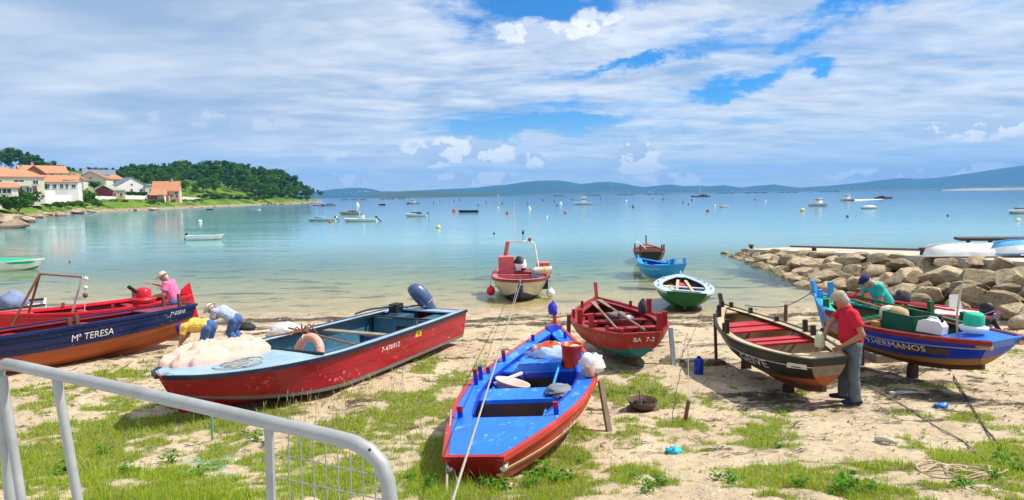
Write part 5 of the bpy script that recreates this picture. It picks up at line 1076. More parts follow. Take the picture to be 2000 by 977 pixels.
# ---- 6 the boat behind it
p1 = P(1955, 622, 1.05); b = dorna('fishing_boat', 'dark hulled boat with red rails and white deck behind the blue and ochre boat', (10.55, 13.4), (8.3, 16.4), .50, 1.5, .55, ss=.06, sb=.12, tw=.5); BK = b
b.shell(MAROON); b.planks([0, .4, .62, .82, 1], [NAVY, NAVY, NAVY, NAVY]); b.transom([(0, 1, NAVY)]); b.keel(BROWN); b.stem(DRED, .07, .12); b.rail('gunwale', paint('pink_red_rail', (.55, .05, .09), (.6, .3, .3), .25), .05, .05, .03); b.rail('side_deck', M('pale_pink_deck', (.70, .58, .52), .7, .1, 3), .34, .03, -.05, .03); b.deck('bow_deck', DRED, .8, .98, .02, .03); b.deck('stern_deck', M('pale_pink_deck'), .01, .3, .03, .03)
for (u, sd) in ((.4, 1), (.6, 1), (.8, 1), (.5, -1), (.72, -1)): b.pin(u, sd, DRED, .15, .06, .05)
oar(b.world((.15 * b.L, .30, b.zs(.1) + .05)), b.world((1.02 * b.L, .05, b.zs(.9) + .08)), 'pinkish red spar laid along the dark hulled boat at right', REDB, False)
crumpled('net', 'red net heaped in the bow of the dark hulled boat', 'net', b.world((.68 * b.L, -.1, b.zs(.7) + .02)), (.55, .35, .16), M('red_net', (.34, .02, .025), .95, .3, 14, .5), 41); crumpled('net', 'dark grey net bundle with cork on the dark hulled boat', 'net', b.world((.5 * b.L, -.35, b.zs(.5) + .10)), (.18, .16, .22), M('dark_net'), 42)
o = MB().box((0, 0, .17), (.26, .04, .34), taper=(.7, 1)).build('board', JW, loc=b.world((.20 * b.L, -.35, b.zs(.2))), rot=(.15, .1, b.hd + .6)); tag(o, 'white plastic board standing in the stern of the dark hulled boat', 'board')
o = thing('outboard_motor', 'small black outboard motor on the stern of the dark hulled boat', 'motor', b.world((-.02, 0, b.zs(0) - .04)), (0, 0, b.hd)); outboard(o, 0, 0, -.05, .62, radians(30), BLKR)

# ---- 7 the two boats at the left edge
b = Boat('fishing_boat', 'navy and orange wooden boat with white name on its side at the left edge', (-8.15, 14.95), (-12.0, 9.6), .36, 1.8, .90, tw=.45, m=.45, ps=.8, pb=2.0, ss=.03, sb=.28, ks=.30, kb=.15, srake=.30, brake=.5, c=.84, e=.16, heel=radians(4)); TER = b
b.shell(MAROON); b.planks([0, .20, .38, .54, .67, .78, .89, 1], [ORANGE, ORANGE, ORANGE, ORANGE, NAVY, NAVY, NAVY], lap=.024); b.transom([(0, .65, ORANGE), (.65, 1, NAVY)]); b.keel(ORANGE, .07, .12); b.stem(NAVY, .08, .15); b.rail('gunwale', NAVY, .05, .06, .035); b.rail('side_deck', MAROON, .18, .03, -.05, .04); b.deck('bow_deck', NAVY, .82, .985, .02, .03); b.deck('stern_deck', MAROON, .01, .15, .03, .03)
for u in (.3, .5, .68): b.thwart(u, .22, .12, DRED)
b.floor(.12, .8, b.zk(.4) + .16, BROWN); b.text('Mª TERESA', .40, .82, .14, 1, LETTER, squeeze=.85, off=.034); b.text('7ª-02010', .10, .90, .09, 1, LETTER, squeeze=.8, off=.034)
for (u, sd, h) in ((.38, 1, .2), (.40, 1, .16), (.6, 1, .1), (.06, 1, .3), (.05, -1, .2), (.75, 1, .1)): b.pin(u, sd, BROWN, h, .08, .06)
for u in (.28, .55): p = b.world((u * b.L, 0, b.zk(u) - .1)); block(p.x, p.y, .2, p.z, 'timber block under the keel of the navy and orange boat, ' + ('near the stern' if u < .5 else 'amidships'), b.hd)
e = b.world((.30 * b.L, .96, b.zs(.3) - .3))
b = Boat('fishing_boat', 'bright red wooden boat behind the navy and orange boat', (-9.6, 17.6), (-12.4, 14.3), .28, 1.5, .80, tw=.4, m=.45, ps=.8, ss=.06, sb=.18, ks=.26, kb=.14, srake=.3, brake=.4); MAX = b
b.shell(MAROON); b.planks([0, .4, .6, .74, .87, 1], [DRED, BRTRED, BRTRED, BRTRED, BRTRED]); b.transom([(0, 1, BRTRED)]); b.keel(BROWN); b.stem(WHITEP, .08, .12); b.rail('gunwale', BRTRED, .05, .05, .04); b.rail('side_deck', BRTRED, .18, .03, -.05, .03); b.stripe(.90, PINKP, None, .004, .014, h=.02); b.deck('bow_deck', BRTRED, .8, .985, .02, .03)
b.text('MARUXA', .57, .88, .13, 1, LETTER, squeeze=1.0, off=.030); b.thwart(.3, .2, .1, DRED); b.thwart(.55, .2, .1, DRED)
for (u, sd, h) in ((.45, 1, .10), (.62, -1, .1), (.25, -1, .2)): b.pin(u, sd, DRED, h, .07, .06)
m = MB(); m.prism([(-.45, .1), (-.10, .0), (-.02, b.zs(0) + .12), (-.26, b.zs(0) + .30)], -.03, .03); b.part('rudder', m, BRTRED)
p = b.world((.26 * b.L, .45, b.zs(.25) - .08)); o = thing('winch', 'bright red winch housing with drum lid in the red boat by the man in pink', 'winch', p, b.hd); m = MB(); m.lathe([(.26, -.2), (.26, .1), (.30, .12), (.30, .20), (.20, .24)], n=18); m.lathe([(.19, .24), (.20, .42), (.12, .48), (.04, .50)], n=18); m.build('housing', BRTRED, o); m = MB(); m.lathe([(.30, 0), (.32, .03), (.30, .05)], (0, 0, .15), 18); m.build('rim', DRED, o); m = MB(); m.tube([(.20, .12, .40), (.40, .2, .58)], .05, 8); m.build('exhaust', BLKR, o)
# white boat with pipe frame further left
b = Boat('motor_boat', 'white motor boat with brown cockpit and pipe frame at the far left edge', (-13.8, 17.9), (-17.2, 15.4), .12, 1.7, .80, tw=.8, m=.45, pb=2.2, rb=.8, ss=.02, sb=.2, ks=.0, kb=.2, srake=.05, brake=.6, c=.9, e=.1); WBT = b
b.shell(WHITEP); b.planks([0, .4, .7, 1], [WHITEP, CREAMH, WHITEP], lap=.006, name='hull_panel'); b.transom([(0, 1, WHITEP)]); b.rail('gunwale', M('black_rubber'), .06, .05, .03); b.deck('fore_deck', WHITEP, .55, .98, .01, .03, camber=.06); m = MB(); m.box((.5 * b.L, 0, b.zs(.5) + .10), (1.1, 1.2, .30), taper=(.8, .85)); b.part('cockpit', m, paint('red_brown_varnish', (.24, .07, .05)))
p = b.world((.16 * b.L, .35, b.zs(.1) - .15)); crumpled('boat_cover', 'blue grey cover bundled over the motor of the white boat at far left', 'cover', p + Vector((0, 0, .22)), (.34, .32, .34), M('blue_grey_canvas', (.20, .26, .40), .9, .15, 4, .3), 51, amp=.18); crumpled('bag', 'red and yellow bag beside the blue grey cover at far left', 'bag', b.world((.30 * b.L, .6, b.zs(.3))) + Vector((0, 0, .06)), (.2, .15, .11), [M('red_cloth', (.5, .03, .05), .9), YEL], 52, mats=lambda c: 1 if c.z < .0 else 0)
o = thing('pipe_frame', 'rusty and white pipe frame standing over the white boat at far left', 'frame', b.world((.45 * b.L, 0, b.zs(.45) - .1)), 0)
c0 = o.location; tl = PD(78, 535, 14.8) - c0; tr_ = PD(160, 541, 15.4) - c0; bl = PD(20, 640, 14.4) - c0; bl2 = PD(48, 640, 14.9) - c0; br = PD(141, 612, 15.6) - c0
for nm, a, c, mt_ in (('leg', bl, tl, RSTR), ('leg', bl2, tl, RSTR), ('top_bar', tl, tr_, RSTR), ('leg', br, tr_, WHITEP)): m = MB(); m.tube([a, c], .028, 7); m.build(nm, mt_, o)
m = MB(); a = PD(168, 543, 15.5) - c0; c = PD(165, 610, 15.5) - c0; m.tube([a, c], .01, 5); pl = m.build('cord', CLOTHW, o)
for f in (.02, .28): m = MB(); m.ell(a.lerp(c, f), .05); m.build('float', CLOTHW, pl)
m = MB(); m.ell(a.lerp(c, .5), (.06, .06, .07)); m.build('float', RSTR, pl)

# ---- 8 the moored boat with pink wheelhouse
pb_ = P(1025, 588, 0); b = Boat('motor_boat', 'cream hulled motor boat with faded pink wheelhouse moored bow on in the shallows', (.36, 26.6), (.30, 22.0), -.30, 2.25, .98, tw=.86, m=.42, pb=2.6, rb=.62, ss=.0, sb=.10, ks=.0, kb=.35, srake=.05, brake=.45, c=.90, e=.10, cb=.6, eb=.40, minhb=.05); MOO = b
b.shell(PINKP); b.planks([0, .45, .75, 1], [M('dark_bottom_paint', (.05, .045, .05), .7, .2, 4), CREAMH, CREAMH], lap=.006, name='hull_panel'); b.transom([(0, 1, CREAMH)]); b.rail('gunwale', PINKP, .20, .05, .0, -.03); b.rail('rubber_fender', paint('maroon_fender', (.16, .03, .035)), 0.0, .10, .05, -.035); b.deck('fore_deck', PINKP, .80, .985, .03, .03); b.bulkhead(.80, .05, STEELB); b.floor(.05, .8, .45, STEELB, 4)
zt = b.zs(.5); m = MB(); m.box((.34 * b.L, -.58, zt + .12), (.75, .62, 1.15)); b.part('wheelhouse', m, PINKP); m = MB(); m.box((.5 * b.L, -.25, zt - .18), (.10, 1.40, .42)); b.part('console', m, PINKP); m = MB(); m.box((.36 * b.L, .05, zt - .10), (.5, .8, .35)); b.part('seat_box', m, DRED); m = MB(); m.box((.52 * b.L, .52, zt - .06), (.5, .10, .60)); b.part('dividing_board', m, STEELB); m = MB(); m.box((.62 * b.L, .80, zt - .2), (.8, .5, .45)); b.part('fish_box', m, NAVY)
m = MB(); m.tube([(.22 * b.L, -.62, zt + .5), (.22 * b.L, -.58, zt + 1.14), (.22 * b.L, -.45, zt + 1.25), (.22 * b.L, .45, zt + 1.25), (.22 * b.L, .60, zt + 1.10), (.22 * b.L, .78, zt)], .035, 8); ar = b.part('roll_bar', m, WHITEP); m = MB(); m.bar((.22 * b.L, -.68, zt + .4), (.22 * b.L, -.52, zt + 1.25), .16, .12); b.part('post', m, PINKP, ar)
m = MB(); m.tube([(.22 * b.L, -.22, zt + 1.25), (.22 * b.L, -.22, zt + 2.9)], [.018, .006], 6); b.part('aerial', m, WHITEP, ar); m = MB(); m.lathe([(.05, 0), (.07, .02), (.07, .10), (.03, .14)], (.22 * b.L, .40, zt + 1.27), 12); b.part('lamp', m, DRED, ar); m = MB(); m.tube([(.22 * b.L, .12, zt + 1.25), (.22 * b.L, .12, zt + 1.75)], .014, 5); m.ell((.22 * b.L, .12, zt + 1.62), (.05, .05, .08)); b.part('mast_light', m, BLKR, ar)
m = MB(); m.box((.10 * b.L, .95, zt + .16), (.6, .5, .30), taper=(1.1, 1.1)); b.part('stern_box', m, PINKP)
m = MB(); m.tube([(.66 * b.L, .55, zt + .25), (.66 * b.L, 1.22, zt + .28)], .15, 14); o2 = b.part('hauler_drum', m, CREAMH); m = MB(); m.tube([(.66 * b.L, .92, zt + .267), (.66 * b.L, .97, zt + .269)], .17, 14); b.part('drum_band', m, YEL, o2); m = MB(); m.bar((.66 * b.L, .95, zt - .25), (.66 * b.L, .95, zt + .15), .12, .12); b.part('drum_post', m, RSTR, o2)
bp = b.world((.36 * b.L, -.02, zt + .32)); crumpled('bag', 'black and white patterned bag on the seat of the pink wheelhouse boat', 'bag', bp, (.28, .30, .36), [CLOTHW, BLKR], 61, amp=.15, mats=lambda c: 1 if (c.z > .14 and c.x < .1) or (c.z < -.05 and c.x > .02) else 0)
for (y, z, mt_, nm, lb) in ((-1.30, .52, BRTRED, 'red', 'round red fender hanging at the left side of the pink wheelhouse boat'), (1.28, .42, WHITEP, 'white', 'round white fender hanging at the right side of the pink wheelhouse boat')):
    u = .72; p = b.world((u * b.L, y * b.hb(u) / b.B * 1.0, z)); o = thing('fender', lb, 'fender', p); m = MB(); m.ell((0, 0, 0), (.17, .17, .18)); m.lathe([(.05, .15), (.04, .22)], n=8); m.build('ball', mt_, o); m = MB(); m.tube([(0, 0, .2), (0, 0, .55)], .012, 5); m.build('cord', ROPE, o)
p = b.world((b.L + .08, -.02, b.zs(1) - .30)); o = thing('fender', 'dark blue sausage fender on the bow of the pink wheelhouse boat', 'fender', p); m = MB(); m.lathe([(.03, -.22), (.10, -.16), (.105, .14), (.03, .20)], n=14); m.build('sausage', NAVY, o); m = MB(); m.tube([(0, 0, .2), (0, .05, .45)], .012, 5); m.build('cord', ROPE, o)
for (x, y) in ((-.75, 23.8), (-.65, 25)):
    pass

# ---- 9 the green boat, the bright blue boat and the brown boat at the water's edge
b = dorna('fishing_boat', 'green hulled boat with pale blue rim at the waterline', (5.50, 19.4), (6.45, 23.5), -.02, 1.95, .70, tw=.62, m=.40, ss=.05, sb=.08, pb=2.0, rb=.85, heel=radians(3)); GRN = b
b.shell(BROWN); b.planks([0, .35, .55, .75, .9, 1], [GREENP, GREENP, GREENP, GREENP, PALE]); b.transom([(0, .9, GREENP), (.9, 1, GREENP)]); b.rail('gunwale', PALE, .05, .05, .03); b.rail('side_deck', PALE, .26, .03, -.05, .012); b.deck('stern_deck', TAN, .01, .06, .02, .03); b.deck('bow_deck', PALE, .86, .985, .012, .03); b.keel(BROWN); b.stem(PALE, .07, .1)
for u in (.22, .42): b.thwart(u, .18, .06, PALE)
for y in (-.22, .22): m = MB(); m.bar((.15 * b.L, y * 1.2, b.zs(.3) - .05), (.78 * b.L, y * .6, b.zs(.6) - .05), .10, .03); b.part('long_board', m, TAN)
m = MB(); m.box((.62 * b.L, 0, b.zs(.6) - .12), (1.0, .30, .03)); b.part('middle_board', m, REDB); b.floor(.08, .8, .16, BROWN)
for u in (.12, .3, .5, .6, .72): b.rib(u, BROWN)
for (u, sd) in ((.3, 1), (.5, 1), (.7, 1), (.3, -1), (.5, -1), (.62, -1), (.75, -1)): b.pin(u, sd, PALE, .07, .08, .1)
crumpled('bag', 'tan sack lying in the green hulled boat', 'bag', b.world((.35 * b.L, .5, .45)), (.25, .2, .2), M('tan_sack', (.5, .38, .22), .9, .15, 6, .3), 71)
b = dorna('fishing_boat', 'small bright blue boat floating behind the green hulled boat', (7.35, 27.2), (6.1, 29.6), -.22, 1.5, .85, ss=.12, sb=.16, tw=.4); BB2 = b
b.shell(BLUE2); b.planks([0, .4, .6, .8, 1], [WHITEP, SKYB, SKYB, SKYB]); b.transom([(0, 1, SKYB)]); b.rail('gunwale', SKYB, .05, .05, .03); b.rail('side_deck', SKYB, .2, .03, -.05, .02); b.deck('stern_deck', SKYB, .01, .3, .02, .03); b.stem(SKYB, .07, .12); b.thwart(.5, .2, .08, SKYB); b.floor(.1, .8, .2, BLUE2)
for (u, sd) in ((.03, 1), (.06, 1), (.03, -1), (.5, 1), (.5, -1)): b.pin(u, sd, SKYB, .26 if u < .1 else .1, .11, .07)
b.stripe(.84, WHITEP, 1, .003, .014, .2, .6, h=.012)
b = dorna('fishing_boat', 'dark brown wooden boat floating beyond the small bright blue boat', (7.5, 33.0), (8.15, 37.2), -.25, 1.75, .95, ss=.08, sb=.14, tw=.6, m=.4); BR2 = b
b.shell(BROWN); b.planks([0, .4, .65, .85, 1], [BROWN, M('black_green_paint'), M('black_green_paint'), BROWN]); b.transom([(0, 1, M('black_green_paint'))]); b.rail('gunwale', wood('red_brown_wood', (.26, .09, .06)), .1, .05, .03); b.stem(BROWN, .08, .5); b.deck('bow_deck', M('red_brown_wood'), .75, .98, .03, .03); b.floor(.1, .75, .3, BROWN)
for u in (.12, .3, .5, .66): b.thwart(u, .22, .05, M('red_brown_wood'))
for (u, sd) in ((.04, -1), (.2, -1), (.05, 1), (.3, 1)): b.pin(u, sd, BROWN, .35, .08, .05)
oar(b.world((.02 * b.L, .25, b.zs(.0) + .10)), b.world((.7 * b.L, .62, b.zs(.7) + .35)), 'pale blue oar lying across the dark brown boat', PALE)
# ================================================================== boats and buoys afloat
def afloat(label, u, v, Lpx, hd, hull, deckm, Bf=.36, Df=.15, bands=None, feats=(), name='moored_boat', Lm=None, lift=0.0, **k):
    c = P(u, v, 0); sc = c.y / 1200; hd = radians(hd); Lm = Lm or Lpx * sc / max(.25, abs(cos(hd))); d = Vector((cos(hd), sin(hd), 0)) * Lm / 2
    kw = dict(tw=.72, m=.42, pb=2.1, rb=.8, ss=.03 * Lm * .2, sb=.05 * Lm * .3, ks=.0, kb=.05 * Lm, srake=.05, brake=.7, c=.9, e=.12, thick=.03); kw.update(k)
    b = Boat(name, label, c - d, c + d, -.06 * Lm * .5 + lift, Lm * Bf, Lm * Df, **kw)
    b.shell(deckm, 16, 5)
    for i, (a, e, m_) in enumerate(bands or [(0, 1, hull)]): 
        b.planks([a, e], [m_], 16, .01, 'hull_side'); b.transom([(a, e, m_)])
    b.rail('gunwale', deckm if bands else hull, .03 * Lm * .3, .012 * Lm, .006 * Lm, 0, 0, 1, 16)
    H = b.zs(.4)
    for f in feats:
        if f == 'motor': outboard(b.o, -.03 * Lm, 0, b.zs(0) - .02 * Lm, .15 * Lm if Lm < 6 else 1.0, radians(18), BLKR)
        elif f == 'motor_up': outboard(b.o, -.03 * Lm, 0, b.zs(0) - .02 * Lm, .17 * Lm, radians(48), BLKR)
        elif f == 'floor': b.floor(.05, .85, b.zk(.4) + .05 * Lm, deckm, 3)
        elif f == 'thwarts':
            for uu_ in (.3, .55): b.thwart(uu_, .05 * Lm, .02 * Lm, deckm)
        elif f == 'foredeck': b.deck('fore_deck', deckm, .6, .97, .01 * Lm, .01 * Lm, 8, .02 * Lm)
        elif f == 'fulldeck': b.deck('deck', deckm, .02, .97, .03 * Lm, .01 * Lm, 10)
        elif f == 'console': m = MB(); m.box((.42 * Lm, 0, H + .04 * Lm), (.10 * Lm, .13 * Lm, .12 * Lm), taper=(.8, .9)); m2 = b.part('console', m, WHITEP); m = MB(); m.box((.45 * Lm, 0, H + .12 * Lm), (.012 * Lm, .12 * Lm, .05 * Lm)); b.part('windscreen', m, PANE, m2)
        elif f == 'cabin':
            m = MB(); m.box((.56 * Lm, 0, H + .05 * Lm), (.34 * Lm, .24 * Lm, .13 * Lm), taper=(.72, .8)); cb_ = b.part('cabin', m, WHITEP)
            m = MB(); m.box((.56 * Lm, 0, H + .08 * Lm), (.315 * Lm, .226 * Lm, .045 * Lm), taper=(.86, .9)); b.part('cabin_window', m, PANE, cb_)
        elif f == 'wheelhouse':
            m = MB(); m.box((.46 * Lm, 0, H + .11 * Lm), (.26 * Lm, .24 * Lm, .22 * Lm), taper=(.86, .86)); cb_ = b.part('wheelhouse', m, WHITEP); m = MB(); m.box((.46 * Lm, 0, H + .235 * Lm), (.28 * Lm, .25 * Lm, .02 * Lm)); b.part('roof', m, WHITEP, cb_)
            for sx in (-1, 0, 1):
                m = MB(); m.box((.46 * Lm + sx * .075 * Lm, 0, H + .16 * Lm), (.055 * Lm, .228 * Lm, .05 * Lm)); b.part('window', m, PANE, cb_)
            for sy in (-1, 1): m = MB(); m.box((.46 * Lm, sy * .055 * Lm, H + .16 * Lm), (.242 * Lm, .07 * Lm, .05 * Lm)); b.part('window', m, PANE, cb_)
        elif f == 'flybridge': m = MB(); m.box((.42 * Lm, 0, H + .29 * Lm), (.2 * Lm, .2 * Lm, .07 * Lm), taper=(1.1, 1.1)); b.part('flybridge', m, WHITEP)
        elif f == 'mast': m = MB(); m.tube([(.5 * Lm, 0, H), (.5 * Lm, 0, H + .42 * Lm)], .008 * Lm, 5); b.part('mast', m, WHITEP)
        elif f == 'canopy': m = MB(); m.ell((.40 * Lm, 0, H + .03 * Lm), (.16 * Lm, .13 * Lm, .08 * Lm)); b.part('cover', m, M('navy_cover', (.03, .06, .16), .8, .15, 2))
        elif f == 'bluecover': m = MB(); m.ell((.55 * Lm, 0, H + .0 * Lm), (.22 * Lm, .14 * Lm, .09 * Lm)); b.part('cover', m, M('blue_cover', (.10, .25, .46), .8, .15, 2))
        elif f == 'whitecover': m = MB(); m.ell((.45 * Lm, 0, H), (.40 * Lm, .15 * Lm, .11 * Lm)); b.part('cover', m, WHITEP)
        elif f == 'greencover': m = MB(); m.ell((.5 * Lm, 0, H - .02 * Lm), (.45 * Lm, .16 * Lm, .055 * Lm)); b.part('cover', m, M('green_cover', (.01, .42, .24), .6, .12, 2))
        elif f == 'cargo':
            for q_ in range(3): m = MB(); m.box((.2 * Lm + q_ * .14 * Lm, (q_ - 1) * .03 * Lm, H + .02 * Lm), (.09 * Lm, .1 * Lm, .10 * Lm)); b.part('load', m, (RSTR, BLKR, MAROON)[q_])
        elif f == 'people':
            pass
    return b
WH2 = paint('clean_white_hull', (.80, .79, .76), (.6, .58, .5), .12, .3); YB = M('yellow_cream_hull', (.72, .62, .32), .5, .1, 2); TANB = paint('tan_boat_paint', (.50, .38, .22), (.3, .2, .12), .3); DKB = paint('dark_hull_paint', (.03, .03, .045), (.2, .18, .15), .2); GRBOT = M('green_bottom', (.12, .2, .10), .7, .2, 3)
afloat('white dinghy with black motor moored alone in the left of the bay', 402, 469, 62, 8, WH2, WHITEP, .36, .17, [(0, .35, YB), (.35, 1, WH2)], ('motor', 'floor', 'thwarts'), Lm=3.3)
afloat('white dinghy under a bright green cover cut by the left picture edge', 6, 528, 130, 12, WH2, WHITEP, .34, .16, [(0, .3, GRBOT), (.3, 1, WH2)], ('greencover', 'thwarts'), Lm=4.2)
afloat('pale green open boat with blue cover and tilted motor, leftmost of the mid bay boats', 628, 432, 54, 184, M('pale_green_hull', (.50, .62, .52), .4, .1, 2), WHITEP, .34, .13, [(0, .3, GRBOT), (.3, 1, M('pale_green_hull'))], ('floor', 'bluecover', 'motor_up'))
afloat('white open boat with console and tilted black motor in the mid bay', 703, 433, 66, 182, WH2, WHITEP, .32, .12, [(0, .3, GRBOT), (.3, 1, WH2)], ('floor', 'console', 'foredeck', 'motor_up'))
afloat('tan wooden boat with rusty load behind the white console boat', 682, 419, 40, 180, TANB, TANB, .34, .15, None, ('floor', 'cargo'))
afloat('white cabin boat with navy hood and green waterline in the mid bay', 813, 423, 44, 178, WH2, WHITEP, .36, .14, [(0, .3, GRBOT), (.3, 1, WH2)], ('cabin', 'canopy', 'foredeck', 'motor'))
afloat('maroon fishing boat with white wheelhouse and mast further out', 806, 398.5, 26, 180, MAROON, WHITEP, .3, .12, None, ('fulldeck', 'wheelhouse', 'mast'))
afloat('long low dark open skiff in the middle of the bay', 914, 415, 40, 178, DKB, DKB, .32, .13, None, ('floor', 'thwarts'))
afloat('white motor cruiser with wheelhouse windows right of the middle', 1138, 400, 38, 182, WH2, WHITEP, .34, .14, None, ('fulldeck', 'wheelhouse', 'flybridge', 'foredeck'))
afloat('white cabin boat seen from its bow in the right of the bay', 1600, 402.5, 30, -62, WH2, WHITEP, .40, .16, None, ('fulldeck', 'wheelhouse'), Lm=5.6)
afloat('white speedboat heading in and trailing a white wake', 1656, 392, 24, -75, WH2, WHITEP, .42, .15, [(0, .4, NAVY), (.4, 1, WH2)], ('fulldeck', 'wheelhouse'), Lm=6.5)
afloat('white boat under a white cover moored at right', 1696, 408, 30, 168, WH2, WHITEP, .40, .14, [(0, .3, TEAL), (.3, 1, WH2)], ('whitecover',))
afloat('small white cabin boat with dark window, centre right of the bay', 1413, 405, 19, 200, WH2, WHITEP, .40, .16, [(0, .4, NAVY), (.4, 1, WH2)], ('fulldeck', 'cabin'))
afloat('long brown workboat crossing the bay at right', 1727, 388, 36, 4, BROWN, BROWN, .24, .10, None, ('fulldeck', 'cargo'))
afloat('dark mussel workship far out with white house at its stern', 1367, 384.5, 35, 176, DKB, BROWN, .22, .08, None, ('fulldeck', 'cargo', 'mast'), Lm=20)
afloat('green and white cabin boat at the right picture edge', 1996, 417, 54, 176, WH2, WHITEP, .36, .14, [(0, .45, TEAL), (.45, 1, WH2)], ('cabin', 'foredeck'))
afloat('white passenger ship far off before the wooded point', 972, 384.6, 17, 180, WH2, WHITEP, .24, .12, None, ('fulldeck', 'wheelhouse', 'mast'), Lm=24)
afloat('small white rowing boat close under the headland rocks', 497, 410.5, 21, 176, WH2, WHITEP, .34, .13, None, ('floor',))
afloat('small dark rowing boat lying against the headland bank', 409, 410, 14, 176, DKB, DKB, .34, .15, None, ('floor',))
afloat('low red boat off the headland tip', 617, 402, 15, 180, BRTRED, DRED, .3, .12, None, ('fulldeck',))
afloat('dark workboat with white load moored off the headland tip', 640, 402.5, 30, 178, DKB, WHITEP, .26, .11, None, ('fulldeck', 'cargo'))
afloat('black inflatable with red motor hood out in the bay', 746, 401, 14, 180, DKB, DKB, .4, .18, None, ('fulldeck', 'cargo'))
# the speedboat's wake: churned white water
m = MB(); a = P(1668, 391.5, 0); e = P(1722, 389.5, 0); m.add([a + Vector((0, -1.2, .02)), e + Vector((0, -2.2, .02)), e + Vector((0, 2.2, .02)), a + Vector((0, 1.2, .02)), a + Vector((0, 0, .35)), e + Vector((0, 0, .12))], [(0, 1, 5, 4), (4, 5, 2, 3)]); tag(m.build('wake', M('foam', (.85, .87, .88), .9, .1, 1)), kind='structure')
# overturned dinghies on the slipway
def overturned(label, p, L, B, D, yaw, mats):
    b = Boat('dinghy', label, (0, 0), (L, 0), 0, B, D, tw=.75, m=.45, pb=2.2, rb=.8, ss=.02, sb=.08, ks=0, kb=.10, srake=.05, brake=.4, c=.95, e=.06)
    b.shell(mats[0], 20, 6); b.planks([0, .5, .78, 1], mats, 20, .006, 'hull_panel'); b.transom([(0, 1, mats[1])]); b.rail('gunwale', mats[0], .04, .04, .02); b.keel(mats[0], .05, .04)
    b.o.rotation_euler = (pi, 0, yaw); b.o.location = p; return b
q_ = P(1972, 500, 1.42); overturned('white dinghy lying keel up on the slipway', (q_.x, q_.y, 1.42 + .45), 3.0, 1.4, .40, pi - .12, [WHITEP, WH2, WH2])
q_ = P(2112, 497, 1.5); overturned('white and sky blue dinghy lying keel up at the right edge', (q_.x, q_.y, 1.5 + .54), 3.2, 1.4, .44, pi - .05, [M('light_blue_gelcoat', (.12, .40, .72), .3, .08, 2), WH2, WH2])

BW = M('buoy_white', (.80, .78, .72), .5, .08, 4); BR_ = M('buoy_red', (.55, .08, .04), .5, .12, 4); BD = M('buoy_dark', (.04, .045, .05), .6, .2, 4); BY = M('buoy_yellow', (.72, .60, .16), .5, .1, 4)
BM = {}
def buoy(u, v, r, mat, label, kind='ball', group=None):
    p = P(u, v, 0); k = p.y / 1200; key = (mat.name, kind)
    if key not in BM:
        m = MB()
        if kind == 'ball': m.ell((0, 0, .45), (1, 1, .95), n=12, m=8); m.lathe([(.25, 1.3), (.18, 1.65)], n=8)
        elif kind == 'cone': m.lathe([(.9, -.3), (1.0, .3), (.12, 1.9)], n=10)
        else: m.lathe([(.55, -.4), (.6, .7), (.3, .95)], n=8); m.tube([(0, 0, .7), (.12, 0, 1.7)], [.14, .1], 5); m.box((.14, 0, 1.6), (.6, .1, .4))
        BM[key] = m.fix('buoy', mat)
    o = put('buoy', BM[key], None, p, random.uniform(0, 6), r * k); tag(o, label, 'buoy', group)
for a in [(856, 446, 4.6, BY, 'yellow and white ball buoy in the near middle of the bay'), (391, 434.5, 3.6, BW, 'white buoy behind the lone white dinghy'), (887, 414, 4, BR_, 'red cone buoy left of the long dark skiff', 'cone'), (991, 418, 3.4, BR_, 'dull red buoy right of the long dark skiff', 'cone'), (1034, 409, 3.4, BW, 'white buoy with red patch in the centre of the bay', 'cone'), (1104, 417, 2.8, BR_, 'small red buoy below the white motor cruiser'),
          (1068, 425, 2.2, BW, 'tiny white buoy nearest the middle shore'), (973, 407, 2, BW, 'tiny white buoy above the dull red one'), (1567, 413, 4.4, BY, 'pale yellow ball buoy left below the bow on cabin boat'), (1988, 432, 4, BW, 'white ball buoy below the right edge cabin boat'), (1396, 403, 2.2, BW, 'small white buoy left of the small cabin boat'), (1095, 399.5, 3.2, BW, 'white sail shaped buoy left of the motor cruiser', 'cone'),
          (1495, 395.5, 2.2, BW, 'small pinkish white buoy left of the bow on cabin boat'), (698, 402.5, 4, BW, 'white buoy with red top above the console boat', 'cone'), (1223, 394.5, 2.4, BW, 'small white buoy right of the motor cruiser'), (645, 435, 3.2, BR_, 'red buoy under the pale green boat motor'), (1382, 413.5, 3, RSTR, 'brown buoy with white foot below the small cabin boat'), (1236, 405.5, 3.4, BD, 'dark spar buoy in the right middle of the bay', 'spar'), (965, 457, 2.2, BD, 'small dark float before the pink wheelhouse boat'), (136, 513, 2.6, BD, 'small dark stake float near the green covered dinghy', 'spar'), (1655, 424, 2.4, BD, 'dark half sunk float left of the white covered boat'), (1851, 422, 2, BD, 'dark speck of a float at the far right')]:
    buoy(*a)
for (u, v) in ((950, 396), (934, 401.5), (981, 398.5), (847, 397.5), (859, 393.5), (897, 391.5), (1030, 399), (1088, 403), (1060, 392.5), (1083, 394.5), (1173, 389.5), (1295, 390.5), (1334, 396), (1345, 400), (1351, 392), (1274, 389.5), (1474, 390.5), (604, 415.5), (1118, 391), (887, 394)):
    buoy(u, v, random.uniform(1.7, 2.6), BD, 'small dark mooring buoy far out on the bay', 'spar', 'dark mooring buoys far out')
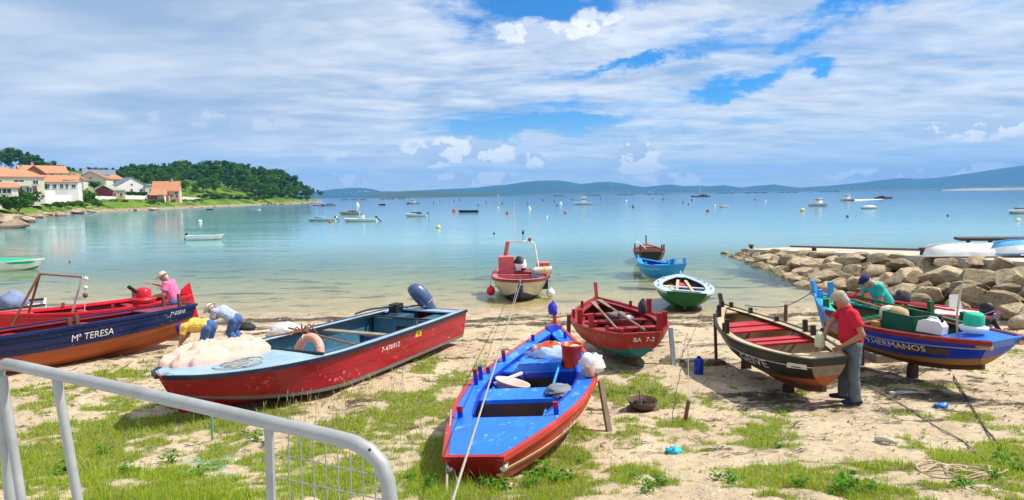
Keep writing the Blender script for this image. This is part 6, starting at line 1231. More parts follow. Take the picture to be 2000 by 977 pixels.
def raft(u0, u1, v, label, mat=RSTR):
    a = P(u0, v, 0); e = P(u1, v - (u1 - u0) * .0129, 0); e = Vector((e.x, a.y, 0)); n = max(3, int((u1 - u0) / 14)); r_ = thing('mussel_raft', label, 'raft', a); L = e.x - a.x; h = a.y / 1200
    m = MB(); m.box((L / 2, 0, 1.2 * h), (L, 10, .5 * h)); m.build('beam_deck', mat, r_)
    for k in range(n): m = MB(); m.box((L * (k + .5) / n, 0, .4 * h), (L / n * .5, 8, 1.3 * h)); m.build('float', BD, r_)
for a in ((664, 718, 391.2, 'reddish line of mussel raft nearest the headland tip'), (742, 772, 389.6, 'short reddish mussel raft left of the maroon fishing boat'), (778, 792, 389, 'tiny reddish mussel raft beside the maroon fishing boat')): raft(*a, PINKP)
for k, (a, e, v) in enumerate(((1082, 1102, 383.5), (1145, 1172, 382.6), (1205, 1240, 381.6), (1262, 1300, 380.6), (1402, 1436, 378.4), (1452, 1500, 377.8), (1520, 1560, 376.8), (1600, 1640, 375.6))): raft(a, e, v, 'far dark mussel raft on the horizon line below the mountains', BD)
for o in [o for o in bpy.data.objects if o.name.startswith('mussel_raft') and 'far dark' in o.get('label', '')]: o['group'] = 'far mussel rafts on the horizon'

# ================================================================== people
SKIN = M('skin', (.52, .26, .16), .55, .12, 9, .05); SKIN2 = M('tanned_skin', (.42, .19, .11), .55, .12, 9, .05); GREYH = M('grey_hair', (.46, .43, .40), .9, .2, 60, .5); JEAN = M('blue_jeans', (.06, .13, .32), .9, .15, 14, .2); GREYT = M('grey_trousers', (.115, .145, .17), .9, .12, 10, .2); EYEM = M('eye', (.03, .02, .015), .3, .1, 5)
def capsule(m, a, b, r0, r1, n=12):
    a = Vector(a); b = Vector(b); d = b - a; L = d.length; d.normalize() if L > 1e-6 else None
    q_ = d.to_track_quat('Z', 'Y').to_matrix(); rings = []
    for i in range(5): t = pi / 2 * (1 - i / 4 * .97); rings.append((r0 * cos(t), -r0 * sin(t)))
    for i in range(5): t = pi / 2 * (i / 4 * .97 + .0); rings.append((r1 * cos(t), L + r1 * sin(t)))
    m.loft([[a + q_ @ Vector((r * cos(2 * pi * k / n), r * sin(2 * pi * k / n), z)) for k in range(n)] for r, z in rings])
def remesh(m, name, mat, voxel, smooth=4, fold=0.0, seed=0):
    me = m.fix('tmp', mat); ob = bpy.data.objects.new('tmp', me); COL.objects.link(ob)
    md = ob.modifiers.new('r', 'REMESH'); md.mode = 'VOXEL'; md.voxel_size = voxel; md.use_smooth_shade = True
    sm = ob.modifiers.new('s', 'SMOOTH'); sm.factor = .5; sm.iterations = smooth
    bpy.context.view_layer.update(); dg = bpy.context.evaluated_depsgraph_get(); dg.update(); out = bpy.data.meshes.new_from_object(ob.evaluated_get(dg)); bpy.data.objects.remove(ob); bpy.data.meshes.remove(me)
    out.name = name
    if not out.materials: out.materials.append(mat)
    if fold:
        n = len(out.vertices); co = np.empty(n * 3); no = np.empty(n * 3); out.vertices.foreach_get('co', co); out.vertices.foreach_get('normal', no); co = co.reshape(-1, 3); no = no.reshape(-1, 3)
        f = fbm(co[:, 0] * 9 + co[:, 1] * 5 + seed, co[:, 2] * 7 + co[:, 1] * 6, seed, 3) - .5; g = fbm(co[:, 0] * 22 + seed, co[:, 2] * 16 + co[:, 1] * 14, seed + 2, 2) - .5
        co = co + no * (fold * 2 * f + fold * .8 * g)[:, None]; out.vertices.foreach_set('co', co.ravel()); out.update()
    out.polygons.foreach_set('use_smooth', [True] * len(out.polygons)); return out
def hand(m, w, d, pn, side):
    "palm, four bent fingers of different lengths and a thumb from its side"
    d = Vector(d).normalized(); pn = Vector(pn); pn = (pn - d * pn.dot(d)).normalized(); s_ = d.cross(pn).normalized() * side; w = Vector(w)
    for k in (-1, 0, 1): capsule(m, w + s_ * .018 * k, w + d * .075 + s_ * .026 * k, .016, .0145, 8)
    for k, L in zip((-1.5, -.5, .5, 1.5), (.066, .078, .074, .056)):
        a = w + d * .082 + s_ * .0185 * k; e = a + d * L * .55 + pn * L * .22; f = e + d * L * .28 + pn * L * .45; capsule(m, a, e, .0098, .009, 8); capsule(m, e, f, .009, .0078, 8)
    a = w + d * .022 - s_ * .034; e = a + d * .035 - s_ * .026 + pn * .012; capsule(m, a, e, .0125, .011, 8); capsule(m, e, e + d * .028 + pn * .018, .011, .009, 8)
def person(label, loc, heading, J, shirt, trousers, hair=None, hat=None, skin=SKIN, shoes=None, sleeve=.62, seed=1):
    "J: joints in the person's own axes (x forward, y left, z up)"
    J = {k: Vector(v) for k, v in J.items()}; o = thing('person', label, 'person', loc, heading); hp = J.get('head_pitch', Vector((.5, 0, 0))).x; hyaw = J.get('head_yaw', Vector((0, 0, 0))).x
    RH = Matrix.Rotation(hyaw, 3, 'Z') @ Matrix.Rotation(hp, 3, 'Y'); H = J['head']
    def h(p): return H + RH @ Vector(p)
    m = MB()
    m.ell(h((-.008, 0, .02)), (.098, .077, .105), RH); m.ell(h((.030, 0, -.055)), (.062, .055, .068), RH); capsule(m, h((.085, 0, .012)), h((.108, 0, -.022)), .011, .017, 8); m.ell(h((.085, 0, .032)), (.016, .052, .012), RH); m.ell(h((.078, 0, -.098)), (.022, .028, .018), RH); m.ell(h((.086, 0, -.066)), (.014, .027, .008), RH)
    for sy in (-1, 1): m.ell(h((-.012, sy * .080, -.012)), (.022, .010, .034), RH); m.ell(h((.058, sy * .042, -.025)), (.03, .022, .03), RH)
    capsule(m, J['neck'], h((-.02, 0, -.05)), .058, .055)
    capsule(m, J['pelvis'], J['chest'], .125, .135); capsule(m, J['chest'], J['neck'], .12, .07); m.ell(J['chest'], (.12, .17, .15))
    for sd, s_ in (('l', 1), ('r', -1)):
        sh, el_, wr = J['sh_' + sd], J['el_' + sd], J['wr_' + sd]; hi, kn, an = J['hip_' + sd], J['kn_' + sd], J['an_' + sd]
        capsule(m, J['chest'].lerp(sh, .55) + Vector((0, 0, .02)), sh, .075, .062); capsule(m, sh, el_, .055, .042); capsule(m, el_, el_.lerp(wr, .35), .043, .042); capsule(m, el_.lerp(wr, .35), wr, .042, .027)
        hand(m, wr, wr - el_ + Vector(J.get('hd_' + sd, (0, 0, 0))), J.get('pn_' + sd, Vector((.3, -s_, -.2))), s_)
        capsule(m, J['pelvis'].lerp(hi, .6), hi, .11, .095); capsule(m, hi, kn, .088, .058); capsule(m, kn, kn.lerp(an, .35), .057, .056); capsule(m, kn.lerp(an, .35), an, .056, .038)
        f = Vector(J.get('ft_' + sd, (1, s_ * .12, 0))).normalized(); capsule(m, an + Vector((0, 0, -.03)) - f * .04, an + f * .16 + Vector((0, 0, -.045)), .036, .030)
    put('body', remesh(m, 'body', skin, .0062, 3), o)
    for sy in (-1, 1): m = MB(); m.ell(h((.083, sy * .031, .010)), .0105, n=8, m=6); m.build('eye', EYEM, o)
    m = MB(); wst = J['pelvis'].lerp(J['chest'], .12); up_ = (J['chest'] - J['pelvis']).normalized()
    belly = J.get('belly', Vector((.02, 0, 0))).x
    capsule(m, J['pelvis'].lerp(J['chest'], .22) + Vector((belly * .4, 0, 0)), J['chest'], .150 + belly, .152); m.ell(J['chest'], (.142, .20, .17)); capsule(m, J['chest'], J['neck'] - up_ * .03, .14, .082)
    for s_ in (1, -1): capsule(m, J['pelvis'].lerp(J['chest'], .14) + Vector((0, s_ * .065, 0)), J['chest'] + Vector((0, s_ * .075, 0)), .125, .122)
    for sd, s_ in (('l', 1), ('r', -1)):
        sh, el_ = J['sh_' + sd], J['el_' + sd]; capsule(m, J['chest'].lerp(sh, .4) + Vector((0, 0, .02)), sh, .10, .085); e = sh.lerp(el_, sleeve); d = (e - sh)
        q_ = d.normalized().to_track_quat('Z', 'Y').to_matrix(); m.loft([[sh + d * f + q_ @ Vector((r * cos(k * pi / 6), r * sin(k * pi / 6), 0)) for k in range(12)] for f, r in ((0, .082), (.5, .078), (1.0, .082))])
    put('shirt', remesh(m, 'shirt', shirt, .0095, 3, .017, seed), o)
    m = MB(); capsule(m, J['pelvis'] - up_ * .02, J['pelvis'].lerp(J['chest'], .16), .142, .142); 
    for sd, s_ in (('l', 1), ('r', -1)):
        hi, kn, an = J['hip_' + sd], J['kn_' + sd], J['an_' + sd]; capsule(m, J['pelvis'].lerp(hi, .5), hi, .135, .115); capsule(m, hi, kn, .112, .088)
        e = an + Vector((0, 0, -.01)); d = e - kn; q_ = d.normalized().to_track_quat('Z', 'Y').to_matrix(); m.loft([[kn + d * f + q_ @ Vector((r * cos(k * pi / 6), r * sin(k * pi / 6), 0)) for k in range(12)] for f, r in ((-.05, .086), (0, .087), (.5, .085), (1.0, .082))])
    put('trousers', remesh(m, 'trousers', trousers, .0095, 3, .015, seed + 5), o)
    for sd, s_ in (('l', 1), ('r', -1)):
        an = J['an_' + sd]; f = Vector(J.get('ft_' + sd, (1, s_ * .12, 0))).normalized(); m = MB(); z0 = an.z - .07; a = Vector((an.x, an.y, z0 + .045)); capsule(m, a - f * .05, a + f * .06 + Vector((0, 0, -.0)), .046, .048); capsule(m, a + f * .06, a + f * .17 + Vector((0, 0, -.012)), .046, .034); capsule(m, a - f * .05, a - f * .03 + Vector((0, 0, .05)), .045, .044); put('shoe', remesh(m, 'shoe', shoes or NAVY, .009, 3), o)
    if hair:
        m = MB(); m.ell(h((-.026, 0, .020)), (.098, .086, .108), RH); m.ell(h((-.055, 0, -.04)), (.062, .078, .07), RH); put('hair', remesh(m, 'hair', hair, .009, 2, .006, seed), o)
    if hat:
        kind, hm = hat; m = MB()
        if kind == 'cap': m.ell(h((-.006, 0, .062)), (.118, .094, .078), RH); mm = MB(); 
        else: m.ell(h((-.005, 0, .065)), (.112, .098, .095), RH)
        if kind == 'brim': m.lathe([(.185, -.005), (.19, .004), (.10, .012)], h((0, 0, .055)), 20, RH)
        else:
            pts = [h((.075 + .085 * cos(a), .085 * sin(a), .045 - .012 * cos(a))) for a in np.linspace(-pi / 2, pi / 2, 10)]; m.add(pts + [p + RH @ Vector((0, 0, .012)) for p in pts], [tuple(range(9, -1, -1)), tuple(range(10, 20))] + [(i, (i + 1) % 10, (i + 1) % 10 + 10, i + 10) for i in range(10)])
        put('hat', remesh(m, 'hat', hm, .008, 2, .003, seed), o)
    return o
POLO = M('crimson_polo', (.56, .012, .035), .9, .1, 12, .15); PINKS = M('pink_shirt', (.78, .16, .34), .9, .1, 12, .15); TEALS = M('teal_shirt', (.03, .44, .40), .9, .1, 12, .15); YELS = M('yellow_shirt', (.80, .50, .10), .9, .1, 12, .15)
mt = bpy.data.materials.new('check_shirt'); mt.use_nodes = True; t = NT(mt.node_tree); t.n.clear(); v = t.new('ShaderNodeTexCoord').outputs['Object']; x, y, z = t.sep(v)
sx = t.ss(t.m('SINE', t.mul(t.add(x, y), 210)), -.3, .3); sz = t.ss(t.m('SINE', t.mul(z, 210)), -.3, .3); c = t.mix(t.mul(t.add(sx, sz), .5), (.14, .22, .45), (.62, .66, .78)); b_ = t.new('ShaderNodeBsdfPrincipled'); t.put(b_.inputs['Base Color'], c); b_.inputs['Roughness'].default_value = .9; o = t.new('ShaderNodeOutputMaterial'); t.l.new(b_.outputs[0], o.inputs[0]); CHECK = mt
f = PG(1662, 787); fz = G(f.x, f.y)
STAND = dict(pelvis=(0, 0, .96), chest=(.06, 0, 1.29), neck=(.11, 0, 1.475), head=(.20, 0, 1.575), head_pitch=(.62, 0, 0), belly=(.035, 0, 0), sh_l=(.06, .195, 1.40), sh_r=(.09, -.195, 1.39), el_l=(-.06, .27, 1.11), wr_l=(.19, .17, .90), el_r=(.27, -.24, 1.17), wr_r=(.38, -.12, .98), hip_l=(0, .095, .90), hip_r=(0, -.095, .90), kn_l=(.01, .11, .48), kn_r=(.07, -.11, .48), an_l=(-.04, .11, .085), an_r=(.08, -.12, .085), pn_l=(.3, -1, -.2), pn_r=(.2, 1, -.3))
RED = person('man in crimson polo, grey trousers and tweed cap leaning over the black boat stern', (f.x, f.y, fz), pi - .30, STAND, POLO, GREYT, GREYH, ('cap', M('beige_tweed', (.42, .36, .25), .95, .15, 40, .3)), SKIN2, M('dark_blue_shoe', (.015, .03, .08), .8, .2, 9), seed=3)
q_ = Vector((f.x, f.y, fz)) + Matrix.Rotation(pi - .30, 3, 'Z') @ Vector((.44, -.07, .90)); crumpled('cloth', 'pale cloth held in the hand of the man in the crimson polo', 'cloth', q_, (.07, .06, .15), M('pale_rag', (.66, .66, .46), .9, .12, 6, .3), 81)
def bend(hip, lean, arm_l, arm_r, knee=.04, hd=.5):
    "standing and bent forward at the hips by lean radians"
    d = Vector((sin(lean), 0, cos(lean))); n = Vector((cos(lean), 0, -sin(lean))); p = Vector((0, 0, hip)); c = p + d * .36; k = p + d * .53; sc_ = hip / .90
    J = dict(pelvis=p, chest=c, neck=k, head=k + d * .12 + n * .08, head_pitch=(lean * .9 + hd - .5, 0, 0), sh_l=c + d * .10 + Vector((0, .19, 0)), sh_r=c + d * .10 + Vector((0, -.19, 0)), hip_l=(0, .095, hip - .05), hip_r=(0, -.095, hip - .05), kn_l=(knee, .11, .47 * sc_), kn_r=(knee, -.11, .47 * sc_), an_l=(-.04, .11, .085), an_r=(-.02, -.12, .085))
    for s_, a in (('l', arm_l), ('r', arm_r)):
        sh = Vector(J['sh_' + s_]); J['el_' + s_] = sh + Vector(a[0]); J['wr_' + s_] = sh + Vector(a[1]); J['pn_' + s_] = (.2, 0, -1)
    return J
x, y = 7.6, 12.35; person('man in a teal shirt and navy cap bending over the blue and ochre boat', (x, y, G(x, y) + .16), pi + .10, bend(1.0, .66, ((.02, .05, -.27), (-.02, .02, -.50)), ((.14, 0, -.22), (.20, 0, -.45))), TEALS, M('navy_trousers', (.03, .045, .10), .9, .15, 8), GREYH, ('cap', M('navy_cap_cloth', (.012, .022, .10), .9, .15, 10)), SKIN, seed=7)
x, y = -8.88, 16.0; J = bend(.93, .28, ((.05, .08, -.27), (.30, .02, -.30)), ((.22, -.04, -.12), (.50, .02, -.02)), hd=.75); person('man in a pink shirt and straw hat working at the red boat winch', (x, y, G(x, y) + .12), pi + .1, J, PINKS, JEAN, GREYH, ('brim', M('straw_hat', (.66, .56, .38), .9, .12, 30, .3)), SKIN2, seed=11)
x, y = -6.82, 13.6; person('man in a yellow shirt and purple cap bent double beside the navy boat', (x, y, G(x, y)), pi - .1, bend(.72, 1.55, ((.08, .03, -.26), (.14, 0, -.46)), ((.16, 0, -.22), (.3, 0, -.40)), .10), YELS, JEAN, None, ('cap', M('purple_cap_cloth', (.06, .02, .26), .9, .15, 10)), SKIN2, seed=13)
x, y = -6.82, 14.9; person('man in a blue checked shirt and white hat stooping at the navy boat stern', (x, y, G(x, y)), pi - .1, bend(.66, 1.1, ((.10, .03, -.25), (.30, 0, -.36)), ((.16, 0, -.22), (.36, 0, -.30)), .10, .35), CHECK, JEAN, None, ('brim', M('white_hat_cloth', (.76, .70, .56), .9, .1, 10)), SKIN2, seed=17)
for (x, y, h, lb) in ((7.6, 12.35, .16, 'low wooden box under the feet of the man in teal'), (-8.88, 16.0, .12, 'low wooden box under the feet of the man in pink')):
    o = MB().box((.06, 0, h / 2 - .06), (.56, .5, h + .11)).build('standing_box', GREYW, loc=(x, y, G(x, y)), rot=pi + .1); tag(o, lb, 'box')
# ================================================================== barrier in front
GALV = M('galvanised_steel', (.37, .375, .36), .5, .14, 5, .06, metal=.25, wear=(.33, .20, .13), amt=.05, dirt=(.28, .28, .27), damt=.5)
ba = thing('barrier', 'galvanised steel crowd barrier leaning in the left foreground', 'barrier', PD(350, 977, 2.5)); bo = ba.location
def BP(u, v, d): return PD(u, v, d) - bo
m = MB(); m.tube([BP(20, 977, 2.86) + Vector((0, 0, -.5)), BP(8, 800, 2.88), BP(-4, 735, 2.90), BP(-2, 718, 2.90), BP(12, 711, 2.88), BP(40, 716, 2.85), BP(250, 762, 2.60), BP(500, 819, 2.33), BP(640, 851, 2.18), BP(690, 864, 2.13), BP(722, 881, 2.10), BP(745, 907, 2.085), BP(757, 940, 2.075), BP(762, 977, 2.07), BP(772, 1090, 2.06), BP(806, 1440, 2.05)], .0275, 14); m.build('top_rail', GALV, ba)
m = MB(); m.tube([BP(110, 735, 2.76), BP(152, 977, 2.74), BP(210, 1290, 2.72)], .020, 10); m.build('upright', GALV, ba)
m = MB(); m.tube([BP(4, 735, 2.87), BP(42, 977, 2.82), BP(90, 1290, 2.8)], .020, 10); m.build('upright', GALV, ba)
m = MB(); m.bar(BP(525, 832, 2.31), BP(545, 1430, 2.29), .034, .014, up=(.3, 1, 0)); m.build('upright', GALV, ba)
for k in range(8):
    f = k / 7; m = MB(); m.tube([BP(563 + 24 * k, 838 + 5.5 * k + (12 if k == 7 else 0), 2.27 - .022 * k), BP(577 + 24.5 * k, 1430, 2.25 - .022 * k)], .0026, 5); m.build('mesh_wire', GALV, ba)
for v0, v1 in ((886, 934), (932, 978), (980, 1024), (1030, 1075)): m = MB(); m.tube([BP(538, v0, 2.29), BP(758, v1, 2.08)], .0026, 5); m.build('mesh_wire', GALV, ba)
m = MB(); m.ell(BP(722, 879, 2.08), .006); m.build('bolt', BLKR, ba)

# ================================================================== grass and things on the sand
GRASSM = tint_mat('grass_blade', .7, .2, .5)
def blades(n, seed, h0, h1, wd, need=.32, ylo=4.3, yhi=15.5):
    rg = np.random.default_rng(seed); y = ylo * (yhi / ylo) ** rg.random(n); x = rg.uniform(-.98, .98, n) * (y * .92 + .3); g = grass_amount(x, y); k = rg.random(n) < np.clip((g - need) / .5, 0, 1) ** 1.2
    x, y, g = x[k], y[k], g[k]; n = len(x); z = gz(x, y); h = rg.uniform(h0, h1, n) * (.45 + .75 * g) * np.clip(.75 + y / 40, .8, 1.1); a = rg.uniform(0, 2 * pi, n); lean = rg.uniform(.1, .9, n) * h; w_ = wd * rg.uniform(.6, 1.4, n) * np.clip(y / 7, .8, 2.2); tw = a + pi / 2 + rg.uniform(-.6, .6, n)
    p0 = np.stack([x, y, z - .01], -1); sx = np.stack([np.cos(tw) * w_, np.sin(tw) * w_, 0 * x], -1); d = np.stack([np.cos(a) * lean, np.sin(a) * lean, h], -1); mid = p0 + d * np.array([.35, .35, .6]); tip = p0 + d
    V = np.stack([p0 - sx, p0 + sx, mid + sx * .8, mid - sx * .8, tip], 1).reshape(-1, 3); i = np.arange(n)[:, None] * 5; F = np.concatenate([i + np.array([[0, 1, 2]]), i + np.array([[0, 2, 3]]), i + np.array([[3, 2, 4]])])
    t_ = rg.random((n, 1)); gr = np.array([.17, .35, .014]); ye = np.array([.50, .54, .04]); dr = np.array([.46, .37, .15]); c = gr * (1 - t_) + ye * t_; pat = fbm(x * .8, y * .8, 91, 3)[:, None]; dry = rg.random((n, 1)) < (.10 + .5 * np.clip(pat - .5, 0, 1)); c = np.where(dry, dr, c) * rg.uniform(.75, 1.25, (n, 1)); c = np.repeat(c, 5, 0); c[0::5] *= 1; return V, F, c
def join(parts, name, mat):
    o = 0; Vs, Fs, Cs = [], [], []
    for V, F, c in parts: Vs.append(V); Fs.append(F + o); Cs.append(c); o += len(V)
    return tri_mesh(name, np.concatenate(Vs), np.concatenate(Fs), mat, np.concatenate(Cs))
o = put('grass', join([blades(300000, 1, .02, .075, .0030), blades(40000, 2, .07, .17, .0026, .62), blades(170000, 4, .012, .045, .0042, .12)], 'grass', GRASSM)); tag(o, 'thin green and yellow grass growing through the sand', 'grass', kind='stuff')
# seeding stems before the red motor boat
rg = random.Random(5); m = MB()
for (u, v, n) in ((700, 800, 14), (740, 792, 10), (640, 812, 8), (600, 826, 7), (570, 840, 6), (680, 830, 8), (780, 770, 6), (520, 850, 5), (1085, 900, 6), (830, 880, 8)):
    c = PG(u, v)
    for k in range(n):
        x = c.x + rg.gauss(0, .14); y = c.y + rg.gauss(0, .14); z = G(x, y); h = rg.uniform(.22, .46); l = rg.uniform(-.08, .08); e = Vector((x + l, y + l * .5, z + h)); m.tube([(x, y, z - .01), (x + l * .4, y + l * .2, z + h * .6), e], [.0028, .0022, .0015], 4); m.tube([e, e + Vector((l * .25, 0, .035)), e + Vector((l * .5, 0, .075))], [.003, .006, .002], 5)
o = m.build('grass_stem', M('straw_stem', (.36, .33, .13), .9, .2, 10)); tag(o, 'tall seeding grass stems beside the red motor boat', 'grass', kind='stuff')
# broad leaved weeds
def weed_mesh(seed, n=46, s=.07):
    rg = np.random.default_rng(seed); Vs, Cs = [], []
    for k in range(n):
        a = rg.uniform(0, 2 * pi); el_ = rg.uniform(.2, 1.3); r = rg.uniform(.04, .22); c = np.array([cos(a) * r * cos(el_) * .9, sin(a) * r * cos(el_) * .9, .02 + r * sin(el_) * 1.1]); d = np.array([cos(a), sin(a), rg.uniform(-.3, .6)]); d /= np.linalg.norm(d); sd = np.array([-sin(a), cos(a), 0]); L = s * rg.uniform(.6, 1.3)
        up_ = np.array([0, 0, .25]) * L; Vs.append(np.array([c - d * L * .5, c + sd * L * .32 + up_, c + d * L * .6 - up_ * .5, c - sd * L * .32 + up_])); Cs.append(np.repeat(np.array([[.085, .24, .018]]) * rg.uniform(.7, 1.7), 4, 0))
    V = np.concatenate(Vs); return tri_mesh('leaves', V, np.arange(len(V)).reshape(-1, 4), GRASSM, np.concatenate(Cs))
WD = [weed_mesh(700 + k) for k in range(5)]; ms = MB()
for k in range(6): a = k * 1.05; ms.tube([(0, 0, -.03), (cos(a) * .05, sin(a) * .05, .10), (cos(a) * .11, sin(a) * .11, .19)], [.004, .003, .002], 4)
WS = ms.fix('stem', M('green_stem', (.10, .18, .03), .8))
for (u, v, s_) in [(1060, 935, 1.5), (1085, 950, 1.3), (1040, 955, 1.2), (1110, 945, 1.0), (980, 962, 1.2), (950, 958, 1.1), (1130, 905, .8), (1655, 962, 1.5), (1640, 972, 1.2), (1960, 905, 1.3), (1985, 930, 1.4), (1940, 940, 1.0), (1430, 950, 1.1), (1400, 940, .9), (1290, 955, 1.1), (1265, 965, 1.0), (1240, 940, .8), (1520, 875, .7), (1190, 775, .8), (1275, 768, .9), (1300, 772, .8), (1235, 762, .7), (1560, 960, 1.0), (1700, 968, 1.0), (1880, 960, 1.0), (840, 960, 1.2), (800, 945, 1.0), (500, 862, 1.1), (520, 872, .9), (480, 850, .8), (760, 960, 1.0), (335, 905, 1.3), (250, 930, 1.2), (390, 935, 1.1), (120, 930, 1.3), (200, 890, 1.1)]:
    p = PG(u, v); w_ = thing('weed_plant', 'leafy green weed growing among the grass tufts', 'weed', (p.x, p.y, G(p.x, p.y)), random.uniform(0, 6), 'leafy weeds among the grass'); s_ *= .55; w_.scale = (s_, s_, s_ * .8); put('leaves', random.choice(WD), w_); put('stem', WS, w_)
# pebbles, shell grit and washed up weed
def scatter(n, seed, ylo, yhi, fn, size, mat, colr, name, flat=.5):
    rg = np.random.default_rng(seed); y = ylo * (yhi / ylo) ** rg.random(n); x = rg.uniform(-1, 1, n) * (y * .92 + .3); k = rg.random(n) < fn(x, y); x, y = x[k], y[k]; n = len(x); z = gz(x, y); s_ = size * rg.uniform(.4, 1.6, n) ** 1.4 * np.clip(y / 8, .8, 2)
    base = np.array([[1, 0, 0], [0, 1, 0], [-1, 0, 0], [0, -1, 0], [0, 0, 1], [0, 0, -1.]]); R = rg.normal(size=(n, 6, 3)) * .22; a = rg.uniform(0, 6.3, n); st = rg.uniform(.7, 1.6, n)
    b_ = base[None] + R; bx = b_[:, :, 0] * st[:, None]; by = b_[:, :, 1]; X_ = bx * np.cos(a)[:, None] - by * np.sin(a)[:, None]; Y_ = bx * np.sin(a)[:, None] + by * np.cos(a)[:, None]; V = np.stack([X_, Y_, b_[:, :, 2] * flat], -1) * s_[:, None, None] + np.stack([x, y, z], -1)[:, None, :]
    f = np.array([[0, 1, 4], [1, 2, 4], [2, 3, 4], [3, 0, 4], [1, 0, 5], [2, 1, 5], [3, 2, 5], [0, 3, 5]]); F = (np.arange(n)[:, None, None] * 6 + f[None]).reshape(-1, 3); c = np.array(colr)[rg.integers(0, len(colr), n)] * rg.uniform(.7, 1.2, (n, 1)); return put(name, tri_mesh(name, V.reshape(-1, 3), F, mat, np.repeat(c, 6, 0)))
o = scatter(16000, 21, 4.3, 20, lambda x, y: .75 - .5 * grass_amount(x, y), .010, tint_mat('pebble_tint', .85, .2), [(.62, .55, .44), (.42, .33, .24), (.30, .23, .17), (.74, .70, .62), (.2, .16, .13)], 'pebbles'); tag(o, 'loose pebbles and shell grit strewn over the sand', 'pebbles', kind='stuff')
def strands(n, seed):
    rg = np.random.default_rng(seed); y = 6.5 * (20.3 / 6.5) ** rg.random(n); x = rg.uniform(-1, 1, n) * (y * .92 + .3); k = rg.random(n) < np.clip(weed_amount(x, y) - .3, .09, 1) ** 1.3; x, y = x[k], y[k]; n = len(x); a = rg.normal(0, .7, n); L = rg.uniform(.03, .13, n) * np.clip(y / 10, .8, 1.7); w_ = rg.uniform(.004, .013, n) * np.clip(y / 10, .8, 1.6)
    P_ = []
    for f in (-1, 0, 1):
        px = x + np.cos(a + f * .4) * L * f; py = y + np.sin(a + f * .4) * L * f; pz = gz(px, py) + .006 + (f == 0) * rg.uniform(.004, .03, n)
        for s_ in (-1, 1): P_.append(np.stack([px - np.sin(a) * w_ * s_ * (1 - .6 * abs(f)), py + np.cos(a) * w_ * s_ * (1 - .6 * abs(f)), pz], -1))
    V = np.stack(P_, 1).reshape(-1, 3); i = np.arange(n)[:, None] * 6; F = np.concatenate([i + np.array([[0, 1, 3, 2]]), i + np.array([[2, 3, 5, 4]])]); c = np.repeat(np.array([[.05, .036, .02]]) * rg.uniform(.5, 2.0, (n, 1)), 6, 0); return put('seaweed', tri_mesh('seaweed', V, F, tint_mat('seaweed_tint', .7, .3), c))
tag(strands(70000, 31), 'dark dried seaweed strewn over the sand and along the waterline', 'seaweed', kind='stuff')

def on(u, v, dz=0.0):
    p = PG(u, v); p.z = G(p.x, p.y) + dz; return p
crumpled('bag', 'black bag lying on the sand behind the man in checked shirt', 'bag', on(478, 645, .07), (.30, .20, .15), BLKR, 91, amp=.15)
crumpled('sack', 'white plastic sheet heaped on the sand behind the red motor boat', 'sheet', on(560, 660, .12), (.48, .35, .30), CLOTHW, 92, amp=.25)
crumpled('glove', 'bright blue rubber glove lying on the grassy sand in the foreground', 'glove', on(1315, 886, .03), (.085, .05, .05), M('cyan_rubber', (.02, .42, .68), .5, .12, 6), 93, (22, 14), .6)
crumpled('plastic_scrap', 'blue plastic scrap lying on the sand at right', 'scrap', on(1838, 795, .02), (.10, .06, .035), M('blue_plastic_scrap', (.02, .18, .70), .4, .12, 6), 94, (22, 14), .5)
crumpled('plastic_scrap', 'pale grey plastic strip lying in shade right of the man in crimson', 'scrap', on(1762, 768, .012), (.22, .06, .02), M('grey_plastic_scrap', (.4, .42, .45), .5, .12, 6), 95, (22, 14), .4)
p = on(1255, 800); o = thing('brazier', 'rusty iron pot with a stick in it standing in a grass patch', 'pot', p, .4); m = MB(); m.lathe([(.10, .0), (.17, .06), (.215, .15), (.225, .15), (.18, .05), (.10, .015)], n=18); m.build('bowl', RUST, o); m = MB(); m.lathe([(.24, -.01), (.25, .01), (.16, .02)], n=14); m.build('foot', RUST, o); m = MB(); m.tube([(-.02, 0, .05), (-.05, .02, .30)], [.018, .012], 7); m.build('stick', GREYW, o)
for k in range(5): crumpled('stone', 'dark burnt stone lying in the rusty pot' if k < 1 else 'dark burnt stone lying in the rusty pot', 'stone', p + Vector((cos(k * 1.3) * .09, sin(k * 1.3) * .08, .09)), (.05, .045, .035), DARK, 96 + k, (10, 6), .2)
for o in bpy.data.objects:
    if o.name.startswith('stone') and o.get('category') == 'stone': o['group'] = 'burnt stones in the rusty pot'
a = on(1334, 826); e = PD(1345, 782, a.y); prop(a, e, 'reddish brown stake driven into the sand right of the rusty pot', RSTR, .05)
rope([e, PD(1343, 622, 19.6)], .006, 'thin line running from the red stake to the green hulled boat')
p = on(222, 728, .03); q_ = on(248, 712, .03); m = MB(); m.bar((0, 0, 0), q_ - p + (q_ - p) * .6, .10, .03); o = m.build('plank', TAN, loc=p - (q_ - p) * .3); tag(o, 'broken pale plank lying on the sand below the navy boat', 'plank')
b = MOO; bow = b.world((b.L + .05, 0, b.zs(1) - .05)); endA = PD(880, 990, 3.0); rope([bow, endA], .009, 'grey mooring rope running from the pink wheelhouse boat to the foreground', ROPE, .02, 30)
rope([bow + Vector((-.1, .05, -.05)), PD(972, 700, 10.6)], .006, 'thinner grey rope running ashore from the pink wheelhouse boat behind the blue boat', ROPE, .03)
fl = BLB.world((-.02, .27, BLB.zs(0) - .14)); rope([BLB.world((.24 * BLB.L, BLB.hb(.24) + .03, BLB.zs(.24) + .05)), fl + Vector((-.05, .03, 0)), PD(872, 985, 4.7)], .012, 'thick grey rope from the blue boat corner to the ground', ROPE, .01); rope([fl, PD(905, 985, 4.8)], .009, 'grey rope end hanging from the white fairlead of the blue boat', ROPE)
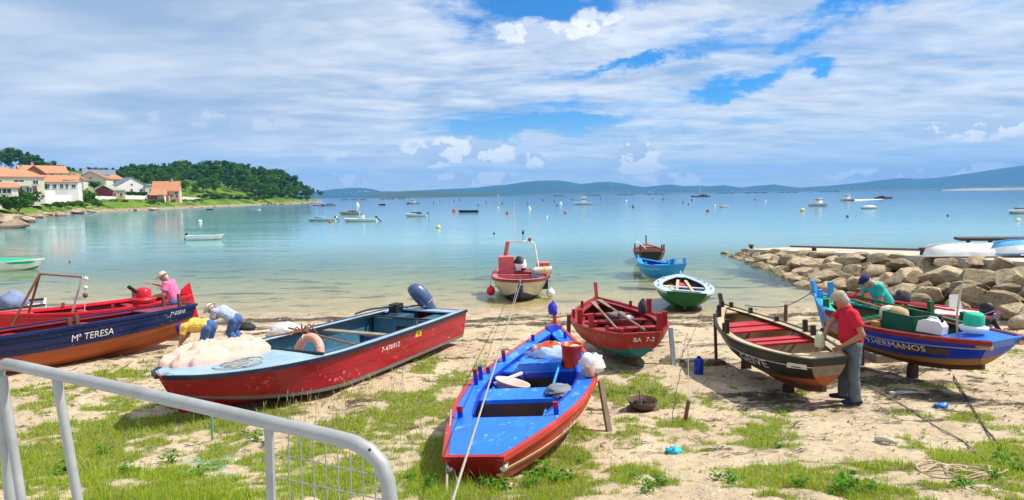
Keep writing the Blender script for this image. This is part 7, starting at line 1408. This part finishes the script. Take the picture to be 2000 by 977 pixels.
rope([GEI.world((GEI.L + .05, 0, GEI.zs(1) + .05)), GRN.world((.05, -.75, .55))], .008, 'slack rope between the black boat bow and the green hulled boat', ROPE, .08)
rope([GEI.world((.9 * GEI.L, -.35, GEI.zs(.9) + .05)), PD(1535, 598, 15.2), HER.world((HER.L, 0, HER.zs(1) + .05))], .010, 'rope strung from the black boat to the bow of the blue and ochre boat', BLKR, .03)
a = on(1534, 628); prop(a, PD(1535, 595, a.y), 'short dark post on the sand between the black and the blue boat', BROWN, .09)
rope([HER.world((.3 * HER.L, .2, -.02)), on(1850, 715, .02), on(1885, 775, .015), on(1925, 840, .012), on(1960, 880, .012)], .012, 'dark rope lying across the sand below the blue and ochre boat', M('dark_rope', (.06, .055, .05), .9, .2, 30), 0, 10)
rope([on(1690, 752, .012), on(1760, 790, .012), on(1830, 836, .012), on(1880, 862, .012), on(1930, 905, .012)], .009, 'thin tan rope lying across the sand at right', M('tan_rope', (.30, .24, .17), .9, .2, 30), 0, 8)
m = MB(); c = on(1880, 925); pts = []
for k in range(150): a = k * .21; r_ = .16 + .13 * sin(k * .083) + .05 * sin(k * .4); x = c.x + r_ * cos(a) * 1.5; y = c.y + r_ * sin(a) * .9; pts.append((x, y, G(x, y) + .02 + .015 * sin(k * .9)))
m.tube(pts, .009, 5); o = m.build('rope_coil', M('pale_tan_rope', (.50, .38, .26), .9, .2, 30)); tag(o, 'loose coil of tan rope in the grass at bottom right', 'rope')
m = MB(); p = on(1710, 862, .03); q_ = on(1752, 872, .03); m.tube([(0, 0, 0), (q_ - p) * .5 + Vector((0, .03, .01)), q_ - p], [.03, .035, .02], 7); o = m.build('driftwood', M('pale_driftwood', (.55, .48, .40), .9, .15, 6, .3), loc=p); tag(o, 'bleached driftwood stick lying in the dry grass at right', 'driftwood')
p = on(1303, 705); rs2 = thing('flat_stones', 'flat grey stones under the pale blue prop of the dark red boat', 'stones', p)
for k, (dx_, dy_) in enumerate(((0, 0), (.25, -.05), (-.1, -.2), (.1, .2))): put('stone', random.choice(shore_rocks), rs2, (dx_, dy_, .02), k * 1.3, (.2, .14, .07))
CNET = M('pale_green_net', (.20, .46, .32), .9, .2, 20)
m = MB(); rg = random.Random(9)
for k in range(26):
    u = rg.uniform(360, 460); v = rg.uniform(900, 935); a = on(u, v, .02); pts = [a]
    for j in range(5): d = Vector((rg.gauss(0, .05), rg.gauss(0, .05), 0)); e = pts[-1] + d; pts.append(Vector((e.x, e.y, G(e.x, e.y) + .02)))
    m.tube(pts, .004, 4)
o = m.build('net_scrap', CNET); tag(o, 'scrap of pale green net tangled in the grass behind the barrier', 'net')
rope([on(415, 860, .0), PD(412, 800, 7.3)], .016, 'pale green strap hanging below the red motor boat bow', CNET)

# ================================================================== air
hz = bpy.data.materials.new('haze'); hz.use_nodes = True; t = NT(hz.node_tree); t.n.clear(); pv = t.new('ShaderNodeVolumePrincipled'); pv.inputs['Color'].default_value = (.12, .47, 1.0, 1); pv.inputs['Density'].default_value = 1.15e-4; pv.inputs['Anisotropy'].default_value = 0.0
o = t.new('ShaderNodeOutputMaterial'); t.l.new(pv.outputs[0], o.inputs['Volume'])
m = MB(); m.box((3000, 4680, 190), (19000, 9800, 400)); o = m.build('haze', hz); tag(o, kind='stuff')
